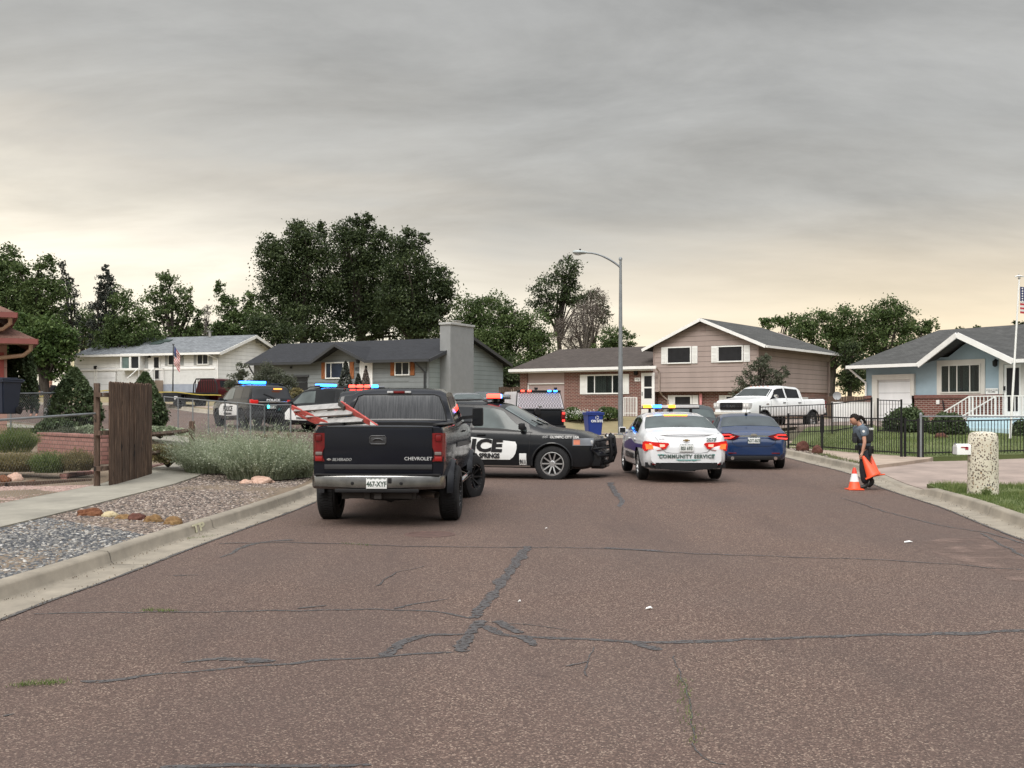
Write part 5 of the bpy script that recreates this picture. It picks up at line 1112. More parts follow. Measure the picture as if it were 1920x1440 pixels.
# ---------------- black utility pickup with diamond plate canopy
def canopy_truck():
    root = place('utility_truck', 'black police pickup with a diamond plate canopy, red and blue lights along its rear', 'police truck', .25, 42.8, 107, 'police vehicles with lights on', 1.0, z=.34)
    sp = dict(top=[(-2.8, .62), (-2.79, 1.28), (-.8, 1.30), (-.72, 1.84), (-.55, 1.92), (.6, 1.92), (.85, 1.86), (1.5, 1.42), (1.65, 1.36), (2.75, 1.24), (2.9, .6)], belt=[(-2.8, 1.27), (2.9, 1.25)], bot=[(-2.8, .55), (2.9, .5)], hw=[(-2.8, .93), (-2.6, .98), (2.3, .97), (2.9, .84)], tumble=.28, crown=.01, sm=.035)
    c = Car(root, sp); pm = paint('black_paint', (.010, .011, .013), .22); c.body(pm, (-1.65, 1.95), .40)
    b = NB('diamond_plate'); v = b.voro(14, 'F1', 'Distance', b.co((1, 1, 1))); ck = b.n('ShaderNodeTexChecker'); ck.inputs['Scale'].default_value = 18; b.l(b.co(), ck.inputs[0])
    b.set(Base_Color=b.mix(ck.outputs['Fac'], (.44, .40, .42), (.20, .18, .19)), Roughness=.38, Metallic=.85); b.bump(ck.outputs['Fac'], .7, .01); dia = b.m
    def can(bm):
        lo = [(-2.82, .93), (-.9, .93)]; z0, z1 = 1.31, 1.98
        pts = [(-2.80, .95, z0), (-2.80, -.95, z0), (-.88, -.95, z0), (-.88, .95, z0), (-2.62, .84, z1), (-2.62, -.84, z1), (-.90, -.84, z1), (-.90, .84, z1)]; vs = [bm.verts.new(p) for p in pts]
        for f in ((0, 1, 5, 4), (1, 2, 6, 5), (2, 3, 7, 6), (3, 0, 4, 7), (4, 5, 6, 7), (3, 2, 1, 0)): bm.faces.new([vs[i] for i in f])
        bmesh.ops.recalc_face_normals(bm, faces=bm.faces[:]); bmesh.ops.bevel(bm, geom=bm.edges[:], offset=.02, segments=2, affect='EDGES')
    cn = part('canopy', root, paint('white_canopy', (.62, .60, .62), .35), can)
    part('diamond_plate', cn, dia, lambda bm: grid(bm, [[(-2.812 + .18 * (z - 1.31) / .67, y * (.9 - .1 * (z - 1.31) / .67), z) for y in np.linspace(-1, 1, 9)] for z in np.linspace(1.35, 1.93, 5)]))
    part('frame', cn, M_blk, lambda bm: (tube(bm, [(-2.80, .95, 1.31), (-2.60, .85, 1.97), (-2.60, -.85, 1.97), (-2.80, -.95, 1.31), (-2.80, .95, 1.31)], .03, 8), bx(bm, -2.70, -2.55, -.85, .85, 1.96, 2.03, .015)))
    part('latch', cn, M_alu, lambda bm: bx(bm, -2.83, -2.78, -.06, .06, 1.40, 1.46, .01))
    for sd in (1, -1): part('side_door', cn, mat('canopy_panel', (.55, .53, .55), .4, .2), lambda bm: [grid(bm, [[(x0, sd * (.962 - .115 * (z - 1.31) / .67), z), (x0 + .55, sd * (.962 - .115 * (z - 1.31) / .67), z)] for z in (1.38, 1.88)]) for x0 in (-2.55, -1.95, -1.42)])
    for y0, y1, m in ((.60, .74, M_red_on), (.34, .48, M_red_on), (-.46, -.32, M_blu_on), (-.70, -.56, M_blu_on)): part('warning_lamp', cn, m, lambda bm: bx(bm, -2.73, -2.69, y0, y1, 1.97, 2.03, .008))
    for y_ in (.1, -.68): part('work_lamp', cn, M_blk, lambda bm: (bx(bm, -2.62, -2.52, y_ - .06, y_ + .06, 2.05, 2.14, .02), bx(bm, -2.58, -2.55, y_ - .02, y_ + .02, 2.0, 2.08)))
    part('tailgate', root, pm, lambda bm: bx(bm, -2.83, -2.79, -.8, .8, .72, 1.26, .015)); part('bumper', root, M_blk, lambda bm: bx(bm, -2.98, -2.75, -.95, .95, .48, .70, .03))
    part('spotlight', root, M_blk, lambda bm: lathe(bm, [(.001, .05), (.12, .05), (.14, .0), (.09, -.06), (.001, -.07)], 18, 'Y', Matrix.Translation((-2.9, .16, 1.22)) @ Matrix.Rotation(R(90), 4, 'Z')))
    for sd in (1, -1):
        t = part('tail_light', root, M_red_off, lambda bm: bx(bm, -2.83, -2.7, *sorted((sd * .83, sd * .985)), .84, 1.22, .02))
        for z in (.88, 1.16): part('lens', t, M_red_on2, lambda bm: bx(bm, -2.84, -2.82, *sorted((sd * .86, sd * .97)), z - .04, z + .04, .01))
        for q in ((.3, 1.35, .36, .9, 6.15, 6.88), (-.6, .2, -.55, .26, 6.15, 6.88)): c.side_patch('window', M_tint, q, sd)
        mirror(root, 1.0, .93, 1.45, sd, M_blk, big=True)
    c.cross('windshield', M_gla, .92, 1.44, v=.93); plate(root, -2.99, .6, 'CSP 331'); pass
    add_wheels(root, (-1.65, 1.95), .97, .40, .26, 'plain', M_blk)
canopy_truck()
# ---------------- white crew cab pickup on the driveway, facing left
def ram():
    root = place('pickup_truck', 'white four-door pickup truck parked on the driveway in front of the tan house', 'pickup truck', 11.75, 48.4, 222, None, 1.0, z=.68)
    sp = dict(top=[(-2.98, .70), (-2.96, 1.38), (-2.9, 1.42), (-1.16, 1.40), (-1.12, 1.42), (-1.02, 1.84), (-.88, 1.94), (.2, 2.0), (.75, 1.97), (1.0, 1.90), (1.62, 1.50), (1.8, 1.46), (2.75, 1.33), (2.92, 1.2), (2.98, .7)],
        belt=[(-3, 1.39), (-1.2, 1.37), (3, 1.34)], bot=[(-3, .66), (3, .58)], hw=[(-2.98, .96), (-2.8, 1.0), (2.4, 1.0), (2.8, .96), (2.98, .88)], tumble=.25, crown=.015, sm=.04)
    c = Car(root, sp); pm = paint('white_truck_paint', (.70, .71, .71), .25, dirt=.1); wx = (-1.85, 1.95); c.body(pm, wx, .42, extra_cut=(-2.88, -1.22, -.82, .82, .85, 1.8))
    for sd in (1, -1):
        for q in ((.25, 1.5, .32, 1.02, 6.15, 6.9), (-.85, .13, -.78, .2, 6.15, 6.9)): c.side_patch('window', M_tint, q, sd)
        mirror(root, 1.15, .96, 1.52, sd, M_chr if sd > 0 else M_blk, big=False); handle(c, .42, 1.24, sd, M_blk); handle(c, -.78, 1.24, sd, M_blk)
        hl = part('headlight', root, M_lens, lambda bm: bx(bm, 2.72, 3.0, *sorted((sd * .60, sd * .95)), .98, 1.24, .05)); part('lamp', hl, M_wht, lambda bm: (bx(bm, 2.98, 3.012, *sorted((sd * .66, sd * .76)), 1.06, 1.16, .02), bx(bm, 2.98, 3.012, *sorted((sd * .80, sd * .90)), 1.06, 1.16, .02)))
        part('wheel_arch_trim', root, M_blk, lambda bm: [tube(bm, [(w_ + .49 * math.cos(a), sd * 1.005, .43 + .49 * math.sin(a)) for a in np.linspace(-.1, 3.24, 20)], .03, 6) for w_ in wx])
        part('tail_light', root, M_red_off, lambda bm: bx(bm, -3.0, -2.9, *sorted((sd * .84, sd * .985)), .98, 1.34, .03)); part('side_badge', root, M_chr, lambda bm: bx(bm, 1.62, 1.80, *sorted((sd * 1.0, sd * 1.01)), 1.16, 1.20))
        part('running_board', root, M_blk, lambda bm: bx(bm, -1.1, 1.4, *sorted((sd * .86, sd * 1.02)), .50, .55, .01))
    c.seams([1.42, (.18, .18, 2.2, 7), (-.95, -.95, 2.4, 7), (-1.17, -1.17, 1.4, 6)])
    c.cross('windshield', glass('dark_screen', (.03, .036, .036), .05), 1.06, 1.58, v=.94); part('rear_window', root, M_tint, lambda bm: grid(bm, [[(-1.12, y, 1.46) for y in (-.75, 0, .75)], [(-1.02, y, 1.82) for y in (-.66, 0, .66)]]))
    g = part('grille', root, M_blk, lambda bm: bx(bm, 2.90, 3.02, -.58, .58, .92, 1.24, .04)); part('chrome_bar', g, M_chr, lambda bm: (bx(bm, 3.02, 3.035, -.56, -.22, 1.07, 1.09), bx(bm, 3.02, 3.035, .22, .56, 1.07, 1.09)))
    text('lettering', 'RAM', .14, (3.03, 0, 1.08), (R(90), 0, R(90)), M_chr, g, bold=.006, xs=1.5)
    part('hood_vent', root, M_blk, lambda bm: bx(bm, 1.9, 2.3, -.9, -.82, 1.36, 1.375) )
    part('bumper', root, M_chr, lambda bm: bx(bm, 2.86, 3.14, -.97, .97, .60, .84, .06)); part('bumper', root, M_blk, lambda bm: bx(bm, -3.14, -2.9, -.96, .96, .66, .80, .03))
    part('tailgate', root, pm, lambda bm: bx(bm, -3.0, -2.95, -.83, .83, .82, 1.40, .015)); part('toolbox', root, mat('box_beige', (.4, .38, .34), .6), lambda bm: (bx(bm, -2.1, -1.4, -.5, .6, 1.2, 1.50, .02), bx(bm, -1.9, -1.6, -.2, .0, 1.5, 1.6, .01)))
    part('roof_marker', root, M_amb, lambda bm: [bx(bm, .86, .94, y - .03, y + .03, 1.965, 1.985, .008) for y in (-.45, -.2, 0, .2, .45)])
    add_wheels(root, wx, 1.0, .42, .29, 'truck', M_alu, boltm=M_blk)
ram()
# ---------------- flatbed truck and small trailer on the far left
def flatbed():
    y = 62; x = (398 - CX) / F * y; root = place('flatbed_truck', 'dark red flatbed truck with a black rack, in front of the white house', 'truck', x, y, 62, None, .92)
    sp = dict(top=[(-.5, .7), (-.49, 1.3), (-.42, 1.80), (-.3, 1.88), (.7, 1.88), (.9, 1.82), (1.5, 1.38), (1.7, 1.32), (2.7, 1.2), (2.8, .6)], belt=[(-.5, 1.25), (2.8, 1.22)], bot=[(-.5, .5), (2.8, .5)], hw=[(-.5, .95), (2.3, .96), (2.8, .84)], tumble=.28, crown=.01)
    c = Car(root, sp); pm = paint('dark_red_paint', (.055, .006, .008), .3); c.body(pm, (1.9,), .4)
    for sd in (1, -1): c.side_patch('window', M_tint, (-.2, 1.35, -.15, .9, 6.15, 6.88), sd); mirror(root, 1.0, .93, 1.45, sd, M_blk, big=True)
    c.cross('windshield', M_gla, .96, 1.44, v=.93)
    part('flat_bed', root, M_blk, lambda bm: (bx(bm, -3.1, -.6, -1.1, 1.1, .85, .98, .02), bx(bm, -3.1, -.7, -.45, .45, .55, .85), bx(bm, -2.9, -2.2, -1.05, -.6, .5, .84), bx(bm, -2.9, -2.2, .6, 1.05, .5, .84)))
    def rack(bm):
        tube(bm, [(-.62, -1.0, .98), (-.62, -.95, 1.55), (-.62, -.75, 1.86), (-.62, .75, 1.86), (-.62, .95, 1.55), (-.62, 1.0, .98)], .04, 8)
        for y_ in np.linspace(-.8, .8, 9): bar(bm, (-.62, y_, .98), (-.62, y_, 1.84), .03)
    part('headache_rack', root, M_blk, rack); part('bumper', root, M_blk, lambda bm: bx(bm, 2.75, 2.95, -.9, .9, .5, .75, .03)); add_wheels(root, (-1.9, 1.9), .98, .40, .26, 'plain', M_blk)
flatbed()
def trailer():
    y = 60; x = (336 - CX) / F * y; root = place('trailer', 'small black box trailer left of the flatbed truck, beyond the chain link fence', 'trailer', x, y, 20, None, 1)
    part('box', root, M_blk, lambda bm: (bx(bm, -.9, .9, -.6, .6, .35, .78, .03), bx(bm, -.85, .85, -.55, .55, .78, .82, .01))); part('tongue', root, M_blk, lambda bm: bar(bm, (.9, 0, .4), (1.9, 0, .4), .06))
    part('sticker', root, M_decw, lambda bm: (bx(bm, -.30, -.12, -.605, -.601, .48, .66), bx(bm, .15, .27, -.605, -.601, .45, .7), bx(bm, .34, .46, -.605, -.601, .45, .7)))
    for sd in (1, -1): part('wheel', root, M_rub, lambda bm: lathe(bm, [(.1, -.08), (.28, -.08), (.30, 0), (.28, .08), (.1, .08)], 20, 'Y', Matrix.Translation((0, sd * .68, .3)), close=True))
trailer()
# ================================================================ houses
M_fnd = conc_mat('foundation', (.28, .28, .28), 1)
class House:
    def __init__(s, name, label, px, y, theta, base, cat='house', group='houses along the street'):
        s.X = (px - CX) / F * y; s.Y = y; th = R(theta); s.u = (math.cos(th), -math.sin(th)); s.v = (math.sin(th), math.cos(th)); s.base = base
        s.o = empty(name, (s.X, y, base), -th, label=label, cat=cat, group=group)
    def U(s, px, v=0):
        k = (px - CX) / F; X0 = s.X + v * s.v[0]; Y0 = s.Y + v * s.v[1]; return (k * Y0 - X0) / (s.u[0] - k * s.u[1])
    def V(s, px, u):
        k = (px - CX) / F; X0 = s.X + u * s.u[0]; Y0 = s.Y + u * s.u[1]; return (k * Y0 - X0) / (s.v[0] - k * s.v[1])
    def Z(s, py, u, v=0):
        d = s.Y + u * s.u[1] + v * s.v[1]; return CZ + (HOR - py) / F * d - s.base
    def rect(s, x0, y0, x1, y1, v=0):
        """photo rectangle on the front plane -> u0,u1,z0,z1"""
        a, b = s.U(x0, v), s.U(x1, v); m = (a + b) / 2; return a, b, s.Z(y1, m, v), s.Z(y0, m, v)
    def box(s, name, m, u0, u1, v0, v1, z0, z1, bev=0, parent=None, **k):
        bm = bmesh.new(); bx(bm, u0, u1, v0, v1, z0, z1, bev); return finish(name, bm, m, parent or s.o, angle=20, **k)
    def roof(s, m, polys, t=.14, name='roof', parent=None):
        bm = bmesh.new(); slab(bm, polys, t); return finish(name, bm, m, parent or s.o, angle=None)
    def fascia(s, m, pts, h=.16, w_=.05, name='fascia', parent=None, dz=-.09):
        bm = bmesh.new()
        for a, b in zip(pts, pts[1:]): bar(bm, (a[0], a[1], a[2] + dz), (b[0], b[1], b[2] + dz), w_, h)
        return finish(name, bm, m, parent or s.o, angle=None)
    def window(s, r, v=0, fm=None, bars=(), hbars=(), fw=.06, shutters=None, sm=None, curt=None, gm=None, name='window', sw=.36, trim=None, axis='u', slat=True):
        """framed window standing on the wall plane v; bars = fractions"""
        fm = fm or M_wht; u0, u1, z0, z1 = r; T = (lambda bm: None)
        M = None
        if axis == 'v': M = Matrix(((0, -1, 0, v), (1, 0, 0, 0), (0, 0, 1, 0), (0, 0, 0, 1)))   # local (along, out, z) -> wall facing +u
        f = -1
        def B(bm, a0, a1, d0, d1, c0, c1, bev=0):
            if axis == 'v': bx(bm, v - d1, v - d0, a0, a1, c0, c1, bev)     # outwards is +u
            else: bx(bm, a0, a1, v + d0, v + d1, c0, c1, bev)
        bm = bmesh.new(); a, b = (-.085, .02)
        B(bm, u0, u1, a, b, z1 - fw, z1); B(bm, u0, u1, a, b, z0, z0 + fw); B(bm, u0, u0 + fw, a, b, z0 + fw, z1 - fw); B(bm, u1 - fw, u1, a, b, z0 + fw, z1 - fw)
        for t in bars: c_ = u0 + (u1 - u0) * t; B(bm, c_ - fw * .35, c_ + fw * .35, a + .01, b, z0 + fw, z1 - fw)
        for t in hbars: c_ = z0 + (z1 - z0) * t; B(bm, u0 + fw, u1 - fw, a + .012, b, c_ - fw * .3, c_ + fw * .3)
        if trim: B(bm, u0 - trim, u1 + trim, -.05, .0, z1, z1 + trim); B(bm, u0 - trim, u1 + trim, -.05, 0, z0 - trim * .6, z0); B(bm, u0 - trim, u0, -.05, 0, z0, z1); B(bm, u1, u1 + trim, -.05, 0, z0, z1)
        fo = finish(name, bm, fm, s.o, angle=None)
        bm = bmesh.new(); B(bm, u0 + fw * .8, u1 - fw * .8, -.045, -.035, z0 + fw * .8, z1 - fw * .8); finish('pane', bm, gm or M_hgl, fo, angle=None)
        if curt:
            for c0, c1, cm in curt:
                bm = bmesh.new(); n = 28; rows = [[], []]
                for k in range(n + 1):
                    uu = u0 + (u1 - u0) * (c0 + (c1 - c0) * k / n); vv = v - .02 - .012 * math.sin(k * 1.3)
                    for q, zz in enumerate((z0 + fw, z1 - fw)): rows[q].append((uu, vv, zz))
                grid(bm, rows); finish('curtain', bm, cm, fo)
        if shutters:
            for sd in shutters:
                bm = bmesh.new(); q0, q1 = (u0 - sw - .03, u0 - .03) if sd < 0 else (u1 + .03, u1 + sw + .03)
                B(bm, q0, q1, -.045, .0, z0, z1, .004)
                if slat:
                    n = int((z1 - z0) / .09)
                    for k in range(n):
                        if abs(k - n / 2) < .6: continue
                        zz = z0 + .06 + (z1 - z0 - .12) * (k + .5) / n; B(bm, q0 + .05, q1 - .05, -.062, -.045, zz - .014, zz + .014)
                else:
                    for zz in (z0 + .12, z1 - .12): B(bm, q0 + .015, q1 - .015, -.065, -.045, zz - .04, zz + .04)
                    m_ = (z0 + z1) / 2
                    a_ = Vector((q0 + .05, v - .055, z0 + .17)); b_ = Vector((q1 - .05, v - .055, z1 - .17)); 
                    if axis == 'u': bar(bm, a_, b_, .02, .06)
                finish('shutter', bm, sm or M_wht, fo, angle=None)
        return fo
def transglass():
    b = NB('clear_house_glass'); t = b.n('ShaderNodeBsdfTransparent'); t.inputs[0].default_value = (.62, .68, .66, 1); b.set(Base_Color=(.03, .035, .035), Roughness=.04)
    mx = b.n('ShaderNodeMixShader'); mx.inputs[0].default_value = .68; b.l(b.b.outputs[0], mx.inputs[1]); b.l(t.outputs[0], mx.inputs[2]); b.l(mx.outputs[0], b.t.nodes['Material Output'].inputs[0]); return b.m
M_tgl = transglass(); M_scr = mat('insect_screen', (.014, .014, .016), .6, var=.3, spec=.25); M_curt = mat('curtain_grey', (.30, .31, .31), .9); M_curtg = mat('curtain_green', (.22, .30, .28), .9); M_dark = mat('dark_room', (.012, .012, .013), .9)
M_brick = brick('red_brick', (.10, .027, .022), (.20, .052, .038), (.33, .26, .22), .26, .088, .017); M_white_s = siding('white_siding', (.76, .76, .75), .30, .3)
M_grey_s = siding('grey_siding', (.185, .20, .205), .29); M_grey_s2 = siding('grey_siding_side', (.235, .265, .255), .29); M_tan_s = siding('tan_siding', (.315, .25, .225), .29, .55)
M_stuc = mat('blue_stucco', (.30, .39, .45), .9, var=.06, vs=2, bump=.35, bs=45); M_stuc_g = mat('grey_stucco', (.23, .235, .235), .95, var=.08, vs=2, bump=.5, bs=40)
M_sh_g = shingle('grey_shingles', (.17, .18, .19), .45); M_sh_d = shingle('dark_shingles', (.028, .029, .033), .25); M_sh_b = shingle('brown_shingles', (.068, .056, .05), .25); M_sh_k = shingle('charcoal_shingles', (.07, .07, .068)); M_sh_r = shingle('red_brown_shingles', (.16, .085, .065))
M_trim = mat('white_trim', (.72, .71, .69), .6, var=.05); M_trimd = mat('dark_trim', (.03, .032, .036), .5); M_gdoor = siding('garage_door', (.68, .68, .69), .53, .25); M_woodsh = wood_mat('shutter_wood', (.16, .05, .018), (.30, .105, .035), (.42, .17, .07), 2)
M_pinkp = mat('pink_panel', (.36, .275, .265), .7, var=.05)
def downspout(h, u, v, z0, z1, m, kick=.3, name='downspout'):
    return part(name, h.o, m, lambda bm: tube(bm, [(u - kick, v - .45, z1 + .05), (u - kick * .8, v - .40, z1 - .05), (u, v - .06, z1 - .45), (u, v - .06, z0)], .038, 8))
# ---------------- tan split-level with brick wing
def tan_house():
    h = House('house', 'tan split-level house with a low red brick wing and white shutters, behind the street lamp', 1422, 58, 35, 1.05)
    uL = h.U(1225); uM = h.U(1318); D = 11.8; zt = h.Z(641, 0); zb = h.Z(733, 0); ap = h.Z(598, uM, -.3); e = .35
    # gabled upper block
    bm = bmesh.new(); wl = [(uL, 0, zb), (0, 0, zb), (0, 0, zt), (uM, 0, ap - .12), (uL, 0, zt)]; f = bm.faces.new([bm.verts.new(p) for p in wl]); r_ = bmesh.ops.extrude_face_region(bm, geom=[f]); bmesh.ops.translate(bm, vec=(0, D, 0), verts=[v for v in r_['geom'] if isinstance(v, bmesh.types.BMVert)])
    bmesh.ops.recalc_face_normals(bm, faces=bm.faces[:]); wall = finish('wall', bm, M_tan_s, h.o, angle=None)
    part('trim', wall, M_tan_t, lambda bm: (bx(bm, -.09, .012, -.012, .09, zb, zt - .05), bx(bm, uL - .012, uL + .08, -.012, .0, zb, zt - .2), bx(bm, -.1, .012, D - .1, D + .01, zb, zt)))
    h.box('brick_wall', M_brick, uL + .05, -.05, .45, D - .3, -.3, zb - .004)
    sl = (ap - zt) / (uM - uL); zr = zt - sl * e; vr = D + .5; vhip = D - 3.2
    A, B, C_, Dd = (uL - e - .2, -.35, zt - sl * (e + .2) + .06), (uM, -.35, ap + .05), (e + .2, -.35, zt - sl * (e + .2) + .06), None
    h.roof(M_sh_k, [[A, B, (uM, vhip, ap + .05), (uL - e - .2, vr, A[2])], [B, C_, (e + .2, vr, C_[2]), (uM, vhip, ap + .05)], [(uM, vhip, ap + .05), (e + .2, vr, C_[2]), (uL - e - .2, vr, A[2])]], .12)
    h.fascia(M_trim, [(A[0], A[1] - .03, A[2]), (B[0], B[1] - .03, B[2]), (C_[0], C_[1] - .03, C_[2])], .17, .05, 'bargeboard'); h.fascia(M_trim, [(C_[0] + .04, C_[1], C_[2]), (C_[0] + .04, vr, C_[2])], .13, .10, 'gutter')
    part('downspout', h.o, M_tan_t, lambda bm: tube(bm, [(C_[0], D - .3, C_[2] - .15), (.07, D - .5, C_[2] - .55), (.07, D - .5, -.2)], .04, 8))
    part('gable_vent', h.o, M_tan_t, lambda bm: [bx(bm, uM - .17 + .02, uM + .17, -.03, .0, h.Z(622, uM) + k * .075, h.Z(622, uM) + .045 + k * .075) for k in range(7)])
    h.window(h.rect(1251, 650, 1305 - 8, 682), shutters=(-1, 1), sw=.33, fw=.07, gm=M_scr); h.window(h.rect(1346, 648, 1394, 679), shutters=(-1, 1), sw=.35, fw=.07, gm=M_scr)
    rr = h.rect(1264, 741, 1298, 775, .45); h.window(rr, v=.45, shutters=(-1, 1), sw=.35, fw=.09, gm=M_scr); rr2 = h.rect(1360, 741, 1390, 775, .45); h.window(rr2, v=.45, shutters=(-1,), sw=.33, fw=.09, gm=M_tint)
    # brick wing
    w0 = h.U(975); zw = h.Z(697, (uL + w0) / 2, 0); g0, g1 = h.U(988), h.U(1058)
    DW = 8.0
    h.box('brick_wall', M_brick, w0, g0, 0, DW, -.3, zw); h.box('brick_wall', M_brick, g1, uL, 0, DW, -.3, zw); h.box('garage_panel', M_pinkp, g0, g1, .12, .3, h.Z(719, g0), zw); gd = h.box('garage_door', M_pinkp, g0, g1, .16, .3, -.3, h.Z(720, g0) - .003)
    part('trim', gd, M_trim, lambda bm: (bx(bm, g0, g1, .08, .16, h.Z(720, g0) - .03, h.Z(720, g0) + .04), bx(bm, g0 + .002, g0 + .09, .07, .16, -.2, h.Z(722, g0))))
    ru = h.U(1043, 3.5); rz = h.Z(651, (ru + uL) / 2, 3.8); ez = h.Z(692, w0, -.5); eL = h.U(955, -.5)
    E1, E2, R1, R2 = (eL, -.5, ez), (uL - .01, -.5, ez), (ru, 3.9, rz), (uL - .01, 3.9, rz)
    h.roof(M_sh_b, [[E1, E2, R2, R1], [R1, R2, (uL - .01, 8.4, ez), (eL, 8.4, ez)], [E1, R1, (eL, 8.4, ez)]], .1)
    h.fascia(M_trim, [(eL - .03, -.53, ez), (uL + .45, -.53, ez)], .17, .09, 'gutter'); h.fascia(M_trim, [(eL - .03, -.53, ez), (eL - .03, 8.4, ez)], .17, .06)
    h.box('soffit', M_trim, eL, uL, -.48, -.005, zw - .01, zw + .04)
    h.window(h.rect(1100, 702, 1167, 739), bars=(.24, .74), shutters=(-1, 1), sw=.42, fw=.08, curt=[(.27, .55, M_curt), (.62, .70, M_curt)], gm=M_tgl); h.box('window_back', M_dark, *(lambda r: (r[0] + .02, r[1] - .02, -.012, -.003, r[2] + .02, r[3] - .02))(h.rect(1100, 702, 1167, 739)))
    h.box('soldier_course', M_brick, h.U(1098), h.U(1170), -.03, -.002, h.Z(744, h.U(1130)), h.Z(739.5, h.U(1130)))
    r = h.rect(1203, 699, 1228, 768); d = h.box('door', M_trim, r[0], r[1], -.06, -.002, -.1, r[3], .01)
    for y0, y1 in ((705, 725), (728, 747)): a_, b_, c_, e_ = h.rect(1209, y0, 1223, y1); part('pane', d, M_scr, lambda bm: bx(bm, a_, b_, -.072, -.055, c_, e_))
    part('handle', d, M_blk, lambda bm: bx(bm, r[0] + .06, r[0] + .09, -.10, -.06, h.Z(742, r[0]), h.Z(735, r[0])))
    r = h.rect(1191, 709, 1200, 714); pl_ = h.box('number_plaque', M_trim, r[0] - .02, r[1] + .02, -.03, -.002, r[2] - .03, r[3] + .02); text('lettering', '2710', .16, ((r[0] + r[1]) / 2, -.034, (r[2] + r[3]) / 2), (R(90), R(12), 0), M_decb, pl_, bold=.003, xs=.8)
    r = h.rect(1190, 696, 1196, 703); h.box('wall_lamp', M_blk, r[0], r[1], -.14, -.002, r[2], r[3], .03)
    part('downspout', h.o, mat('beige_spout', (.36, .29, .25), .6), lambda bm: tube(bm, [(uL + .42, -.5, ez - .1), (uL + .42, -.08, ez - .35), (uL + .42, -.08, zb + .05), (uL + .42, .3, zb - .2), (uL + .75, .38, zb - .5), (uL + .75, .38, .1)], .05, 8))
    st = h.U(1193)
    part('porch_step', h.o, M_walk2, lambda bm: (bx(bm, h.U(1176), h.U(1232), -1.4, -.005, -.5, -.08, .01), bx(bm, h.U(1180), h.U(1215), -1.9, -1.41, -.6, -.28, .01)))
    def rl(bm):
        a, b_ = h.U(1170, -1.35), h.U(1194, -1.35); z0, z1 = h.Z(777, a, -1.35), h.Z(745, a, -1.35)
        for z in (z0 + .08, z1): bar(bm, (a, -1.35, z), (b_, -1.35, z), .035)
        for k in range(9): bar(bm, (a + (b_ - a) * k / 8, -1.35, z0 - .1), (a + (b_ - a) * k / 8, -1.35, z1), .03 if k % 8 else .05)
    part('railing', h.o, M_wht, rl)
    fp = h.U(1312, .3); part('small_flag', h.o, mat('flag_cloth_small', (.5, .2, .2), .8, var=.4, vs=9), lambda bm: (tube(bm, [(fp, .3, h.Z(733, fp)), (fp, .3, h.Z(775, fp))], .014, 6), grid(bm, [[(fp + .02 * math.sin(z * 9), .28 - .01, z), (fp + .15, .27 + .03 * math.sin(z * 7), z)] for z in np.linspace(h.Z(768, fp), h.Z(738, fp), 9)])))
    return h
M_tan_t = mat('tan_trim', (.27, .205, .185), .7, var=.06)
tan = tan_house()
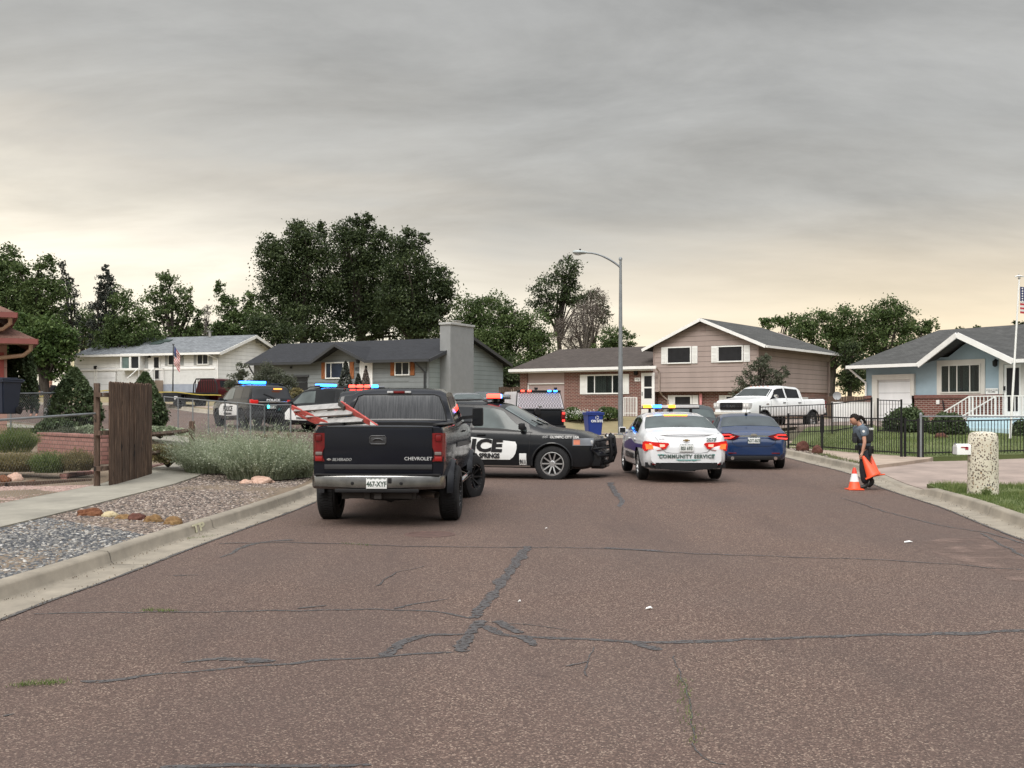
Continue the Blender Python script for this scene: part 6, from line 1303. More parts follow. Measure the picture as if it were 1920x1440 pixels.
# ---------------- grey ranch with chimney
def grey_house():
    h = House('house', 'grey house with black roof, tall stucco chimney and orange wooden shutters', 803, 64, 28, 1.45)
    uL = h.U(476); D = 9.4; zt = h.Z(671, 0); rz_ = h.Z(634, 0, D / 2); mid = D / 2
    h.box('wall', M_grey_s, uL, 0, 0, D, -.4, zt)
    bm = bmesh.new(); f = bm.faces.new([bm.verts.new(p) for p in ((.004, 0, -.4), (.004, D, -.4), (.004, D, zt), (.004, mid, rz_ - .1), (.004, 0, zt))]); r_ = bmesh.ops.extrude_face_region(bm, geom=[f]); bmesh.ops.translate(bm, vec=(-.2, 0, 0), verts=[v for v in r_['geom'] if isinstance(v, bmesh.types.BMVert)]); bmesh.ops.recalc_face_normals(bm, faces=bm.faces[:]); finish('wall', bm, M_grey_s2, h.o, angle=None)
    ez = zt - .08; eR = .45; eL = h.U(459, -.55); ru = h.U(522, mid); 
    gu0, gu1, gum = h.U(583, -.55), h.U(686, -.55), h.U(634, -.55); gz = h.Z(645, gum, -.55); sl = (rz_ + .05 - ez) / (mid + .55)
    vg = (gz - ez) / sl - .55
    E = lambda u: (u, -.55, ez); 
    h.roof(M_sh_d, [[E(eL), E(gu0), (gum, vg, gz), (gum, mid, rz_ + .05), (ru, mid, rz_ + .05)], [E(gu1), E(eR), (eR, mid, rz_ + .05), (gum, mid, rz_ + .05), (gum, vg, gz)], [(ru, mid, rz_ + .05), (eR, mid, rz_ + .05), (eR, D + .5, ez), (eL, D + .5, ez)], [E(eL), (ru, mid, rz_ + .05), (eL, D + .5, ez)], [(gu0, -.551, ez), (gum, -.9, gz), (gum, vg, gz)], [(gum, -.9, gz), (gu1, -.551, ez), (gum, vg, gz)]], .12)
    h.fascia(M_trimd, [(eL, -.6, ez), (gu0, -.6, ez)], .15, .08, 'gutter'); h.fascia(M_trimd, [(gu0, -.62, ez), (gum, -.93, gz), (gu1, -.62, ez)], .17, .05, 'bargeboard'); h.fascia(M_trimd, [(gu1, -.6, ez), (eR, -.6, ez)], .15, .08, 'gutter')
    h.fascia(M_trimd, [(eR + .02, -.6, ez), (eR + .02, mid, rz_ + .05), (eR + .02, D + .5, ez)], .2, .05, 'bargeboard')
    gw0, gw1 = h.U(600, -.0), h.U(668, 0); bm = bmesh.new(); f = bm.faces.new([bm.verts.new(p) for p in ((gw0 - .6, -.01, zt - .05), (gw1 + .6, -.01, zt - .05), (gum, -.01, gz - .18))]); r_ = bmesh.ops.extrude_face_region(bm, geom=[f]); bmesh.ops.translate(bm, vec=(0, .3, 0), verts=[v for v in r_['geom'] if isinstance(v, bmesh.types.BMVert)]); finish('gable_wall', bm, M_grey_s, h.o, angle=None)
    c0, c1 = h.V(825, .004), h.V(869, .004); zc = h.Z(612, 0, (c0 + c1) / 2)
    ch = h.box('chimney', M_stuc_g, .006, .75, c0, c1, -.4, zc); part('chimney_cap', ch, mat('cap_grey', (.36, .36, .35), .8), lambda bm: bx(bm, -.05, .82, c0 - .07, c1 + .07, zc + .002, zc + .14, .01)); part('flue', ch, M_alu, lambda bm: (bx(bm, .2, .55, (c0 + c1) / 2 - .3, (c0 + c1) / 2 + .2, zc + .141, zc + .26), bx(bm, .12, .63, (c0 + c1) / 2 - .42, (c0 + c1) / 2 + .32, zc + .30, zc + .33)))
    v_ = h.V(876, .004); part('side_vent', h.o, M_trim, lambda bm: [bx(bm, .006, .04, v_ - .28, v_ + .28, h.Z(665, 0, v_) + k * .11, h.Z(665, 0, v_) + .06 + k * .11) for k in range(5)])
    part('corner_trim', h.o, mat('grey_trim', (.17, .185, .19), .7), lambda bm: (bx(bm, -.08, .016, -.012, .1, -.4, zt - .1), bx(bm, uL + .5, -1.4, -.02, -.002, h.Z(716, -4), h.Z(714, -4) + .02)))
    h.window(h.rect(611, 679, 656, 710), bars=(.24, .74), shutters=(-1, 1), sw=.30, sm=M_woodsh, slat=False, fw=.07, gm=glass('blue_glass', (.02, .028, .045), .05)); h.window(h.rect(741, 678, 769, 704), bars=(.5,), shutters=(-1, 1), sw=.30, sm=M_woodsh, slat=False, fw=.07)
    r = h.rect(678, 678, 697, 737); d = h.box('door', M_trim, r[0], r[1], -.06, -.002, r[2], r[3], .01); part('pane', d, M_tint, lambda bm: bx(bm, (r[0] + r[1]) / 2 - .09, (r[0] + r[1]) / 2 + .09, -.07, -.055, r[2] + .5, r[3] - .25)); part('door_frame', d, M_wht, lambda bm: (bx(bm, r[0] - .1, r[0], -.08, -.002, r[2], r[3] + .1), bx(bm, r[1], r[1] + .1, -.08, -.002, r[2], r[3] + .1), bx(bm, r[0], r[1], -.08, -.002, r[3] + .002, r[3] + .1)))
    text('house_number', '1822V', .30, ((h.U(665) + h.U(676)) / 2, -.01, h.Z(691.5, -4)), (R(90), 0, 0), M_trimd, h.o, bold=.01, xs=.55)
    r = h.rect(671, 674, 676, 681); h.box('wall_lamp', M_blk, r[0], r[1], -.2, -.002, r[2], r[3], .03); r = h.rect(544, 687, 548, 691); h.box('wall_vent', M_blk, r[0], r[1], -.03, -.002, r[2], r[3])
    r = h.rect(552, 706, 577, 740); h.box('garage_shade_panel', M_dark, r[0], r[1], -.02, -.003, -.2, r[3]); part('dark_frame', h.o, M_trimd, lambda bm: bx(bm, r[0] - .05, r[1] + .1, -.08, -.021, r[3] - .05, r[3] + .08))  # flat dark panel on the wall paints the shade of an opening
    dx = h.U(797, 0); part('downspout', h.o, M_trimd, lambda bm: tube(bm, [(h.U(785), -.58, ez - .12), (h.U(789), -.45, ez - .3), (dx, -.07, ez - .75), (dx, -.07, -.3)], .055, 8)); ex = h.U(478); part('downspout', h.o, M_trimd, lambda bm: tube(bm, [(eL + .25, -.5, ez - .12), (eL + .35, -.4, ez - .4), (ex + .05, -.07, ez - .85), (ex + .05, -.07, -.3)], .05, 8))
    h.box('porch', M_walk2, h.U(664), h.U(712), -1.8, -.005, -.6, h.Z(737, h.U(690)) - .01)
    return h
grey = grey_house()
# ---------------- white ranch
def white_house():
    h = House('house', 'white house with grey roof, bay window and two garage doors, far left', 410, 80, 22, 2.35)
    uL = h.U(139); zt = h.Z(660, 0); D = 10.5; mid = D / 2; vp = h.V(488, 0); vb = h.V(530, 0); D = min(12.0, vb - .4); mid = D / 2; rz_ = h.Z(628, 0, mid)
    h.box('wall', M_white_s, uL, -.0, 0, D, -.5, zt)
    bm = bmesh.new(); f = bm.faces.new([bm.verts.new(p) for p in ((.004, 0, -.5), (.004, D, -.5), (.004, D, zt), (.004, mid, rz_ - .1), (.004, 0, zt))]); r_ = bmesh.ops.extrude_face_region(bm, geom=[f]); bmesh.ops.translate(bm, vec=(-.2, 0, 0), verts=[v for v in r_['geom'] if isinstance(v, bmesh.types.BMVert)]); bmesh.ops.recalc_face_normals(bm, faces=bm.faces[:]); finish('wall', bm, M_white_s, h.o, angle=None)
    eL = h.U(134, -.5); ez = zt - .02; ru = h.U(210, mid); eR = .55
    h.roof(M_sh_g, [[(eL, -.5, ez), (eR, -.5, ez), (eR, mid, rz_), (ru, mid, rz_)], [(ru, mid, rz_), (eR, mid, rz_), (eR, D + .5, ez), (eL, D + .5, ez)], [(eL, -.5, ez), (ru, mid, rz_), (eL, D + .5, ez)]], .12)
    h.fascia(M_trim, [(eL, -.54, ez), (eR, -.54, ez)], .16, .09, 'gutter'); h.fascia(M_trim, [(eR + .02, -.54, ez), (eR + .02, mid, rz_), (eR + .02, D + .5, ez)], .22, .05, 'bargeboard', dz=-.14)
    v_ = h.V(484, 0); part('gable_vent', h.o, mat('vent_grey', (.3, .3, .3), .7), lambda bm: bx(bm, .006, .05, v_ - .3, v_ + .3, h.Z(644, 0, v_), h.Z(636, 0, v_)))
    lo = h.Z(694, -8); 
    part('ledge', h.o, M_trim, lambda bm: bx(bm, uL, -.3, -.10, -.002, lo - .02, lo + .10)); h.box('white_brick_base', brick('white_brick', (.70, .70, .69), (.76, .76, .75), (.55, .55, .54)), h.U(217), -.02, -.06, -.002, h.Z(721, -8), lo - .021); h.box('foundation', mat('blue_grey_base', (.27, .30, .36), .85), h.U(217), -.02, -.055, -.003, -.5, h.Z(721, -8) - .005)
    for a_, b_ in ((150, 177), (183, 218)):
        r = h.rect(a_, 691, b_, 733); g = h.box('garage_door', M_gdoor, r[0], r[1], -.03, -.004, -.2, r[3]); part('door_frame', g, M_trim, lambda bm: (bx(bm, r[0] - .1, r[0], -.06, -.003, -.2, r[3] + .1), bx(bm, r[1], r[1] + .1, -.06, -.003, -.2, r[3] + .1)))
    r = h.rect(235, 664, 271, 692); bb = part('bay_window', h.o, M_wht, lambda bm: (bx(bm, r[0], r[1], -.55, -.003, r[2] - .12, r[2] + .05, .01), bx(bm, r[0], r[1], -.55, -.003, r[3] - .22, r[3] + .02, .01), bx(bm, r[0], r[0] + .1, -.55, -.003, r[2] + .051, r[3] - .221), bx(bm, r[1] - .1, r[1], -.55, -.003, r[2] + .051, r[3] - .221), bx(bm, (r[0] + r[1]) / 2 - .09, (r[0] + r[1]) / 2 + .09, -.55, -.40, r[2] + .051, r[3] - .221)))
    m_ = (r[0] + r[1]) / 2; part('pane', bb, glass('green_glass', (.11, .15, .14), .08), lambda bm: bx(bm, r[0] + .13, m_ - .12, -.48, -.46, r[2] + .06, r[3] - .23)); part('pane', bb, M_hgl, lambda bm: bx(bm, m_ + .12, r[1] - .13, -.48, -.46, r[2] + .06, r[3] - .23))
    part('bay_side_shutter', bb, mat('shutter_grey', (.30, .31, .31), .7), lambda bm: bx(bm, r[1] + .05, r[1] + .35, -.04, -.003, r[2], r[3] - .1))
    msh = MT['shutter_grey']
    h.window(h.rect(316, 665, 338, 685), bars=(.5,), shutters=(-1, 1), sw=.28, sm=msh, fw=.06); h.window(h.rect(370, 664, 392, 684), bars=(.5,), shutters=(-1, 1), sw=.28, sm=msh, fw=.07)
    r = h.rect(288, 667, 301, 713); d = h.box('door', M_trim, r[0], r[1], -.06, -.003, r[2], r[3]); part('pane', d, M_scr, lambda bm: bx(bm, r[0] + .09, r[1] - .12, -.07, -.055, r[2] + .12, r[3] - .12))
    part('entry_step', h.o, M_walk2, lambda bm: [bx(bm, h.U(284), h.U(307), -1.2 - k * .3, -.003 if k == 0 else -1.2 - (k - 1) * .3 - .001, -.5, r[2] - .02 - k * .17) for k in range(5)])
    def rl(bm):
        for u_ in (h.U(280), h.U(309)):
            bar(bm, (u_, -.1, r[2] + .9), (u_, -1.2, r[2] + .9), .04); bar(bm, (u_, -1.2, r[2] + .9), (u_, -2.4, r[2] + .1), .04)
            for q in (0, 1): bar(bm, (u_, -.15 - q, r[2] - .1), (u_, -.15 - q, r[2] + .9), .04)
        bar(bm, (h.U(280), -1.25, r[2] + .9), (h.U(284), -1.25, r[2] + .9), .04)
    part('railing', h.o, M_wht, rl)
    for x_, y0, y1 in ((180, 665, 669), (180, 686, 692), (281, 665, 671)): a_, b_, c_, e_ = h.rect(x_ - 2, y0, x_ + 2, y1); h.box('wall_lamp', M_blk, a_, b_, -.16, -.003, c_, e_, .02)
    sl = (rz_ - ez) / (mid + .5)
    def sky(bm):
        for (x0, x1, y0, y1) in ((290, 316, 637, 641), (280, 300, 642, 646)):
            vv = []; 
            for x_, y_ in ((x0, y1), (x1, y1), (x1 + 8, y0), (x0 + 8, y0)):
                v1 = (h.Z(y_, -8, 1.5) - ez) / sl - .5; u1 = h.U(x_, v1); vv.append((u1, v1, ez + sl * (v1 + .5) + .09))
            slab(bm, [vv], .08)
    part('skylight', h.o, mat('skylight_dark', (.05, .07, .065), .3), sky)
    u_ = h.U(398, mid); part('roof_pipe', h.o, M_alu, lambda bm: (tube(bm, [(u_, mid - .3, rz_ - .1), (u_, mid - .3, rz_ + .35)], .12, 10), bx(bm, u_ - .18, u_ + .18, mid - .48, mid - .12, rz_ + .34, rz_ + .40)))
    part('downspout', h.o, M_trim, lambda bm: tube(bm, [(h.U(393), -.5, ez - .12), (h.U(398), -.5, ez - .2), (h.U(409), -.06, ez - .5), (h.U(409), -.06, -.3)], .06, 8))
    return h
white_house()
h = House('house', 'small cream gable house peeking out behind the white house, far left', 200, 108, 25, 2.8); uL = h.U(95); ua = h.U(172); zt = h.Z(640, ua); ap = h.Z(626, ua)
bm = bmesh.new(); M_cream = siding('cream_siding', (.52, .46, .31), .3, .2); g0, g1 = h.U(133), h.U(203)
f = bm.faces.new([bm.verts.new(p) for p in ((g0, 0, -.5), (g1, 0, -.5), (g1, 0, zt), (ua, 0, ap), (g0, 0, zt))]); r_ = bmesh.ops.extrude_face_region(bm, geom=[f]); bmesh.ops.translate(bm, vec=(0, 8, 0), verts=[v for v in r_['geom'] if isinstance(v, bmesh.types.BMVert)]); bmesh.ops.recalc_face_normals(bm, faces=bm.faces[:]); finish('wall', bm, M_cream, h.o, angle=None)
h.roof(M_sh_b, [[(g0 - .5, -.4, zt - .15), (ua, -.4, ap + .1), (ua, 8, ap + .1), (g0 - .5, 8, zt - .15)], [(ua, -.4, ap + .1), (g1 + .5, -.4, zt - .15), (g1 + .5, 8, zt - .15), (ua, 8, ap + .1)]], .12); h.fascia(mat('cream_trim', (.5, .40, .30), .7), [(g0 - .5, -.43, zt - .15), (ua, -.43, ap + .1), (g1 + .5, -.43, zt - .15)], .22, .05, 'bargeboard')
r = h.rect(168, 633, 175, 643); h.box('gable_vent', mat('vent_cream', (.36, .33, .24), .7), r[0], r[1], -.04, -.002, r[2], r[3])
# ---------------- blue stucco house on the right
def blue_house():
    h = House('house', 'pale blue stucco house with brick base, white trim and porch on the right', 1624, 51.8, 58, .78)
    end = h.U(2080); D = 9; zt = h.Z(689, 0); ub = h.Z(740, 4); bz = h.Z(741, h.U(1800))
    ez = h.Z(681, -.5, -.7); eL = h.U(1589, -.8)
    h.box('wall', M_stuc, 0, end, 0, D, bz, ez + .12); g0, g1 = h.U(1640), h.U(1712)
    h.box('brick_base', M_brick, 0, g0 - .12, -.06, D - .1, -.5, bz - .002); h.box('brick_base', M_brick, g1 + .12, h.U(1883), -.06, .5, -.5, bz - .002); h.box('brick_base', M_brick, h.U(1917), end, -.06, .5, -.5, bz - .002)
    part('brick_ledge', h.o, brick('ledge_brick', (.15, .035, .028), (.2, .05, .04), (.24, .17, .14), .07, .2), lambda bm: (bx(bm, -.03, g0 - .13, -.10, -.062, bz - .12, bz + .02), bx(bm, g1 + .13, h.U(1882), -.12, -.062, bz - .12, bz + .02)))
    r = h.rect(1648, 712, 1710, 800); gd = h.box('garage_door', M_gdoor, r[0], r[1], -.02, -.002, -.2, r[3]); tr = mat('cream_white_trim', (.56, .54, .50), .7, var=.05)
    part('door_frame', gd, tr, lambda bm: (bx(bm, r[0] - .3, r[0] - .002, -.14, -.001, -.2, r[3] + .25), bx(bm, r[1] + .002, r[1] + .2, -.14, -.001, bz, r[3] + .25), bx(bm, r[0], r[1], -.14, -.001, r[3] + .002, r[3] + .25)))
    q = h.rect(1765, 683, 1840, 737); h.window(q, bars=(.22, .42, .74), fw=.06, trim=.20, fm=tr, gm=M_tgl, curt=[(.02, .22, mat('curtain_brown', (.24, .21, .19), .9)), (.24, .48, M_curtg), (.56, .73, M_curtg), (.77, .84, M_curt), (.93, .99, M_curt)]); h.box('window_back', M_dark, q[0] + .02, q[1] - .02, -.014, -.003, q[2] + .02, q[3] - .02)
    r = h.rect(1884, 681, 1917, 790); fz = h.Z(782, h.U(1900)); d = h.box('door', M_trim, r[0], r[1], -.05, -.002, fz, r[3] - .05); a_, b_ = h.U(1889), h.U(1912); part('pane', d, M_scr, lambda bm: bx(bm, a_, b_, -.065, -.045, fz + .25, r[3] - .2)); part('door_frame', d, tr, lambda bm: (bx(bm, h.U(1876), r[0] - .002, -.12, -.001, bz + .021, r[3] + .2), bx(bm, r[0], r[1], -.12, -.001, r[3] - .04, r[3] + .2), bx(bm, r[1] + .002, r[1] + .25, -.12, -.001, fz, r[3] + .2))); part('handle', d, M_blk, lambda bm: bx(bm, h.U(1885) - .01, h.U(1885) + .04, -.13, -.05, h.Z(732, r[0]), h.Z(724, r[0])))
    r = h.rect(1866, 674, 1877, 688); lm = part('wall_lamp', h.o, M_blk, lambda bm: (lathe(bm, [(.02, r[3]), (.11, r[3] - .08), (.10, r[2] + .06), (.04, r[2])], 8, 'Z', Matrix.Translation(((r[0] + r[1]) / 2, -.22, 0))), bar(bm, ((r[0] + r[1]) / 2, -.22, r[3] + .02), ((r[0] + r[1]) / 2, -.0, r[3] - .06), .03)))
    r = h.rect(1851, 729, 1874, 739); sg = h.box('sign', M_wht, r[0], r[1], -.115, -.09, r[2], r[3] + .02); text('lettering', 'OPERATORS', .115, ((r[0] + r[1]) / 2, -.118, r[3] - .07), (R(90), 0, 0), mat('sign_grey', (.25, .25, .25), .6), sg, bold=.002); text('lettering', 'HOME', .13, ((r[0] + r[1]) / 2, -.118, r[2] + .09), (R(90), 0, 0), MT['sign_grey'], sg, bold=.002)
    r = h.rect(1758, 750, 1764, 758); h.box('garden_tap', M_trim, r[0], r[1], -.12, -.065, r[2], r[3], .02); part('hose', h.o, M_blk, lambda bm: tube(bm, [(h.U(1770), -.1, h.Z(751, r[0])), (h.U(1772), -.12, h.Z(760, r[0])), (h.U(1774), -.1, h.Z(771, r[0]))], .03, 6))
    # roof: hip at left, front gable
    ru = h.U(1760, 4.5); rz_ = h.Z(619, ru, 4.5); gu0, gum, gu1 = h.U(1719, -.8), h.U(1803, -.8), h.U(1898, -.8); gz = h.Z(623, gum, -1.0); ez = h.Z(680, gu0, -.7); eR = end + .6; eL = h.U(1589, -.7)
    sl = (rz_ - ez) / 5.2; vg = (gz - ez) / sl - .7; E = lambda u: (u, -.7, ez)
    vg = min(vg, 4.5)
    h.roof(M_sh_k, [[E(eL), E(gu0), (gum, vg, gz), (gum, 4.5, rz_), (ru, 4.5, rz_)], [E(gu1), E(eR), (eR, 4.5, rz_), (gum, 4.5, rz_), (gum, vg, gz)], [(ru, 4.5, rz_), (eR, 4.5, rz_), (eR, 9.6, ez), (eL, 9.6, ez)], [E(eL), (ru, 4.5, rz_), (eL, 9.6, ez)], [(gu0, -.701, ez), (gum, -1.1, gz), (gum, vg, gz)], [(gum, -1.1, gz), (gu1, -.701, ez), (gum, vg, gz)]], .12)
    h.fascia(M_trim, [(eL, -.76, ez), (gu0, -.76, ez)], .15, .12, 'gutter'); h.fascia(M_trim, [(gu0, -.74, ez), (gum, -1.14, gz), (gu1, -.74, ez)], .24, .06, 'bargeboard', dz=-.12); h.fascia(M_trim, [(gu1, -.76, ez), (eR, -.76, ez)], .15, .12, 'gutter'); h.fascia(M_trim, [(eL - .02, -.76, ez), (eL - .02, 9.6, ez)], .16, .08, 'gutter')
    w0, w1 = h.U(1765), h.U(1850); bm = bmesh.new(); f = bm.faces.new([bm.verts.new(p) for p in ((gu0 + .7, -.01, ez + .0), (gu1 - .6, -.01, ez + .0), (gum, -.01, gz - .2))]); r_ = bmesh.ops.extrude_face_region(bm, geom=[f]); bmesh.ops.translate(bm, vec=(0, .3, 0), verts=[v for v in r_['geom'] if isinstance(v, bmesh.types.BMVert)]); finish('gable_wall', bm, M_stuc, h.o, angle=None)
    part('downspout', h.o, M_trim, lambda bm: tube(bm, [(eL + .1, -.7, ez - .15), (eL + .15, -.6, ez - .25), (.06, -.1, ez - .85), (.06, -.1, bz + .0)], .05, 8))
    # porch with blue painted steps and white railings
    bp = mat('porch_blue', (.40, .53, .58), .6, var=.08); fz = h.Z(782, h.U(1900)) - .02
    p0 = h.U(1870, -1.6)
    U0, U1 = h.U(1882), end
    pr = part('porch', h.o, bp, lambda bm: (bx(bm, U0 - .3, U1, -2.1, -.07, -.7, fz, .01), bx(bm, U0 - .25, U1, -2.5, -2.101, -.7, fz - .2, .01), bx(bm, U0 - .2, U1, -2.9, -2.501, -.7, fz - .40, .01)))
    st = part('porch_step', pr, bp, lambda bm: [bx(bm, U0 - .3 - .32 * (k + 1), U0 - .301 - .32 * k, -2.05, -.12, -.7, fz - .17 * (k + 1), .01) for k in range(5)])
    def rail(bm, v_):
        a = Vector((U0 - .25, v_, fz)); b_ = Vector((U0 - 1.85, v_, fz - .86)); hh = Vector((0, 0, .9))
        bar(bm, a + hh, b_ + hh, .05); bar(bm, a + Vector((0, 0, .1)), b_ + Vector((0, 0, .12)), .035); bar(bm, a, a + hh, .06); bar(bm, b_ - Vector((0, 0, .2)), b_ + hh, .06)
        for k in range(1, 9): p_ = a.lerp(b_, k / 9); bar(bm, p_ + Vector((0, 0, .1)), p_ + hh, .025)
    for v_ in (-.2, -2.0): part('railing', pr, M_wht, lambda bm: rail(bm, v_))
    def rail2(bm):
        for z_ in (.1, .9): bar(bm, (U0 - .25, -2.0, fz + z_), (U1, -2.0, fz + z_), .045)
        n = 26
        for k in range(n): u_ = U0 - .1 + (U1 - U0) * k / n; bar(bm, (u_, -2.0, fz), (u_, -2.0, fz + .9), .028 if k % 6 else .055)
    part('railing', pr, M_wht, rail2)
    return h
blue = blue_house()
# ---------------- corner of the red-brown house at the left edge
def red_house():
    y = 31; root = empty('house', P(13, 760, y), R(27), label='corner of a reddish house with brown eaves and gutters at the left edge', cat='house', group='houses along the street'); root.location.z = .9; o = root.location
    W = lambda px, py, yy=y: P(px, py, yy) - o
    wl = siding('pink_siding', (.34, .20, .16), .33, .4); xr = W(13, 700).x
    part('wall', root, wl, lambda bm: bx(bm, xr - 5, xr, .0, 7, -.4, W(0, 637).z)); part('upper_wall', root, wl, lambda bm: bx(bm, xr - 5, W(2, 600).x, 1.0, 7, W(0, 637).z + .003, W(0, 586).z))
    brd = mat('red_frame', (.25, .045, .035), .6); wn = part('window', root, brd, lambda bm: (bx(bm, xr - .7, xr - .08, -.05, -.002, W(0, 742).z, W(0, 661).z), )); part('pane', wn, mat('lace_pane', (.35, .33, .28), .5, var=.5, vs=12), lambda bm: bx(bm, xr - .62, xr - .2, -.06, -.04, W(0, 738).z, W(0, 668).z))
    ft = mat('red_fascia', (.20, .06, .05), .6)
    for (px0, py0, px1, py1, yy, zb, nm) in ((-90, 588, 48, 634, y, 0, 'lower_roof'), (-90, 540, 37, 590, y + .8, 0, 'upper_roof')):
        a = W(px1, py1, yy - .4); bz = W(px0, py0, yy).z; sl = .42
        rf = part(nm, root, M_sh_r, lambda bm: slab(bm, [[(a.x - 5, -.6, a.z), (a.x, -.6, a.z), (a.x - 2.2, 3.2, a.z + 1.3), (a.x - 5, 3.2, a.z + 1.3)], [(a.x, -.6, a.z), (a.x, 7, a.z), (a.x - 2.2, 3.2, a.z + 1.3)]], .08)); part('gutter', rf, ft, lambda bm: (bar(bm, (a.x - 5, -.66, a.z - .09), (a.x + .05, -.66, a.z - .09), .12, .15), bar(bm, (a.x + .03, -.66, a.z - .09), (a.x + .03, 7, a.z - .09), .1, .15)))
        part('soffit', rf, mat('peach_soffit', (.42, .30, .20), .7), lambda bm: bx(bm, a.x - 5, a.x - .02, -.58, 0, a.z - .16, a.z - .10)); part('downspout', rf, mat('peach_spout', (.40, .27, .18), .6), lambda bm: tube(bm, [(a.x - .12, -.62, a.z - .15), (a.x - .12, -.55, a.z - .32), (a.x - .3, -.35, a.z - .48), (a.x - .95, -.08, a.z - .56)] + ([(a.x - .97, -.06, -.3)] if nm == 'lower_roof' else [])[:0], .06, 8))
red_house()
# ================================================================ trees
T = tree
T('tall dark cottonwood at the left of the big clump behind the grey house', 575, 2.4, 98, [(530, 500, 42, 62), (585, 455, 48, 42), (560, 440, 30, 32), (600, 520, 45, 70), (520, 570, 40, 60), (575, 600, 60, 42), (560, 424, 11, 16), (520, 460, 16, 18), (605, 425, 10, 14), (610, 625, 50, 22), (500, 470, 22, 38), (555, 530, 40, 50)], 'dark', .31, .62, .5, limbs=22, gap=1.1)
T('tallest dark cottonwood in the middle of the clump behind the grey house', 668, 2.4, 100, [(690, 412, 14, 14), (668, 415, 12, 14), (680, 622, 55, 24), (735, 615, 50, 28), (675, 430, 34, 30), (660, 480, 48, 55), (735, 500, 30, 60), (725, 570, 40, 50), (715, 455, 26, 34), (690, 520, 45, 60), (650, 560, 45, 55), (700, 590, 40, 40), (640, 440, 22, 30)], 'dark', .31, .62, .55, limbs=22, gap=1.1)
T('dark spreading cottonwood at the right of the clump behind the grey house', 765, 2.3, 96, [(768, 436, 12, 12), (795, 448, 14, 14), (800, 622, 55, 20), (838, 560, 16, 40), (765, 455, 30, 28), (770, 500, 50, 45), (800, 540, 45, 50), (750, 560, 45, 55), (830, 530, 22, 38), (780, 600, 55, 35), (820, 590, 30, 32)], 'dark', .31, .62, .5, limbs=22, gap=1.1)
T('mid green tree rising just right of the grey chimney', 880, 2.2, 90, [(875, 580, 32, 34), (890, 625, 46, 42), (862, 660, 35, 40), (905, 580, 30, 30), (910, 660, 40, 45)], 'green', .26, .8, .3)
T('round green tree between the chimney and the brick wing roof', 945, 2.2, 88, [(935, 580, 34, 34), (960, 610, 42, 36), (985, 640, 42, 42), (925, 650, 40, 52), (1000, 610, 36, 34), (960, 690, 50, 40), (1015, 650, 36, 40)], 'green', .26, .8, .3)
T('tall loose tree with bent trunk left of the street lamp', 1050, 2.2, 94, [(1065, 505, 30, 27), (1045, 540, 40, 34), (1010, 560, 24, 30), (1075, 550, 26, 30), (1030, 585, 30, 22)], 'dark', .26, .85, .3, limbs=16, gap=.85, twigs=20)
T('brown half-dead tree beside the street lamp pole', 1100, 2.1, 90, [(1100, 600, 42, 42), (1085, 640, 38, 30), (1060, 625, 34, 36), (1120, 560, 20, 28)], 'twig', .13, .42, .3, limbs=18, twigs=160, bark=M_bark2)
T('dark loose tree right behind the street lamp pole', 1115, 2.1, 92, [(1112, 568, 26, 30), (1130, 590, 18, 24), (1100, 655, 20, 22)], 'dark', .24, .7, .2, limbs=12, twigs=50)
T('low green tree right of the lamp pole above the brick wing roof', 1160, 2.1, 86, [(1150, 632, 30, 24), (1175, 638, 20, 20), (1130, 650, 22, 22)], 'green', .24, .9, .2, twigs=20)
T('dark evergreen screen between the grey house and the brick wing', 955, 1.8, 76, [(960, 700, 26, 34), (940, 720, 16, 40), (975, 715, 20, 36)], 'dark', .22, 1.0, .15)
# left wall of trees
T('dark green tree cut by the left edge of the picture', 15, 2.4, 82, [(10, 490, 28, 34), (20, 560, 34, 60), (-20, 520, 40, 60), (0, 620, 40, 50), (45, 590, 40, 60)], 'green', .29, .8, .35)
T('tall pointed green tree behind the reddish house', 85, 2.4, 80, [(82, 500, 22, 26), (75, 545, 34, 45), (95, 560, 34, 42), (60, 600, 34, 45), (90, 620, 40, 45), (35, 520, 22, 40)], 'green', .29, .8, .35)
T('sparse grey-green spruce right of the tall pointed tree', 128, 2.4, 84, [(118, 505, 10, 16), (124, 535, 18, 22), (132, 565, 22, 24), (130, 600, 24, 26), (135, 640, 26, 26)], 'spruce', .26, .75, .2, gap=.8)
T('dark pointed spruce left of centre of the left tree line', 198, 2.4, 88, [(198, 508, 8, 14), (200, 528, 18, 16), (202, 552, 27, 20), (196, 580, 32, 24), (196, 610, 36, 26), (190, 640, 38, 24)], 'spruce', .26, 1.25, .25)
T('mid green tree in front of the dark pointed spruce', 240, 2.4, 86, [(225, 560, 24, 26), (245, 590, 32, 30), (220, 615, 34, 30), (260, 620, 30, 26), (200, 640, 30, 24), (270, 635, 44, 24), (230, 635, 44, 24)], 'green', .26, .8, .25)
T('round airy tree with visible trunk behind the white house roof', 318, 2.5, 92, [(312, 530, 24, 22), (300, 560, 30, 30), (340, 560, 28, 28), (325, 590, 34, 26), (365, 585, 20, 24), (285, 600, 26, 28), (345, 630, 36, 16), (372, 620, 18, 22), (300, 630, 36, 18)], 'green', .30, .85, .32, limbs=18, gap=.8)
T('thin bare dead tree between the airy tree and the leaning green tree', 388, 2.5, 90, [(388, 590, 8, 30), (389, 620, 10, 22)], 'twig', .10, .15, .12, limbs=10, twigs=70, bark=M_bark2)
T('leaning green tree left of the big cottonwood clump', 425, 2.5, 90, [(412, 545, 12, 20), (425, 580, 26, 30), (440, 610, 34, 26), (415, 620, 24, 22), (465, 560, 14, 24), (470, 600, 30, 40), (440, 630, 44, 20), (400, 630, 20, 16)], 'green', .28, 1.05, .28)
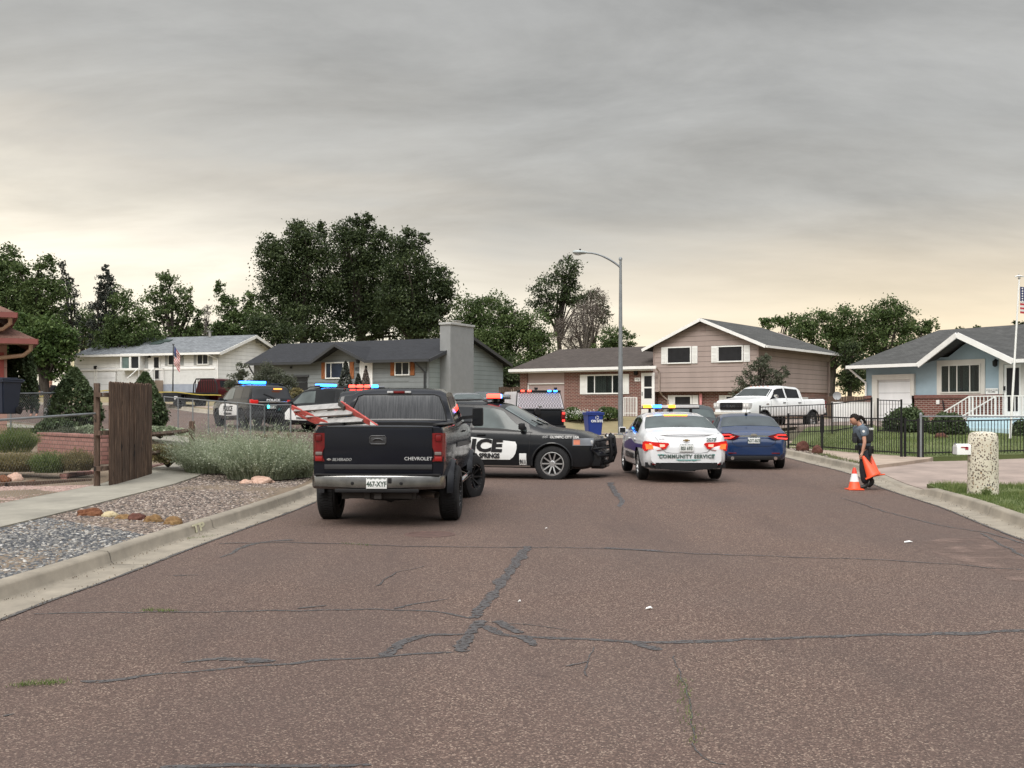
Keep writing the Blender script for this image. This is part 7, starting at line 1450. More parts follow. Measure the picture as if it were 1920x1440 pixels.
T('low dark tree at the foot of the cottonwood clump', 500, 2.4, 86, [(490, 610, 32, 30), (520, 625, 34, 24), (545, 628, 34, 20)], 'dark', .26, 1.1, .2)
T('bushy green garden tree beside the reddish house', 88, 1.0, 44, [(85, 625, 38, 34), (60, 655, 40, 40), (110, 655, 32, 38), (90, 690, 42, 24), (125, 640, 20, 28), (40, 620, 30, 40)], 'bright', .19, .95, .16, cat='tree', group='garden trees', limbs=14)
# right
T('tall green tree in the middle of the right tree group', 1660, 1.5, 78, [(1665, 582, 38, 28), (1690, 600, 34, 32), (1640, 605, 40, 36), (1660, 640, 46, 36), (1650, 690, 40, 40)], 'green', .25, .75, .3, group='trees on the right')
T('broad green tree rising over the tan house roof', 1560, 1.5, 80, [(1530, 610, 40, 32), (1575, 605, 44, 36), (1600, 640, 44, 44), (1560, 650, 50, 40), (1505, 620, 28, 28), (1600, 700, 30, 40)], 'green', .25, .8, .32, group='trees on the right')
T('low light green tree at the left end of the right tree group', 1470, 1.5, 90, [(1450, 606, 26, 14), (1480, 602, 30, 16), (1435, 602, 16, 10)], 'bright', .27, .9, .25, group='trees on the right')
T('low green tree peeking over the left end of the blue house roof', 1728, 1.4, 82, [(1725, 612, 26, 20), (1745, 612, 16, 18), (1705, 640, 30, 26)], 'green', .25, .8, .2, group='trees on the right', twigs=20)
T('dark leafy tree standing between the tan and blue houses', 1592, 1.2, 66, [(1595, 665, 24, 34), (1605, 700, 22, 36), (1580, 715, 18, 26)], 'dark', .2, 1.0, .18, group='trees on the right')
T('sliver of tree top above the blue roof by the flagpole', 1915, 1.2, 80, [(1905, 606, 14, 6), (1935, 604, 20, 10)], 'dark', .2, .7, .15, group='trees on the right')
T('thin tree tops above the blue house ridge', 1815, 1.2, 86, [(1800, 617, 14, 5), (1835, 614, 14, 5)], 'green', .2, .5, .12, group='trees on the right')
T('young purple-green tree growing before the corner of the tan house', 1425, .95, 54.5, [(1425, 690, 26, 24), (1400, 710, 22, 20), (1450, 708, 24, 22), (1430, 725, 40, 18), (1385, 735, 18, 14), (1437, 672, 10, 12), (1470, 700, 10, 14)], 'grey', .13, .85, .07, cat='tree', group='garden trees', limbs=14, gap=1.2)
T('sparse leafy shrub with dark leaves left of the grey house garage', 450, 1.45, 57, [(448, 690, 10, 14), (440, 715, 20, 18), (455, 700, 10, 22), (470, 725, 20, 16), (430, 730, 14, 14)], 'grey', .13, .7, .05, cat='shrub', group='shrubs by the street', limbs=10, gap=1.3)
T('tall grey-green bush behind the leftmost police vehicle', 515, 1.3, 54, [(500, 705, 22, 28), (525, 712, 20, 26), (540, 725, 14, 24), (485, 725, 20, 22), (505, 735, 30, 20)], 'grey', .11, 1.5, .06, cat='shrub', group='shrubs by the street', limbs=10, gap=1.5)
T('low dark green tree filling the gap between the pointed trees and the spruce', 150, 2.3, 92, [(140, 620, 30, 34), (165, 600, 22, 40), (175, 640, 34, 24)], 'green', .26, .7, .2)
T('low green tree behind the ridge of the white house, left of the leaning tree', 392, 2.4, 96, [(385, 625, 34, 20), (360, 632, 34, 16), (410, 630, 30, 18)], 'green', .26, .7, .2)
# ---------------- shrubs
def at(px, py, y): p = P(px, py, y); return (p.x, p.y, p.z)
def onG(px, y, dz=.15): x = (px - CX) / F * y; return (x, y, H(x, y) + dz)
bush('conical_shrub', 'large cone-shaped clipped evergreen left of the wooden fence panel', at(140, 806, 33), (.80, .78, 1.92), 'juniper', 9000, .075, 'shrub', 'cone-shaped evergreens', cone=True)
bush('conical_shrub', 'cone-shaped clipped evergreen half hidden behind the right end of the fence panel', at(272, 806, 34), (.66, .66, 1.84), 'juniper', 8000, .07, 'shrub', 'cone-shaped evergreens', cone=True)
bush('columnar_shrub', 'narrow dark green columnar evergreen against the reddish house', at(38, 772, 36), (.55, .5, 2.6), 'juniper', 8000, .08, 'shrub', None, cone=False, up=.0)
bush('shrub', 'dark juniper mound under the chain link rail left of the fence', at(105, 812, 30), (.62, .5, .42), 'juniper', 3500, .06, 'shrub', 'garden shrubs on the left')
bush('shrub', 'pale green ground juniper right of the fence panel', at(300, 816, 32), (.95, .6, .26), 'sage', 3000, .06, 'shrub', 'garden shrubs on the left')
bush('shrub', 'light green low juniper between cone shrub and fence panel', at(165, 815, 29), (.5, .4, .24), 'sage', 2000, .05, 'shrub', 'garden shrubs on the left')
bush('shrub', 'dry mixed low bushes seen between the split rails', at(315, 868, 24.5), (.9, .55, .42), 'ochre', 3500, .05, 'shrub', 'garden shrubs on the left')
bush('shrub', 'dark clipped shrub by the garage of the blue house', at(1700, 808, 43), (.95, .7, .95), 'juniper', 5000, .08, 'shrub', 'shrubs before the blue house')
bush('shrub', 'dark clipped shrub left of the blue porch steps', at(1778, 812, 42), (.75, .6, .80), 'juniper', 4500, .08, 'shrub', 'shrubs before the blue house')
bush('shrub', 'small dark shrub at the right edge before the blue porch', at(1915, 818, 41), (.4, .4, .6), 'juniper', 2000, .07, 'shrub', 'shrubs before the blue house')
bush('shrub', 'dark green shrub before the brick wing left of the lamp pole', at(1140, 785, 57), (.75, .5, .62), 'green', 2600, .09, 'shrub', 'shrubs before the brick wing')
bush('shrub', 'green shrub at the left corner of the brick wing flower bed', at(1072, 783, 57), (.5, .4, .55), 'green', 1500, .09, 'shrub', 'shrubs before the brick wing')
fb = bush('flower_bush', 'white flowering plants in front of the brick wing', at(1090, 787, 56.3), (1.15, .4, .36), 'bright', 2200, .08, 'flowers', 'shrubs before the brick wing')
C = rng.normal(size=(420, 3)) * np.array([.55, .2, .12]) + np.array([0, -.15, .34]); V_, F_ = quads(C, .07 * np.ones(len(C)), 1, 1.0); mesh_np('blossom', V_, F_, LM['white'], fb, rng.uniform(0, 1, len(C)))
for px, py, w_, h_, k_, l_ in ((648, 735, .42, 2.3, 'spruce', 'dark pointed dwarf conifer before the picture window of the grey house'), (672, 730, .30, 1.6, 'spruce', 'left one of two small conifers below the grey house door'), (686, 728, .30, 1.9, 'twig', 'right one of two small conifers below the grey house door')):
    y = 60; p = P(px, 738, y); bush('dwarf_conifer', l_, (p.x, p.y, p.z - .5), (w_, w_, h_), k_, 1500, .10, 'conifer', 'dwarf conifers before the grey house', cone=True)
bush('grass_clump', 'tan dry ornamental grass beside the second police vehicle', at(556, 750, 50), (.4, .3, .6), 'ochre', 900, .07, 'grass clump')
# left garden: soft fine-leaved plants
def fuzzy(name, label, loc, r, kind, n, h, wd, cat='plant', group=None, lean=.5):
    root = empty(name, loc, label=label, cat=cat, group=group); a = rng.uniform(0, 2 * np.pi, n); q = np.sqrt(rng.uniform(0, 1, n)); rad = np.stack([np.cos(a) * q * r[0] * .55, np.sin(a) * q * r[1] * .55, np.zeros(n)], 1)
    d = np.stack([np.cos(a), np.sin(a) * .8, np.zeros(n)], 1) * (.25 + q)[:, None] + rng.normal(0, .15, (n, 3)) * np.array([1, 1, 0])
    V, Fc, ns = blades(rad, h * rng.uniform(.35, 1.15, n) * (1.08 - .55 * q ** 1.5), wd, lean * r[0] / h, dirs=d, nseg=3); cl = np.tile(np.clip(rng.normal(.5, .22, n), 0, 1), ns); mesh_np('stems', V, Fc, LM[kind], root, cl)
    m = n * 9; i = rng.integers(0, n, m); t = rng.uniform(.25, 1.0, m); base = rad[i]; hh = (V.reshape(n, -1, 3)[i, -1] - base); C = base + hh * t[:, None] ** np.array([1.5, 1.5, .85]) + rng.normal(0, .02, (m, 3))
    V2, F2 = quads(C, wd * rng.uniform(2.2, 4.5, m), .45, 0); mesh_np('leaves', V2, F2, LM[kind], root, np.clip(rng.normal(.55, .25, m), 0, 1)); return root
fuzzy('sagebrush', 'large silvery green bush spilling over the kerb left of the black pickup', (*onG(490, 23.0)[:3],), (1.3, .8, 1), 'sage', 2400, 1.28, .012, 'bush', 'silvery bushes by the kerb', .95)
fuzzy('sagebrush', 'smaller silvery green bush on the left side of the large kerbside bush', (*onG(405, 24.0)[:3],), (1.2, .8, 1), 'sage', 2000, 1.15, .012, 'bush', 'silvery bushes by the kerb', .95)
fuzzy('sagebrush', 'silvery bush on the right side of the kerbside group touching the pickup outline', (*onG(552, 23.4)[:3],), (.7, .6, 1), 'sage', 1100, 1.02, .012, 'bush', 'silvery bushes by the kerb', .8)
fuzzy('bunchgrass', 'bright green feathery plant low at the left edge of the picture', at(28, 848, 24.5), (.62, .45, 1), 'grass', 2600, .62, .010, 'plant', 'feathery plants in the left garden', .7)
fuzzy('bunchgrass', 'yellowish feathery plant at the left edge below the bright green one', at(35, 884, 22.5), (.7, .4, 1), 'ochre', 2600, .48, .010, 'plant', 'feathery plants in the left garden', .7)
fuzzy('bunchgrass', 'green feathery plant in the middle of the left garden bed', at(92, 886, 22.3), (.5, .35, 1), 'grass', 2000, .46, .010, 'plant', 'feathery plants in the left garden', .6)
fuzzy('bunchgrass', 'olive feathery plant next to the wooden fence post', at(145, 882, 22.4), (.48, .35, 1), 'ochre', 2200, .44, .010, 'plant', 'feathery plants in the left garden', .6)
fuzzy('bunchgrass', 'dark feathery plant along the brick terrace wall', at(125, 826, 27), (.6, .4, 1), 'grey', 1600, .36, .012, 'plant', 'feathery plants in the left garden', .6)
for i, (px, y, s_, l_) in enumerate(((70, 12.2, .10, 'small weed at the gutter edge, low left'), (260, 15.5, .07, 'tiny weed in the left gutter near the painted kerb mark'), (1850, 19.5, .13, 'tuft of grass at the foot of the speckled column'), (355, 15.9, .10, 'dry weed in the gutter beside the painted kerb mark'))):
    p = onG(px, y, .01 if i != 2 else .15); fuzzy('weed', l_, p, (s_, s_, 1), 'grass' if i != 3 else 'ochre', 120, s_ * 1.2, .006, 'weed', None, .8)
# ---------------- grass blades (uncountable)
def grass_area(name, test, x0, x1, y0, y1, n, h, wd, kind, dz=.14, lean=.6, label='short grass'):
    x = rng.uniform(x0, x1, n); y = rng.uniform(y0, y1, n); k = np.array([test(a, b) for a, b in zip(x, y)]); x = x[k]; y = y[k]
    cl = np.array([noise.noise(Vector((a * 1.6, b * 1.6, 3))) for a, b in zip(x, y)]); keep = rng.uniform(0, 1, len(x)) < (.62 + cl); x, y, cl = x[keep], y[keep], cl[keep]
    C = np.stack([x, y, np.array([H(a, b) for a, b in zip(x, y)]) + dz], 1); V, Fc, ns = blades(C, h * rng.uniform(.5, 1.3, len(x)) * (1 + cl * .5), wd, lean, nseg=2)
    mesh_np(name, V, Fc, LM[kind], None, np.tile(np.clip(.5 + cl * .6 + rng.normal(0, .2, len(x)), 0, 1), ns), label=label, category='grass', kind='stuff')
def mesh_np_k(f): return f
_m = mesh_np
def mesh_np(name, V, Fc, mat, parent=None, col=None, smooth=False, category=None, label=None, kind=None, **k):
    return _m(name, V, Fc, mat, parent, col, smooth, cat=category, label=label, kind=kind, **k)
def poly_test(poly):
    def f(x, y):
        c = False; j = len(poly) - 1
        for i in range(len(poly)):
            if (poly[i][1] > y) != (poly[j][1] > y) and x < (poly[j][0] - poly[i][0]) * (y - poly[i][1]) / (poly[j][1] - poly[i][1]) + poly[i][0]: c = not c
            j = i
        return c
    return f
strip1 = [tuple(p) for p in offset([p for p in Rp if 10 < p.y < 21.6], -.62)] + [(8.75, 22.45), (10.6, 21.9), (12.3, 21.4), (12.3, 10)]
grass_area('grass', poly_test(strip1), 6, 12.3, 10, 22.5, 100000, .075, .009, 'grass', .135, label='green grass on the kerb strip around the speckled column')
strip2 = seg(26.4, 33) + [(9.7, 33), (9.3, 27.5)]
grass_area('grass', poly_test(strip2), 8, 10, 26.4, 33, 6500, .10, .010, 'grass', .115, label='weedy grass between the right kerb and the walk')
LW = [(9.75, 36.2), (11.9, 31.0), (15.5, 31.8), (24, 32), (24, 41), (17, 42), (12.3, 43)]
grass_area('grass', poly_test(LW), 9, 24, 31, 43, 42000, .085, .013, 'grass', .145, label='mown lawn behind the black iron fence')
# ================================================================ street furniture, fences, people
def Hs(x, y, dz=.15): return H(x, y) + dz
# street lamp
def street_lamp():
    x, y = P(1163.5, 0, 52)[0], 52.0; z = Hs(x, y, .16); root = empty('street_lamp', (x, y, z), label='tall grey street lamp with curved arm in front of the brick wing', cat='street lamp'); s = y / F; top = CZ + (HOR - 487) * s - z
    part('pole', root, M_galv, lambda bm: (tube(bm, [(0, 0, 0), (0, 0, top * .4), (0, 0, top)], [.125, .11, .062], 16), lathe(bm, [(.20, 0), (.20, .03), (.13, .05), (.12, .12)], 16)))
    part('pole_cap', root, M_galv, lambda bm: lathe(bm, [(.085, top - .02), (.09, top + .06), (.05, top + .12), (.001, top + .14)], 12)); az = CZ + (HOR - 502) * s - z
    pts = []; x1 = (1100 - 1163.5) * s; zt = CZ + (HOR - 474) * s - z
    for t in np.linspace(0, 1, 14): pts.append((x1 * t, 0, az + (zt - az) * math.sin(t * math.pi / 2) ** .85))
    part('arm', root, M_galv, lambda bm: tube(bm, pts, [.05] * 7 + [.042] * 7, 10))
    hx = x1; hd = part('lamp_head', root, mat('lamp_head_grey', (.33, .36, .36), .5), lambda bm: (lathe(bm, [(.001, -.36), (.09, -.35), (.16, -.22), (.17, .0), (.13, .22), (.06, .36), (.05, .42)], 16, 'Z', Matrix.Translation((hx - .33, 0, zt + .02)) @ Matrix.Rotation(R(92), 4, 'Y') @ Matrix.Diagonal((.62, 1.1, 1, 1)))))
    part('lens', hd, M_lens, lambda bm: lathe(bm, [(.14, 0), (.12, -.05), (.001, -.075)], 16, 'Z', Matrix.Translation((hx - .43, 0, zt - .055)) @ Matrix.Diagonal((1.3, .9, 1, 1)))); part('photocell', hd, M_blk, lambda bm: tube(bm, [(hx - .32, 0, zt + .08), (hx - .32, 0, zt + .19)], .045, 10))
street_lamp()
# speckled column with white letterbox
def column():
    x, y = P(1843, 0, 19.9)[0], 19.9; z = Hs(x, y, .12); s = y / F; root = empty('mailbox_column', (x, y, z), label='round pale column studded with dark pebbles, on the grass at right', cat='mailbox post')
    b = NB('pebble_render'); v = b.voro(30, 'F1', 'Distance', b.co((1, 1, .8))); cv = b.voro(30, 'F1', 'Color', b.co((1, 1, .8))); sp = b.n('ShaderNodeSeparateColor'); b.l(cv, sp.inputs[0]); jag = b.noise(60, 3)
    peb = b.math('LESS_THAN', b.math('ADD', v, b.math('MULTIPLY', jag, .16)), b.math('MULTIPLY_ADD', sp.outputs[0], .30, .30)); pc = b.ramp(sp.outputs[1], [(.0, (.05, .04, .035)), (.5, (.17, .12, .09)), (.75, (.10, .09, .09)), (1, (.34, .22, .12))])
    base = b.ramp(b.noise(3, 5), [(.3, (.46, .42, .33)), (.7, (.60, .56, .46))]); b.set(Base_Color=b.mix(peb, base, pc), Roughness=.9); b.bump(peb, .5, .01)
    r = 27 * s; h = 111 * s + .06; part('column', root, b.m, lambda bm: lathe(bm, [(r * 1.03, -.1), (r, h * .4), (r * .99, h * .86), (r * .96, h * .93), (r * .86, h * .985), (r * .5, h * 1.01), (.001, h * 1.015)], 40))
    x0 = (1791 - 1843) * s; zt = (CZ + (HOR - 832) * s) - z; w_ = .31; hh = 20 * s
    def mb(bm):
        n = 10; ring = []
        for px_ in (x0, -r * .97):
            pts = [(px_, -.09, zt - hh)] + [(px_, -.09 * math.cos(t), zt - .05 + .05 * math.sin(t)) for t in np.linspace(0, math.pi, n)] + [(px_, .09, zt - hh)]; ring.append([bm.verts.new(p) for p in pts])
        m = len(ring[0])
        for i in range(m): bm.faces.new((ring[0][i], ring[0][(i + 1) % m], ring[1][(i + 1) % m], ring[1][i]))
        bm.faces.new(ring[0]); bm.faces.new(ring[1]); bmesh.ops.recalc_face_normals(bm, faces=bm.faces[:])
    m_ = part('mailbox', root, M_wht, mb, label='white metal letterbox with a red flag on the side of the speckled column'); fr = mat('flag_red', (.33, .03, .05), .5)
    fx = x0 + .09; part('flag', m_, fr, lambda bm: (bx(bm, fx - .02, fx + .10, -.1, -.092, zt - .07, zt - .052), bx(bm, fx + .06, fx + .115, -.1, -.092, zt - .105, zt - .053))); part('door', m_, mat('pale_grey', (.5, .5, .5), .5), lambda bm: bx(bm, x0 - .012, x0 - .001, -.088, .088, zt - hh + .005, zt - .05)); part('latch', m_, M_galv, lambda bm: bx(bm, x0 - .02, x0 + .02, -.02, .02, zt - .005, zt + .012))
column()
# ---------------- iron fences
def iron_fence(label, pts, h, y_only=None, gap=.105, tops=None, post=2.2, name='iron_fence', dz=.15, grp='black iron fences'):
    pts = [Vector((p[0], p[1])) for p in pts]; root = empty(name, (pts[0].x, pts[0].y, Hs(*pts[0], dz)), label=label, cat='fence', group=grp); o = root.location; 
    bars_ = bmesh.new()
    for a, b in zip(pts, pts[1:]):
        l = (b - a).length; n = max(1, round(l / post))
        for i in range(n):
            p, q = a.lerp(b, i / n), a.lerp(b, (i + 1) / n); zp, zq = Hs(p.x, p.y, dz), Hs(q.x, q.y, dz); m = max(2, int((q - p).length / gap))
            pn = bmesh.new(); A = Vector((p.x, p.y, zp)) - o; B = Vector((q.x, q.y, zq)) - o
            for zz in (.12, h - .02): bar(pn, A + Vector((0, 0, zz)), B + Vector((0, 0, zz)), .03, .035)
            for k in range(1, m): c = A.lerp(B, k / m); bar(pn, c + Vector((0, 0, .06)), c + Vector((0, 0, h)), .016)
            finish('fence_panel', pn, M_iron, root, angle=None)
            part('post', root, M_iron, lambda bm: (bar(bm, A - Vector((0, 0, .1)), A + Vector((0, 0, h + .04)), .06), bar(bm, A + Vector((0, 0, h + .04)), A + Vector((0, 0, h + .055)), .075)))
    e = pts[-1]; E = Vector((e.x, e.y, Hs(e.x, e.y, dz))) - o; part('post', root, M_iron, lambda bm: bar(bm, E - Vector((0, 0, .1)), E + Vector((0, 0, h + .04)), .06)); return root
fA = (P(1478, 0, 36.6)[0], 36.6); fB = (P(1690, 0, 31.2)[0], 31.2); fC = (P(1722, 0, 30.9)[0], 30.9)
iron_fence('black iron fence running beside the walk behind the officer', [fA, fB], 1.12); iron_fence('black iron gate section between the walk fence and the grey steel post', [(fB[0] + .1, fB[1] - .02), fC], 1.08, post=3)
iron_fence('black iron fence in front of the blue porch at the right edge', [(fC[0] + .12, fC[1]), (P(1925, 0, 31.6)[0], 31.6), (18.5, 31.9)], 1.05, post=3.2)
iron_fence('black iron fence beyond the driveway in front of the white pickup', [(P(1425, 0, 43.5)[0], 43.5), (P(1560, 0, 42.5)[0], 42.5), (P(1634, 0, 44)[0], 44)], 1.2, post=2.5); 
iron_fence('short taller black iron gate before the garage door of the blue house', [(P(1646, 0, 42.5)[0], 42.5), (P(1690, 0, 42.2)[0], 42.2)], 1.35, post=5, dz=.1)
gx, gy = fC; root = empty('steel_post', (gx + .06, gy - .02, Hs(gx, gy)), label='grey steel pipe post where the iron fences meet at the corner', cat='post'); part('pipe', root, M_galv, lambda bm: (tube(bm, [(0, 0, -.1), (0, 0, 1.2)], .035, 12), lathe(bm, [(.045, 1.2), (.05, 1.23), (.03, 1.28), (.001, 1.29)], 12)))
part('top_rail', root, M_galv, lambda bm: tube(bm, [(0, 0, 1.18), (2.0, .35, 1.17), (4.5, .7, 1.16)], .02, 8))
# ---------------- wooden fence panel on the left
M_wood = wood_mat('dark_cedar', (.016, .009, .006), (.075, .042, .026), (.30, .20, .135)); M_wood2 = wood_mat('weathered_cedar', (.035, .02, .013), (.085, .052, .035), (.16, .11, .08))
def wood_panel():
    a = Vector((-7.99, 21.12, 0)); b = Vector((-7.93, 23.45, 0)); za = Hs(a.x, a.y, .15); root = empty('wooden_fence', (a.x, a.y, za), label='dark weathered picket fence panel standing alone beside the sidewalk', cat='fence'); o = Vector((a.x, a.y, 0)); n = 18; d = (b - a) / n
    for k in range(n):
        p = a + d * k - o; h = 2.07 + rng.uniform(-.012, .012); w_ = d.length - .006; t = rng.uniform(.016, .022); x0 = p.x + rng.uniform(-.004, .004)
        def pk(bm):
            pts = [(0, .0), (w_, .0), (w_, h - .035), (w_ * .75, h - .006), (w_ * .5, h), (w_ * .25, h - .006), (0, h - .035)]; vs = [bm.verts.new((x0, p.y + q, z)) for q, z in pts]; f = bm.faces.new(vs); r_ = bmesh.ops.extrude_face_region(bm, geom=[f]); bmesh.ops.translate(bm, vec=(t + .003, 0, 0), verts=[v for v in r_['geom'] if isinstance(v, bmesh.types.BMVert)]); bmesh.ops.recalc_face_normals(bm, faces=bm.faces[:])
        part('picket', root, M_wood, pk, angle=None)
    for z in (.35, 1.05, 1.8): part('rail', root, M_wood2, lambda bm: bx(bm, -.05, -.008, -.15, (b - a).length, z - .045, z + .045))
    part('post', root, M_wood2, lambda bm: bx(bm, -.24, -.14, -.14, -.05, -.1, 2.03, .006)); part('post', root, M_wood2, lambda bm: bx(bm, -.15, -.055, (b - a).length - .12, (b - a).length - .03, -.1, 2.0, .006)); part('rail', root, M_wood2, lambda bm: [bx(bm, -.2, -.06, -.24, -.14, z - .045, z + .045) for z in (.35, 1.05, 1.8)])
wood_panel()
def split_rail(label, pts, hs, posts=True):
    root = empty('split_rail_fence', (pts[0][0], pts[0][1], Hs(*pts[0])), label=label, cat='fence', group='split rail fences'); o = root.location
    for i, (a, b) in enumerate(zip(pts, pts[1:])):
        for h in hs:
            A = Vector((a[0], a[1], Hs(*a) + h)) - o; B = Vector((b[0], b[1], Hs(*b) + h)) - o; part('rail', root, M_wood if i == 0 else M_wood2, lambda bm: tube(bm, [A, A.lerp(B, .5) + Vector((0, 0, -.015)), B], [.05, .06, .05], 5))
    for i, a in enumerate(pts[1:]): A = Vector((a[0], a[1], Hs(*a))) - o; part('post', root, M_wood if i == 0 else M_wood2, lambda bm: bx(bm, A.x - .06, A.x + .06, A.y - .06, A.y + .06, A.z - .1, A.z + max(hs) + .22, .015))
split_rail('dark split rail fence between the picket panel and the silvery bush', [(-8.05, 23.6), (-7.95, 26.5)], (.42, .84))
split_rail('low brown rail with leaning stub posts behind the silvery bush', [(P(478, 0, 31)[0], 31), (P(519, 0, 30)[0], 30), (P(543, 0, 29)[0], 29)], (.5,))
# ---------------- chain link fences
def chainlink(label, pts, h, mesh_gap=.11, wire=.0022, dz=.15, post=2.6, rail=.021, zs=None):
    root = empty('chain_link_fence', (pts[0][0], pts[0][1], 0), label=label, cat='fence', group='chain link fences'); o = Vector((pts[0][0], pts[0][1], 0))
    for j, (a, b) in enumerate(zip(pts, pts[1:])):
        A = Vector((a[0], a[1], (zs[j] if zs else Hs(*a, dz)))) - o; B = Vector((b[0], b[1], (zs[j + 1] if zs else Hs(*b, dz)))) - o; l = (Vector((b[0], b[1])) - Vector((a[0], a[1]))).length; up = Vector((0, 0, 1))
        part('top_rail', root, M_galv, lambda bm: tube(bm, [A + up * h, B + up * h], rail, 8)); n = max(1, round(l / post))
        for i in range(1 if zs and j == 0 else 0, n + 1): q = A.lerp(B, i / n); part('post', root, M_galv, lambda bm: (tube(bm, [q - up * .1, q + up * (h + .03)], .026, 8)))
        bm = bmesh.new(); m = int(l / mesh_gap); dh = h / l * m * mesh_gap
        for sgn in (1, -1):
            for k in range(-int(h / mesh_gap), m + 1):
                t0, t1 = k * mesh_gap, k * mesh_gap + h; z0, z1 = (0, h)
                if t0 < 0: z0 = -t0; t0 = 0
                if t1 > l: z1 = h - (t1 - l); t1 = l
                if t1 <= t0: continue
                p, q = A.lerp(B, t0 / l) + up * z0, A.lerp(B, t1 / l) + up * z1
                if sgn < 0: p, q = A.lerp(B, t0 / l) + up * (h - z0), A.lerp(B, t1 / l) + up * (h - z1)
                tube(bm, [p, q], wire, 3, cap=False)
        finish('wire_mesh', bm, M_galv, root, angle=None)
    return root
chainlink('chain link fence with pipe rail running left from the wooden panel', [(-8.2, 21.0), (-8.3, 17.2), (-8.35, 13.5)], 1.42, .10, .0009, zs=[.22, .14, .12])
chainlink('chain link fence before the leftmost police vehicle', [(P(308, 0, 43)[0], 43), (P(422, 0, 38)[0], 38), (P(496, 0, 34.5)[0], 34.5), (P(545, 0, 36)[0], 36)], 1.15, .15, .0016, post=1.5)
chainlink('chain link fence in front of the columnar evergreen by the reddish house', [(P(20, 0, 31)[0], 31), (P(110, 0, 33)[0], 33)], 1.05, .09, .0025, dz=.25)
chainlink('short chain link length behind the cone shrub, far left', [(P(60, 0, 52)[0], 52), (P(135, 0, 54)[0], 54)], 1.0, .16, .003, dz=.1)
# ---------------- terrace walls, edging, stones
M_blockw = brick('terrace_block', (.25, .12, .10), (.33, .17, .14), (.12, .07, .06), .3, .1, .012)
def wallb(label, a, b, h, z0, th=.2, m=None, name='terrace_wall', cat='garden wall'):
    A, B = Vector(a), Vector(b); l = (B.xy - A.xy).length; root = empty(name, A, math.atan2(B.y - A.y, B.x - A.x), label=label, cat=cat, group='block walls in the left garden'); sl = (B.z - A.z) / l
    n = int(l / .3); mm = m or M_blockw
    part('block_course', root, mm, lambda bm: bx(bm, 0, l, 0, th, -.3, h, .01)); part('cap_blocks', root, mm, lambda bm: [bx(bm, k * l / n + .004, (k + 1) * l / n - .004, -.02, th + .03, h + .002, h + .075 + .004 * (k % 3), .012) for k in range(n)])
wallb('reddish block terrace wall left of the wooden fence panel', (P(70, 0, 27)[0], 27, .74), (P(190, 0, 24.5)[0], 24.5, .56), .30, 0)
wallb('upper brick edging behind the terrace wall', (P(130, 0, 31)[0], 31, .86), (P(200, 0, 29.5)[0], 29.5, .86), .12, 0)
wallb('low reddish block edging at the far side of the sidewalk right of the picket panel', (-8.42, 23.8, .17), (-8.6, 27.3, .3), .12, 0, .12)
wallb('low block edging in front of the feathery plants', (P(125, 0, 22.2)[0], 22.2, .2), (P(185, 0, 23.4)[0], 23.4, .2), .10, 0, .14)
def stone(name, label, loc, r, col, seed, cat='rock', group=None, flat=1):
    rr = random.Random(seed); bm = bmesh.new(); bmesh.ops.create_icosphere(bm, subdivisions=4, radius=1)
    for v in bm.verts:
        d = v.co.normalized(); f = 1 + .24 * noise.noise(d * 1.3 + Vector((seed, 0, 0))) + .12 * noise.noise(d * 3.1 + Vector((0, seed, 0))) + .04 * noise.noise(d * 9 + Vector((0, 0, seed)))
        v.co = Vector((d.x * r[0] * f, d.y * r[1] * f, d.z * r[2] * f)); 
    bmesh.ops.translate(bm, vec=(0, 0, r[2] * .55), verts=bm.verts)
    return finish(name, bm, col, None, angle=60, loc=loc, label=label, cat=cat, group=group)
def rockmat(n, a, b_, c): return soil_mat(n, [a, b_, c], 3, 22)
rk = [rockmat('rust_rock', (.06, .022, .012), (.12, .045, .022), (.20, .095, .05)), rockmat('cream_rock', (.28, .22, .12), (.40, .33, .20), (.50, .43, .29)), rockmat('ochre_rock', (.08, .045, .02), (.16, .09, .04), (.26, .17, .08)), rockmat('maroon_rock', (.045, .018, .014), (.08, .033, .025), (.14, .065, .048)), rockmat('pink_rock', (.34, .2, .15), (.46, .3, .23), (.55, .4, .32))]
for i, (px, py, w_, h_, m, l_) in enumerate(((170, 964, 46, 19, 0, 'flat rust-red rock at the left end of the row on the gravel strip'), (206, 966, 28, 15, 1, 'pale cream rock second from left in the row on the gravel'), (232, 969, 30, 13, 2, 'small brown rock between the cream rock and the maroon rock'), (258, 971, 34, 17, 3, 'dark maroon rock in the middle of the row on the gravel'), (288, 975, 34, 18, 2, 'lumpy ochre-brown rock right of the maroon rock'), (324, 979, 32, 19, 2, 'rounded ochre rock at the right end of the row on the gravel'))):
    y = (CZ - .15) * F / (py + 2 - HOR); s = y / F; x = (px - CX) * s; stone('rock', l_, (x, y, Hs(x, y, .10)), (w_ * s * .55, w_ * s * .4, h_ * s * .62), rk[m], i + 3, group='rocks in a row on the gravel strip')
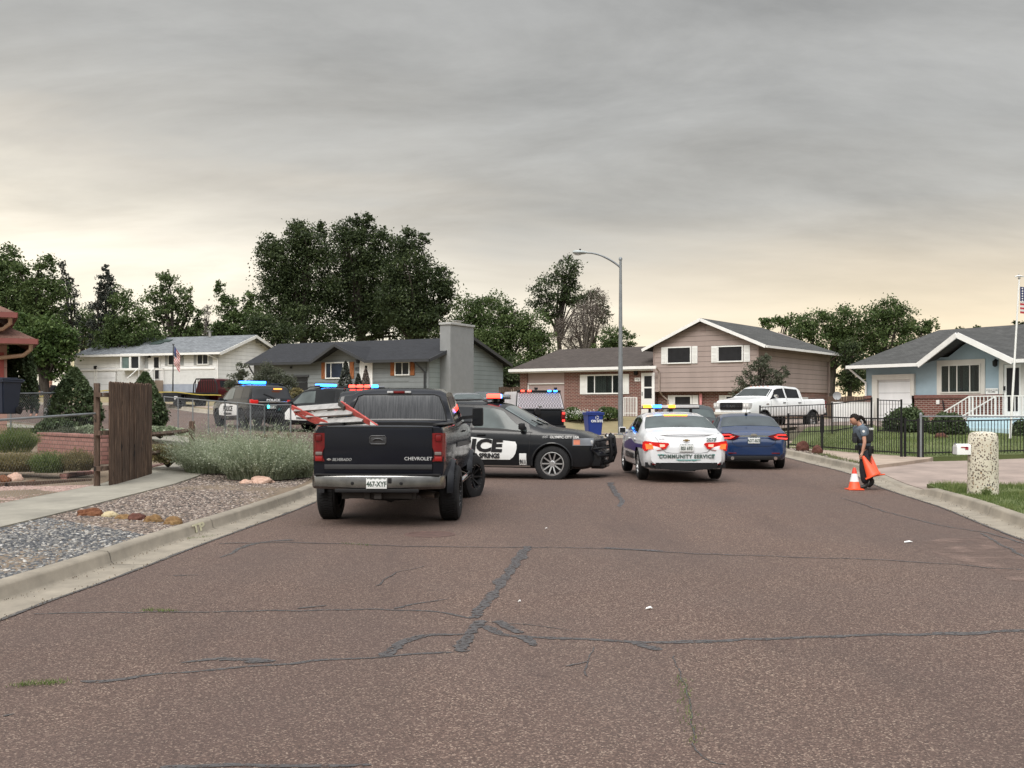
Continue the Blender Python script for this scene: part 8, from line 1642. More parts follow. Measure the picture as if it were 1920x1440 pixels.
for i, (px, y, w_, h_, m, l_) in enumerate(((490, 22.4, .26, .12, 4, 'pink rock at the foot of the large silvery bush'), (462, 22.2, .16, .09, 4, 'smaller pink rock left of the pink rock under the silvery bush'), (28, 22.0, .17, .15, 4, 'pale round rock on a red slab in the left garden'), (2, 21.8, .2, .13, 0, 'red rock at the left picture edge in the garden'), (3, 23.8, .16, .12, 4, 'pale rock between feathery plants at the left edge'), (105, 24.6, .14, .1, 4, 'pale rock before the terrace wall'), (1505, 35.0, .21, .24, 3, 'reddish boulder behind the right kerb before the iron fence, left one'), (1532, 33.6, .17, .19, 3, 'reddish boulder behind the right kerb before the iron fence, right one'), (1203, 53.2, .30, .30, 3, 'dark red boulder on the lawn behind the white service sedan'), (1763, 40, .24, .18, 3, 'brown rock on the lawn before the dark shrubs'))):
    x = (px - CX) / F * y; stone('rock', l_, (x, y, Hs(x, y, .08)), (w_, w_ * .8, h_), rk[m], 40 + i)
x, y = P(35, 0, 21.6)[0], 21.6; finish('stone_slab', (lambda bm: (bx(bm, -.3, .3, -.2, .2, 0, .06, .015), bm)[1])(bmesh.new()), rk[0], None, loc=(x, y, Hs(x, y, .1)), rot=(0, R(-8), .3), label='tilted reddish slab under the pale rock in the left garden', cat='slab')
part('timber_edging', None, M_wood2, lambda bm: bar(bm, (P(-10, 0, 20.8)[0], 20.8, .24), (P(170, 0, 22)[0], 22.0, .24), .12, .09), label='long low timber edging between pink gravel and the garden', cat='edging')
# gravel: real stones as one uncountable mass each
def gravel(name, label, test, x0, x1, y0, y1, n, smin, smax, mats_, dz=.135):
    base = []; t = (1 + 5 ** .5) / 2
    iv = np.array([(-1, t, 0), (1, t, 0), (-1, -t, 0), (1, -t, 0), (0, -1, t), (0, 1, t), (0, -1, -t), (0, 1, -t), (t, 0, -1), (t, 0, 1), (-t, 0, -1), (-t, 0, 1)], float); iv /= np.linalg.norm(iv[0])
    fc = np.array([(0, 11, 5), (0, 5, 1), (0, 1, 7), (0, 7, 10), (0, 10, 11), (1, 5, 9), (5, 11, 4), (11, 10, 2), (10, 7, 6), (7, 1, 8), (3, 9, 4), (3, 4, 2), (3, 2, 6), (3, 6, 8), (3, 8, 9), (4, 9, 5), (2, 4, 11), (6, 2, 10), (8, 6, 7), (9, 8, 1)])
    x = rng.uniform(x0, x1, n); y = rng.uniform(y0, y1, n); k = np.array([test(a, b) for a, b in zip(x, y)]); x, y = x[k], y[k]; n = len(x)
    z = np.array([H(a, b) for a, b in zip(x, y)]) + dz; s = rng.uniform(smin, smax, n); V = iv[None] * (1 + rng.normal(0, .10, (n, 12, 1))) * s[:, None, None] * np.stack([rng.uniform(.7, 1.25, n), rng.uniform(.7, 1.25, n), rng.uniform(.45, .8, n)], 1)[:, None]
    a = rng.uniform(0, 6.28, n); c, s_ = np.cos(a)[:, None], np.sin(a)[:, None]; V = np.stack([V[..., 0] * c - V[..., 1] * s_, V[..., 0] * s_ + V[..., 1] * c, V[..., 2]], -1) + np.stack([x, y, z + s * .25], 1)[:, None]
    Fc = (fc[None] + (np.arange(n) * 12)[:, None, None]).reshape(-1, 3); col = np.repeat(rng.uniform(0, 1, n), 20); return mesh_np(name, V.reshape(-1, 3), Fc, mats_, None, col, True, label=label, category='gravel', kind='stuff')
def stonemat(n, stops):
    b = NB(n); a = b.n('ShaderNodeAttribute', attribute_name='col'); c = b.ramp(a.outputs['Fac'], stops, 'LINEAR'); c = b.mix(b.math('MULTIPLY', b.noise(60, 3), .35), c, (.07, .065, .06)); b.set(Base_Color=c, Roughness=.85); return b.m
gm1 = stonemat('river_gravel', [(0, (.025, .028, .033)), (.35, (.065, .07, .078)), (.6, (.12, .118, .115)), (.8, (.21, .195, .175)), (.93, (.34, .32, .29)), (1, (.48, .46, .43))]); gm2 = stonemat('warm_gravel', [(0, (.035, .03, .027)), (.3, (.09, .068, .057)), (.6, (.17, .125, .10)), (.85, (.28, .22, .18)), (1, (.42, .36, .31))]); gm3 = stonemat('pink_gravel', [(0, (.12, .07, .058)), (.4, (.27, .17, .14)), (.75, (.42, .29, .25)), (1, (.56, .45, .40))])
def inbed(x, y): return -6.83 < x < float(np.interp(y, [p.y for p in near], [p.x for p in near])) - .03
def cut(y, x): return 15.6 + (x + 6.8) * -.9
gravel('gravel', 'blue-grey and white river pebbles in the strip beside the left kerb', lambda x, y: inbed(x, y) and y < cut(y, x), -6.85, -4.4, 7, 16.5, 26000, .013, .032, gm1, .12)
gravel('gravel', 'warmer tan pebbles beyond the row of rocks beside the left kerb', lambda x, y: inbed(x, y) and y >= cut(y, x), -6.85, -4.4, 13.5, 24, 24000, .013, .032, gm2, .12)
gravel('gravel', 'pink gravel between the sidewalk and the left garden', lambda x, y: x < -8.34 and y < 21.4 + (x + 8.4) * .35 + .4 * math.sin(x * 3), -11.5, -8.33, 13.5, 21.8, 24000, .014, .034, gm3, .135)
gravel('gravel', 'scattered reddish gravel on the strip beside the right walk', lambda x, y: poly_test(seg(26.5, 41) + [(9.7, 41), (9.6, 33), (9.3, 27.5)])(x, y), 8, 10, 26.5, 41, 3500, .02, .045, gm2, .12)
mk('pink_gravel_base', [(-8.33, -6), (-8.33, 21.3), (-11, 20.4), (-14, 19), (-14, -6)], .156, conc_mat('pink_base', (.36, .24, .20), 6), .8)
text('kerb_paint', 'TP', .20, (0, 0, 0), (0, 0, 0), mat('faded_paint', (.55, .52, .36), .8, var=.3, vs=12), None, bold=.006, ext=.001, label='faded pale yellow letters painted on the left kerb face', cat='painted mark')
kp = bpy.data.objects['kerb_paint']; c_ = G0(343, 990, .085); kx = float(np.interp(c_.y, [p.y for p in Lp[:60]], [p.x for p in Lp[:60]])) - .463
kp.location = (kx + .0045, c_.y, H(kx, c_.y) + .085); kp.rotation_euler = (R(80), 0, R(88)); kp.scale = (2.2, .8, 1)
# ---------------- bins
def bin_(name, label, loc, rz, m, s=1, txt=None):
    root = empty(name, loc, rz, s, label=label, cat='bin')
    def bd(bm):
        lo = (.24, .27, 0); hi = (.31, .36, .95); vs = [bm.verts.new((sx * w_[0], sy * w_[1], w_[2])) for w_ in (lo, hi) for sx, sy in ((-1, -1), (1, -1), (1, 1), (-1, 1))]
        for f in ((3, 2, 1, 0), (4, 5, 6, 7), (0, 1, 5, 4), (1, 2, 6, 5), (2, 3, 7, 6), (3, 0, 4, 7)): bm.faces.new([vs[i] for i in f])
        bmesh.ops.bevel(bm, geom=bm.edges[:], offset=.03, segments=2, affect='EDGES'); bx(bm, -.335, .335, -.385, .385, .90, .955, .012)
    b_ = part('body', root, m, bd); part('lid', root, m, lambda bm: (bx(bm, -.34, .34, -.40, .38, .957, 1.0, .02), bx(bm, -.22, .22, -.3, .3, 1.0, 1.035, .02))); part('handle', root, m, lambda bm: tube(bm, [(-.28, .40, .93), (-.28, .47, .96), (.28, .47, .96), (.28, .40, .93)], .018, 8))
    for sd in (1, -1): part('wheel', root, M_rub, lambda bm: lathe(bm, [(.02, -.03), (.11, -.03), (.12, 0), (.11, .03), (.02, .03)], 16, 'Z', Matrix.Translation((sd * .27, .27, .11)) @ Matrix.Rotation(R(90), 4, 'Y'), close=True))
    if txt: text('lettering', txt, .13, (.05, -.352, .66), (R(84), 0, 0), M_decw, b_, bold=.004); part('recycle_mark', b_, M_decw, lambda bm: [bar(bm, (.05 + .07 * math.cos(a), -.358, .80 + .07 * math.sin(a)), (.05 + .07 * math.cos(a + 1.5), -.358, .80 + .07 * math.sin(a + 1.5)), .006, .022) for a in (0.3, 2.4, 4.5)])
    return root
x, y = P(1115, 0, 51)[0], 51; bin_('recycling_bin', 'blue wheeled recycling bin by the far kerb left of the street lamp', (x, y + .9, Hs(x, y + .9, .0)), R(12), mat('bin_blue', (.012, .035, .20), .45), 1.25, 'ON SITE')
p = P(8, 776, 29); bin_('trash_bin', 'dark blue wheeled bin against the reddish house at the left edge', (p.x, p.y, p.z), R(-20), mat('bin_dark', (.012, .018, .035), .5), .95)
# ---------------- flagpoles
def flag_mesh(bm, w_, h_, wave=.06, droop=0, n=26):
    """stripes = material slots: 0 red 1 white 2 blue; hangs from the origin along +x, top at z=0"""
    rows = 13
    def pt(i, j): t = i / n; return (w_ * t * (1 - droop * .72), wave * math.sin(t * 9) * t + (droop * .05 * math.sin(j * .9 + t * 6)), -h_ * j / rows - droop * w_ * t * .95)
    vs = [[bm.verts.new(pt(i, j)) for j in range(rows + 1)] for i in range(n + 1)]
    for i in range(n):
        for j in range(rows):
            f = bm.faces.new((vs[i][j], vs[i][j + 1], vs[i + 1][j + 1], vs[i + 1][j])); f.material_index = 2 if (i < n * .42 and j < 7) else (0 if j % 2 == 0 else 1)
fl_m = [mat('flag_red_cloth', (.36, .03, .04), .8), mat('flag_white_cloth', (.55, .54, .52), .8), mat('flag_blue_cloth', (.03, .04, .11), .8)]
def flagpole(label, base, topv, r, m, finial, fw, fh, droop, fz):
    base = Vector(base); topv = Vector(topv); root = empty('flagpole', base, label=label, cat='flagpole', group='flagpoles'); t = topv - base; part('pole', root, m, lambda bm: tube(bm, [(0, 0, 0), t], [r, r * .6], 10))
    if finial == 'eagle': part('finial', root, M_alu, lambda bm: (lathe(bm, [(.001, .0), (.045, .03), (.05, .06), (.001, .1)], 12, 'Z', Matrix.Translation(t)), tube(bm, [t + Vector((-.16, 0, .10)), t + Vector((0, 0, .13)), t + Vector((.16, 0, .10))], [.015, .035, .015], 6), tube(bm, [t + Vector((0, 0, .1)), t + Vector((-.02, 0, .2))], [.03, .015], 6)))
    else: part('finial', root, M_iron, lambda bm: tube(bm, [t + Vector((-.08, 0, .02)), t + Vector((.08, 0, .02))], .03, 6))
    fp = base.lerp(topv, fz) - base; bm = bmesh.new(); flag_mesh(bm, fw, fh, droop=droop); fo = finish('flag', bm, fl_m, root, loc=fp + Vector((r, 0, 0))); 
    if fw > 1: part('stars', fo, M_decw, lambda bm: [lathe(bm, [(.001, -.004), (.03, -.004), (.03, .004), (.001, .004)], 5, 'Y', Matrix.Translation((.08 + .13 * i, -.012 - .02 * abs(math.sin(i)), -.07 - .09 * j))) for i in range(5) for j in range(6)])
flagpole('tall white leaning flagpole with an eagle top at the right edge', P(1894, 822, 38), P(1911, 524, 38), .045, M_wht, 'eagle', 1.5, .95, .1, .955)
flagpole('dark flagpole with a drooping flag in front of the white house', P(324, 742, 76), P(325, 646, 76), .05, M_iron, 'ball', .9, 1.3, .75, .98)
# satellite dish, wood fence and low white wall between the houses
x, y = P(1573, 0, 54)[0], 54; root = empty('satellite_dish', (x, y, Hs(x, y)), label='grey satellite dish on a pole right of the tan house', cat='satellite dish'); zd = CZ + (HOR - 742) / F * y - root.location.z
part('pole', root, M_galv, lambda bm: tube(bm, [(0, 0, 0), (0, 0, zd - .1), (-.1, -.05, zd)], .025, 8)); part('dish', root, mat('dish_grey', (.30, .31, .32), .6), lambda bm: lathe(bm, [(.001, .06), (.2, .04), (.36, -.04), (.38, -.05), (.36, -.03), (.2, .055), (.001, .075)], 24, 'Y', Matrix.Translation((-.12, -.1, zd)) @ Matrix.Scale(.55, 4) @ Matrix.Rotation(R(-25), 4, 'Z') @ Matrix.Rotation(R(-35), 4, 'Y'))); part('arm', root, M_galv, lambda bm: tube(bm, [(-.1, -.1, zd - .3), (-.3, -.55, zd - .15)], .015, 6))
def board_fence(label, a, b, h, m, w_=.14, dz=.1, name='board_fence'):
    A, B = Vector((*a, Hs(*a, dz))), Vector((*b, Hs(*b, dz))); l = (B.xy - A.xy).length; root = empty(name, A, math.atan2(B.y - A.y, B.x - A.x), label=label, cat='fence', group='board fences'); n = int(l / w_)
    part('boards', root, m, lambda bm: [bx(bm, k * w_ + .004, (k + 1) * w_ - .004, 0, .02, 0, h + .02 * math.sin(k * 7.3), 0) for k in range(n)]); part('rail', root, m, lambda bm: bx(bm, 0, l, .021, .07, h * .75, h * .82))
    return root
board_fence('brown board fence between the tan and blue houses', (P(1552, 0, 58)[0], 58), (P(1640, 0, 57)[0], 57), 1.25, M_wood2); board_fence('dark board fence between the grey house and the brick wing', (P(935, 0, 70)[0], 70), (P(1000, 0, 70)[0], 70), 1.7, M_wood)
root = empty('low_wall', (P(1560, 0, 51)[0], 51, Hs(P(1560, 0, 51)[0], 51, .1)), R(-3), label='low white painted wall behind the iron fence left of the blue garage', cat='wall'); part('panel', root, M_wht, lambda bm: bx(bm, 0, 1.95, 0, .12, -.3, .98, .01)); part('coping', root, M_wht, lambda bm: bx(bm, -.02, 1.97, -.02, .14, .982, 1.02, .005))
# police tape
ty = [(P(60, 745, 55)), P(200, 733, 56), P(330, 736, 56), P(415, 742, 56)]; tb = empty('caution_tape', ty[0], label='thin yellow tape strung across the yard before the white house', cat='tape')
part('strip', tb, mat('tape_yellow', (.42, .33, .06), .6), lambda bm: grid(bm, [[ty[0].lerp(ty[-1], t) * 0 + (ty[min(2, int(t * 3))].lerp(ty[min(2, int(t * 3)) + 1], t * 3 - min(2, int(t * 3)))) - ty[0] + Vector((0, 0, dz - .05 * math.sin(t * 3 * math.pi) ** 2)) for t in np.linspace(0, 1, 40)] for dz in (0, .05)]))
# small white sign / painted rock, far left garden
p = P(90, 778, 36); root = empty('garden_sign', p, label='small white board with a dark mark in the left garden', cat='sign'); part('board', root, M_wht, lambda bm: bx(bm, -.12, .12, -.02, .02, .0, .24, .03)); part('mark', root, M_iron, lambda bm: (bx(bm, -.08, .09, -.027, -.021, .17, .20), bx(bm, -.02, .01, -.027, -.021, .03, .17)))
# traffic cones and the officer
M_org = mat('cone_orange', (.72, .075, .018), .5, var=.08); M_orr = mat('cone_red', (.62, .04, .015), .5)
def cone(label, M4=None, loc=None, collar=True, s=1, rx=None):
    root = empty('traffic_cone', loc, label=label, cat='traffic cone', group='orange traffic cones'); root.scale = (s,) * 3
    if rx: root.rotation_euler = rx
    part('cone_body', root, M_org, lambda bm: lathe(bm, [(.135, .03), (.125, .045), (.03, .455), (.022, .47), (.012, .47), (.022, .44), (.11, .05), (.12, .03)], 24, close=True)); part('base', root, M_org, lambda bm: (bx(bm, -.165, .165, -.165, .165, 0, .028, .012), ))
    if collar: part('reflective_collar', root, M_decw, lambda bm: lathe(bm, [(.0968, .176), (.0975, .176), (.057, .345), (.0562, .345)], 24, close=True)); part('tip', root, M_orr, lambda bm: lathe(bm, [(.056, .352), (.0315, .456), (.023, .472), (.020, .470)], 24, close=True))
    return root
OY = 22.8; osx = OY / F
g = P(1602, 917, OY - .25); cone('orange cone with white collar standing on the road in front of the officer', loc=(g.x, g.y, H(g.x, g.y) + .005), s=.99)
def skin(name, joints, edges, m, parent, sub=2, root_i=0, smooth=True):
    me = bpy.data.meshes.new(name); me.from_pydata([j[0] for j in joints], edges, []); me.materials.append(m); o = bpy.data.objects.new(name, me); COL.objects.link(o); o.parent = parent
    sk = o.modifiers.new('s', 'SKIN'); 
    me.skin_vertices[0] if me.skin_vertices else None
    for i, j in enumerate(joints):
        r = j[1]; r = (r, r) if not isinstance(r, tuple) else r; v = me.skin_vertices[0].data[i]; v.radius = r; v.use_root = (i == root_i)
    sb = o.modifiers.new('b', 'SUBSURF'); sb.levels = sub; sb.render_levels = sub; apply_mods(o)
    for p_ in o.data.polygons: p_.use_smooth = True
    if not o.data.materials: o.data.materials.append(m)
    return o
def chain(n): return [(i, i + 1) for i in range(n - 1)]
def hand(pos, side, parent, m, down=Vector((0, 0, -1)), fwd=Vector((-1, 0, 0)), palm=Vector((0, 1, 0))):
    """palm and five fingers curled round a grip; joints in parent's space"""
    js = [(pos, .026), (pos + down * .045, (.034, .018)), (pos + down * .085, (.038, .016))]; ed = [(0, 1), (1, 2)]
    for k, (off_, ln) in enumerate(((-.030, .030), (-.010, .034), (.010, .032), (.029, .026))):
        b_ = pos + down * .095 + fwd * -off_; i0 = len(js); js += [(b_, .0092), (b_ + down * ln * .9 + palm * .008, .0086), (b_ + down * ln * 1.25 + palm * (.012 + ln * .6), .008), (b_ + down * ln * .8 + palm * (.018 + ln * .95), .0072)]; ed += [(2, i0), (i0, i0 + 1), (i0 + 1, i0 + 2), (i0 + 2, i0 + 3)]
    i0 = len(js); b_ = pos + down * .05 + fwd * .034; js += [(b_, .011), (b_ + down * .03 + fwd * .012 + palm * .016, .0098), (b_ + down * .052 + fwd * .002 + palm * .034, .0088)]; ed += [(1, i0), (i0, i0 + 1), (i0 + 1, i0 + 2)]
    return js, ed
def officer():
    p0 = P(1620, 920, OY); gz = H(p0.x, p0.y) + .004; root = empty('person', (p0.x, p0.y, gz), R(0), label='woman in dark uniform vest and trousers, head bent, walking left with two orange cones', cat='person'); s = osx; sy = 1.0
    def J(px, py, dy=0): return Vector(((px - 1620) * s, dy, (919.5 - py) * s))
    skinm = mat('skin', (.42, .22, .15), .55, var=.06, vs=8); shirt = mat('uniform_grey_shirt', (.085, .11, .14), .85, var=.15, vs=10, bump=.2, bs=60); vest = mat('black_vest', (.012, .012, .014), .75, var=.3, bump=.3, bs=40); pant = mat('black_trousers', (.011, .012, .017), .85, var=.25, bump=.3, bs=20); boot = mat('black_boot', (.02, .019, .018), .5, var=.3); hair = mat('dark_hair', (.010, .007, .006), .75, var=.5, vs=30, spec=.2)
    # near side is her left (towards -Y)
    pel = J(1622, 848); joints = [(pel, .09), (J(1622, 836), .09), (J(1620, 824), .09), (J(1618, 812), .10), (J(1614, 803), .075), (J(1610.5, 798.5), (.052, .052)), (J(1607, 795), (.055, .055)), (J(1603.5, 790.5), (.082, .078)), (J(1601.5, 787), (.075, .07))]
    ed = chain(9)
    sh = {}
    for sd, dy in ((-1, -.17), (1, .17)):
        i = len(joints); sho = J(1613.5 if sd < 0 else 1611, 806.5, dy); el = J(1614.5 if sd < 0 else 1617, 832, dy * 1.35); wr = J(1610.5 if sd < 0 else 1627, 851, dy * 1.3)
        joints += [(sho, .058), (sho.lerp(el, .5), .047), (el, .040), (el.lerp(wr, .4), .037), (wr, .026)]; ed += [(3, i), (i, i + 1), (i + 1, i + 2), (i + 2, i + 3), (i + 3, i + 4)]
        js, e2 = hand(wr, sd, None, None, (wr - el).normalized(), Vector((-1, 0, 0)), Vector((0, -sd * .8, 0)) + Vector((.3, 0, 0)))
        o_ = len(joints) - 1; joints += js[1:]; ed += [(a + o_, b + o_) for a, b in e2]
        sh[sd] = (sho, el, wr)
    legs = {-1: [J(1620, 856, -.09), J(1616, 885, -.10), J(1621, 910, -.10), J(1611, 917, -.10)], 1: [J(1624, 856, .09), J(1624, 885, .10), J(1637, 904, .10), J(1634, 914, .10)]}
    for sd in (-1, 1):
        a, k, f, t = legs[sd]; i = len(joints); joints += [(a, .09), (a.lerp(k, .6), .07), (k, .055), (k.lerp(f, .5), .05), (f, .036), (f.lerp(t, .4), .03)]; ed += [(0, i)] + [(i + q, i + q + 1) for q in range(5)]
    skin('body', joints, ed, skinm, root)
    # face details
    hc = J(1602.2, 790); hd = bmesh.new(); bmesh.ops.create_uvsphere(hd, u_segments=24, v_segments=16, radius=1); bmesh.ops.transform(hd, matrix=Matrix.Translation(hc) @ Matrix.Rotation(R(-28), 4, 'Y') @ Matrix.Diagonal((.098, .074, .112, 1)), verts=hd.verts)
    face = finish('head', hd, skinm, root)
    RM = Matrix.Translation(hc) @ Matrix.Rotation(R(-28), 4, 'Y')
    part('nose', face, skinm, lambda bm: (bmesh.ops.create_cone(bm, cap_ends=True, segments=8, radius1=.016, radius2=.006, depth=.04, matrix=RM @ Matrix.Translation((-.098, 0, -.012)) @ Matrix.Rotation(R(-60), 4, 'Y')),))
    part('mouth', face, mat('lips', (.25, .09, .07), .5), lambda bm: bx(bm, -.094, -.08, -.022, .022, -.058, -.048, .004, M=RM))
    for sd in (-1, 1):
        part('eye', face, M_blk, lambda bm: bmesh.ops.create_uvsphere(bm, u_segments=10, v_segments=8, radius=.010, matrix=RM @ Matrix.Translation((-.086, sd * .030, .012)))); part('eyebrow', face, hair, lambda bm: bx(bm, -.094, -.084, *sorted((sd * .016, sd * .045)), .026, .033, .002, M=RM))
        part('ear', face, skinm, lambda bm: bmesh.ops.create_uvsphere(bm, u_segments=10, v_segments=8, radius=.02, matrix=RM @ Matrix.Translation((.004, sd * .074, -.004)) @ Matrix.Diagonal((.8, .35, 1.25, 1))))
    def hr(bm):
        bmesh.ops.create_uvsphere(bm, u_segments=28, v_segments=18, radius=1); M_ = RM @ Matrix.Translation((.016, 0, .018)) @ Matrix.Diagonal((.106, .086, .116, 1))
        for v in bm.verts:
            if v.co.x < -.15 and v.co.z < .45: v.co.x = -.15 + (v.co.x + .15) * .15; v.co.y *= .9
            if v.co.z < -.45: v.co.z = -.45 + (v.co.z + .45) * .3
            v.co *= 1 + .03 * noise.noise(v.co * 6)
        bmesh.ops.transform(bm, matrix=M_, verts=bm.verts)
    part('hair', face, hair, hr, angle=80)
    skin('ponytail', [(J(1607.5, 786), .03), (J(1612, 783.5), .045), (J(1617, 786), .042), (J(1621, 792), .03), (J(1622.5, 798), .012)], chain(5), hair, face)
    # clothing
    sj = [(J(1621.5, 846), .15), (J(1619.5, 826), .155), (J(1618, 812), .17), (J(1614, 803.5), .115), (J(1611, 798.5), .07)]; se = chain(5)
    for sd in (-1, 1): sho, el, _ = sh[sd]; i = len(sj); sj += [(sho + Vector((-.02, 0, -.01)), .084), (sho.lerp(el, .35), .076), (sho.lerp(el, .62), .070)]; se += [(2, i), (i, i + 1), (i + 1, i + 2)]
    shirt_o = skin('shirt', sj, se, shirt, root); part('shoulder_patch', shirt_o, M_decw, lambda bm: lathe(bm, [(.001, -.004), (.028, -.004), (.028, .004), (.001, .004)], 10, 'Y', Matrix.Translation(sh[-1][0].lerp(sh[-1][1], .18) + Vector((-.02, -.070, 0)))))
    v_o = skin('vest', [(J(1621.5, 838), .175), (J(1620, 826), .18), (J(1619.5, 815), .19), (J(1619, 807.5), .185), (J(1617, 802.5), .125)], chain(5), vest, root)
    part('vest_pouch', v_o, vest, lambda bm: (bx(bm, *sorted((J(1598.5, 0).x, J(1605, 0).x)), -.10, .02, J(0, 833).z, J(0, 822).z, .015), bx(bm, *sorted((J(1600, 0).x, J(1606, 0).x)), -.02, .11, J(0, 831).z, J(0, 815).z, .015), 0))
    part('back_panel', v_o, vest, lambda bm: bx(bm, *sorted((J(1629, 0).x, J(1635, 0).x)), -.12, .12, J(0, 830).z, J(0, 809).z, .03))
    text('lettering', 'POLICE', .058, J(1629, 807, -.165), (R(90), 0, R(42)), M_decw, v_o, bold=.002, ext=.004)
    bl = part('belt', root, M_blk, lambda bm: lathe(bm, [(.150, -.03), (.180, -.03), (.180, .03), (.150, .03)], 28, 'Z', Matrix.Translation(J(1622, 841)) @ Matrix.Rotation(R(4), 4, 'Y') @ Matrix.Diagonal((1, .92, 1, 1)), close=True))
    part('holster', bl, M_blk, lambda bm: (bx(bm, *sorted((J(1623, 0).x, J(1629, 0).x)), -.20, -.14, J(0, 857).z, J(0, 840).z, .015), bx(bm, *sorted((J(1602, 0).x, J(1607.5, 0).x)), -.10, -.0, J(0, 847).z, J(0, 837).z, .012), bx(bm, *sorted((J(1631, 0).x, J(1637, 0).x)), -.06, .06, J(0, 853).z, J(0, 841).z, .012)))
    tj = [(J(1622, 850), .155), (J(1622, 840), .155)]; te = [(0, 1)]
    for sd in (-1, 1):
        a, k, f, t = legs[sd]; i = len(tj); tj += [(a, .125), (a.lerp(k, .6), .108), (k, .095), (k.lerp(f, .5), .092), (k.lerp(f, 1.0), .095)]; te += [(0, i)] + [(i + q, i + q + 1) for q in range(4)]
    skin('trousers', tj, te, pant, root)
    for sd in (-1, 1):
        a, k, f, t = legs[sd]
        if sd < 0: js = [(f + Vector((.01, 0, .05)), .066), (f + Vector((-.0, 0, -.045)), .058), (f + Vector((-.07, 0, -.062)), .050), (f + Vector((-.15, 0, -.072)), .040)]
        else: js = [(f + Vector((.0, 0, .05)), .064), (f + Vector((.02, 0, -.05)), .058), (f + Vector((-.03, 0, -.10)), .05), (f + Vector((-.08, 0, -.145)), .038)]
        skin('boot', js, chain(4), boot, root)
    # cones held by the tips
    for sd, tip, bs_, lb in ((-1, (1611.5, 857), (1628.5, 893.5), 'plain orange cone held in the near hand, hanging tip up at a slant'), (1, (1634.5, 856), (1638.5, 886), 'plain orange cone held in the far hand behind the nearer one')):
        dy = -.22 if sd < 0 else .10; a = root.location + J(*tip, dy); b_ = root.location + J(*bs_, dy - .06); d = (a - b_).normalized(); q = d.to_track_quat('Z', 'Y'); c = cone(lb, loc=tuple(a - d * .47), collar=False, s=1.0); c.rotation_mode = 'XYZ'; c.rotation_euler = q.to_euler()
officer()
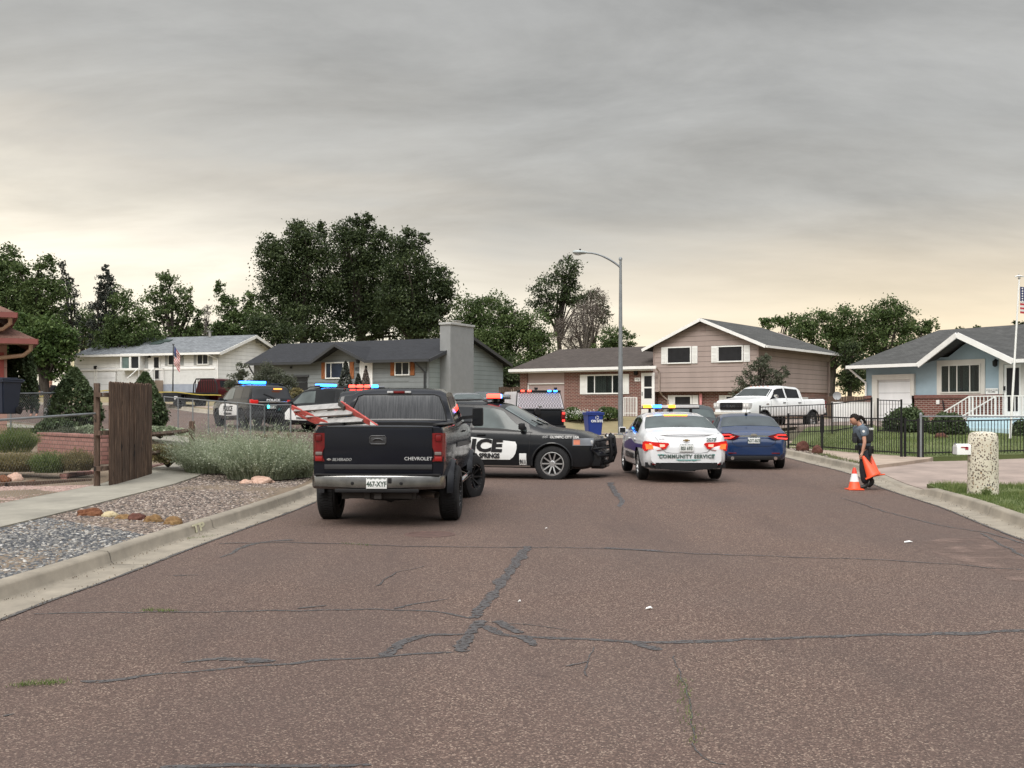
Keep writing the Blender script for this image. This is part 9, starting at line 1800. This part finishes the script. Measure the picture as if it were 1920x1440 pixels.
# person in dark clothes standing under the garden tree
def bystander(px, y, label, h=1.72, m1=(.012, .013, .018), m2=(.012, .012, .014)):
    x = (px - CX) / F * y; root = empty('person', (x, y, H(x, y) + .15), label=label, cat='person', group='people standing by the garden tree'); sk_ = MT['skin']; V3 = Vector
    ed = chain(6); js = [(V3((0, 0, .90)), (.14, .10)), (V3((0, 0, 1.08)), (.14, .1)), (V3((0, 0, 1.30)), (.17, .1)), (V3((0, 0, 1.46)), .06), (V3((0, 0, 1.54)), .08), (V3((0, 0, 1.64)), .085)]
    for sd in (-1, 1):
        i = len(js); js += [(V3((sd * .19, 0, 1.38)), .055), (V3((sd * .23, .02, 1.1)), .042), (V3((sd * .22, -.06, .86)), .03), (V3((sd * .21, -.08, .78)), (.035, .02))]; ed += [(2, i), (i, i + 1), (i + 1, i + 2), (i + 2, i + 3)]
        i = len(js); js += [(V3((sd * .10, 0, .82)), .095), (V3((sd * .11, 0, .48)), .065), (V3((sd * .12, .01, .1)), .045), (V3((sd * .13, -.12, .04)), .035)]; ed += [(0, i), (i, i + 1), (i + 1, i + 2), (i + 2, i + 3)]
    skin('body', js, ed, sk_, root, 1)
    tj = [(V3((0, 0, .94)), (.16, .12)), (V3((0, 0, .86)), (.15, .12))]; te = [(0, 1)]
    for sd in (-1, 1): i = len(tj); tj += [(V3((sd * .10, 0, .78)), .11), (V3((sd * .11, 0, .48)), .085), (V3((sd * .12, .01, .12)), .075)]; te += [(1, i), (i, i + 1), (i + 1, i + 2)]
    skin('trousers', tj, te, mat('dark_navy_trousers', m1, .9), root, 1)
    sj = [(V3((0, 0, .92)), (.17, .13)), (V3((0, 0, 1.1)), (.165, .125)), (V3((0, 0, 1.30)), (.19, .12)), (V3((0, 0, 1.43)), .08)]; se = chain(4)
    for sd in (-1, 1): i = len(sj); sj += [(V3((sd * .19, 0, 1.38)), .07), (V3((sd * .23, .02, 1.12)), .058)]; se += [(2, i), (i, i + 1)]
    skin('shirt', sj, se, mat('dark_shirt', m2, .9), root, 1); part('hair', root, MT['dark_hair'], lambda bm: bmesh.ops.create_uvsphere(bm, u_segments=14, v_segments=10, radius=.1, matrix=Matrix.Translation((0, .015, 1.69)))); return root
bystander(95, 46, 'person in dark clothes standing under the bushy garden tree, legs visible'); bystander(64, 47, 'person in dark clothes left of the other, behind the garden tree trunk')

# grit and dry leaves swept into the gutters, weeds in the cracks
C = []
for pts, sg in ((Lp, 1), (Rp, -1)):
    q = [p for p in pts if 6 < p.y < 33]
    for _ in range(1500):
        i = rng.integers(0, len(q) - 1); p = q[i].lerp(q[i + 1], rng.uniform()); o_ = sg * float(rng.choice([rng.normal(.40, .06), rng.normal(.02, .05)])); t = (q[i + 1] - q[i]).normalized(); w_ = p + Vector((-t.y, t.x)) * min(.43, max(-.43, o_)); C.append((w_.x, w_.y, H(w_.x, w_.y) + .012))
C = np.array(C); V_, F_ = quads(C, rng.uniform(.005, .016, len(C)), 1.5, .9); mesh_np('gutter_grit', V_, F_, leafmat('grit', [(0, (.05, .035, .025)), (.5, (.14, .10, .07)), (1, (.30, .24, .16))], .05), None, rng.uniform(0, 1, len(C)), label='grit and dry leaf bits lying in the gutters', category='debris', kind='stuff')
C = []
for (x0, y0, x1, y1, n) in ((30, 1288, 125, 1280, 260), (270, 1146, 330, 1147, 160), (640, 1020, 700, 1024, 60), (1275, 1270, 1305, 1400, 160), (350, 1012, 400, 1006, 60)):
    a, b_ = G0(x0, y0), G0(x1, y1)
    for _ in range(n): t = rng.uniform(); p = a.lerp(b_, t); C.append((p.x + rng.normal(0, .03), p.y + rng.normal(0, .03), H(p.x, p.y) + .006))
C = np.array(C); V_, F_, ns_ = blades(C, rng.uniform(.008, .03, len(C)), .006, 1.5); mesh_np('crack_weeds', V_, F_, LM['grass'], None, np.tile(rng.uniform(.3, 1, len(C)), ns_), label='tiny weeds and moss growing in the road cracks', category='weeds', kind='stuff')
# ---------------- render
sc.render.engine = 'CYCLES'
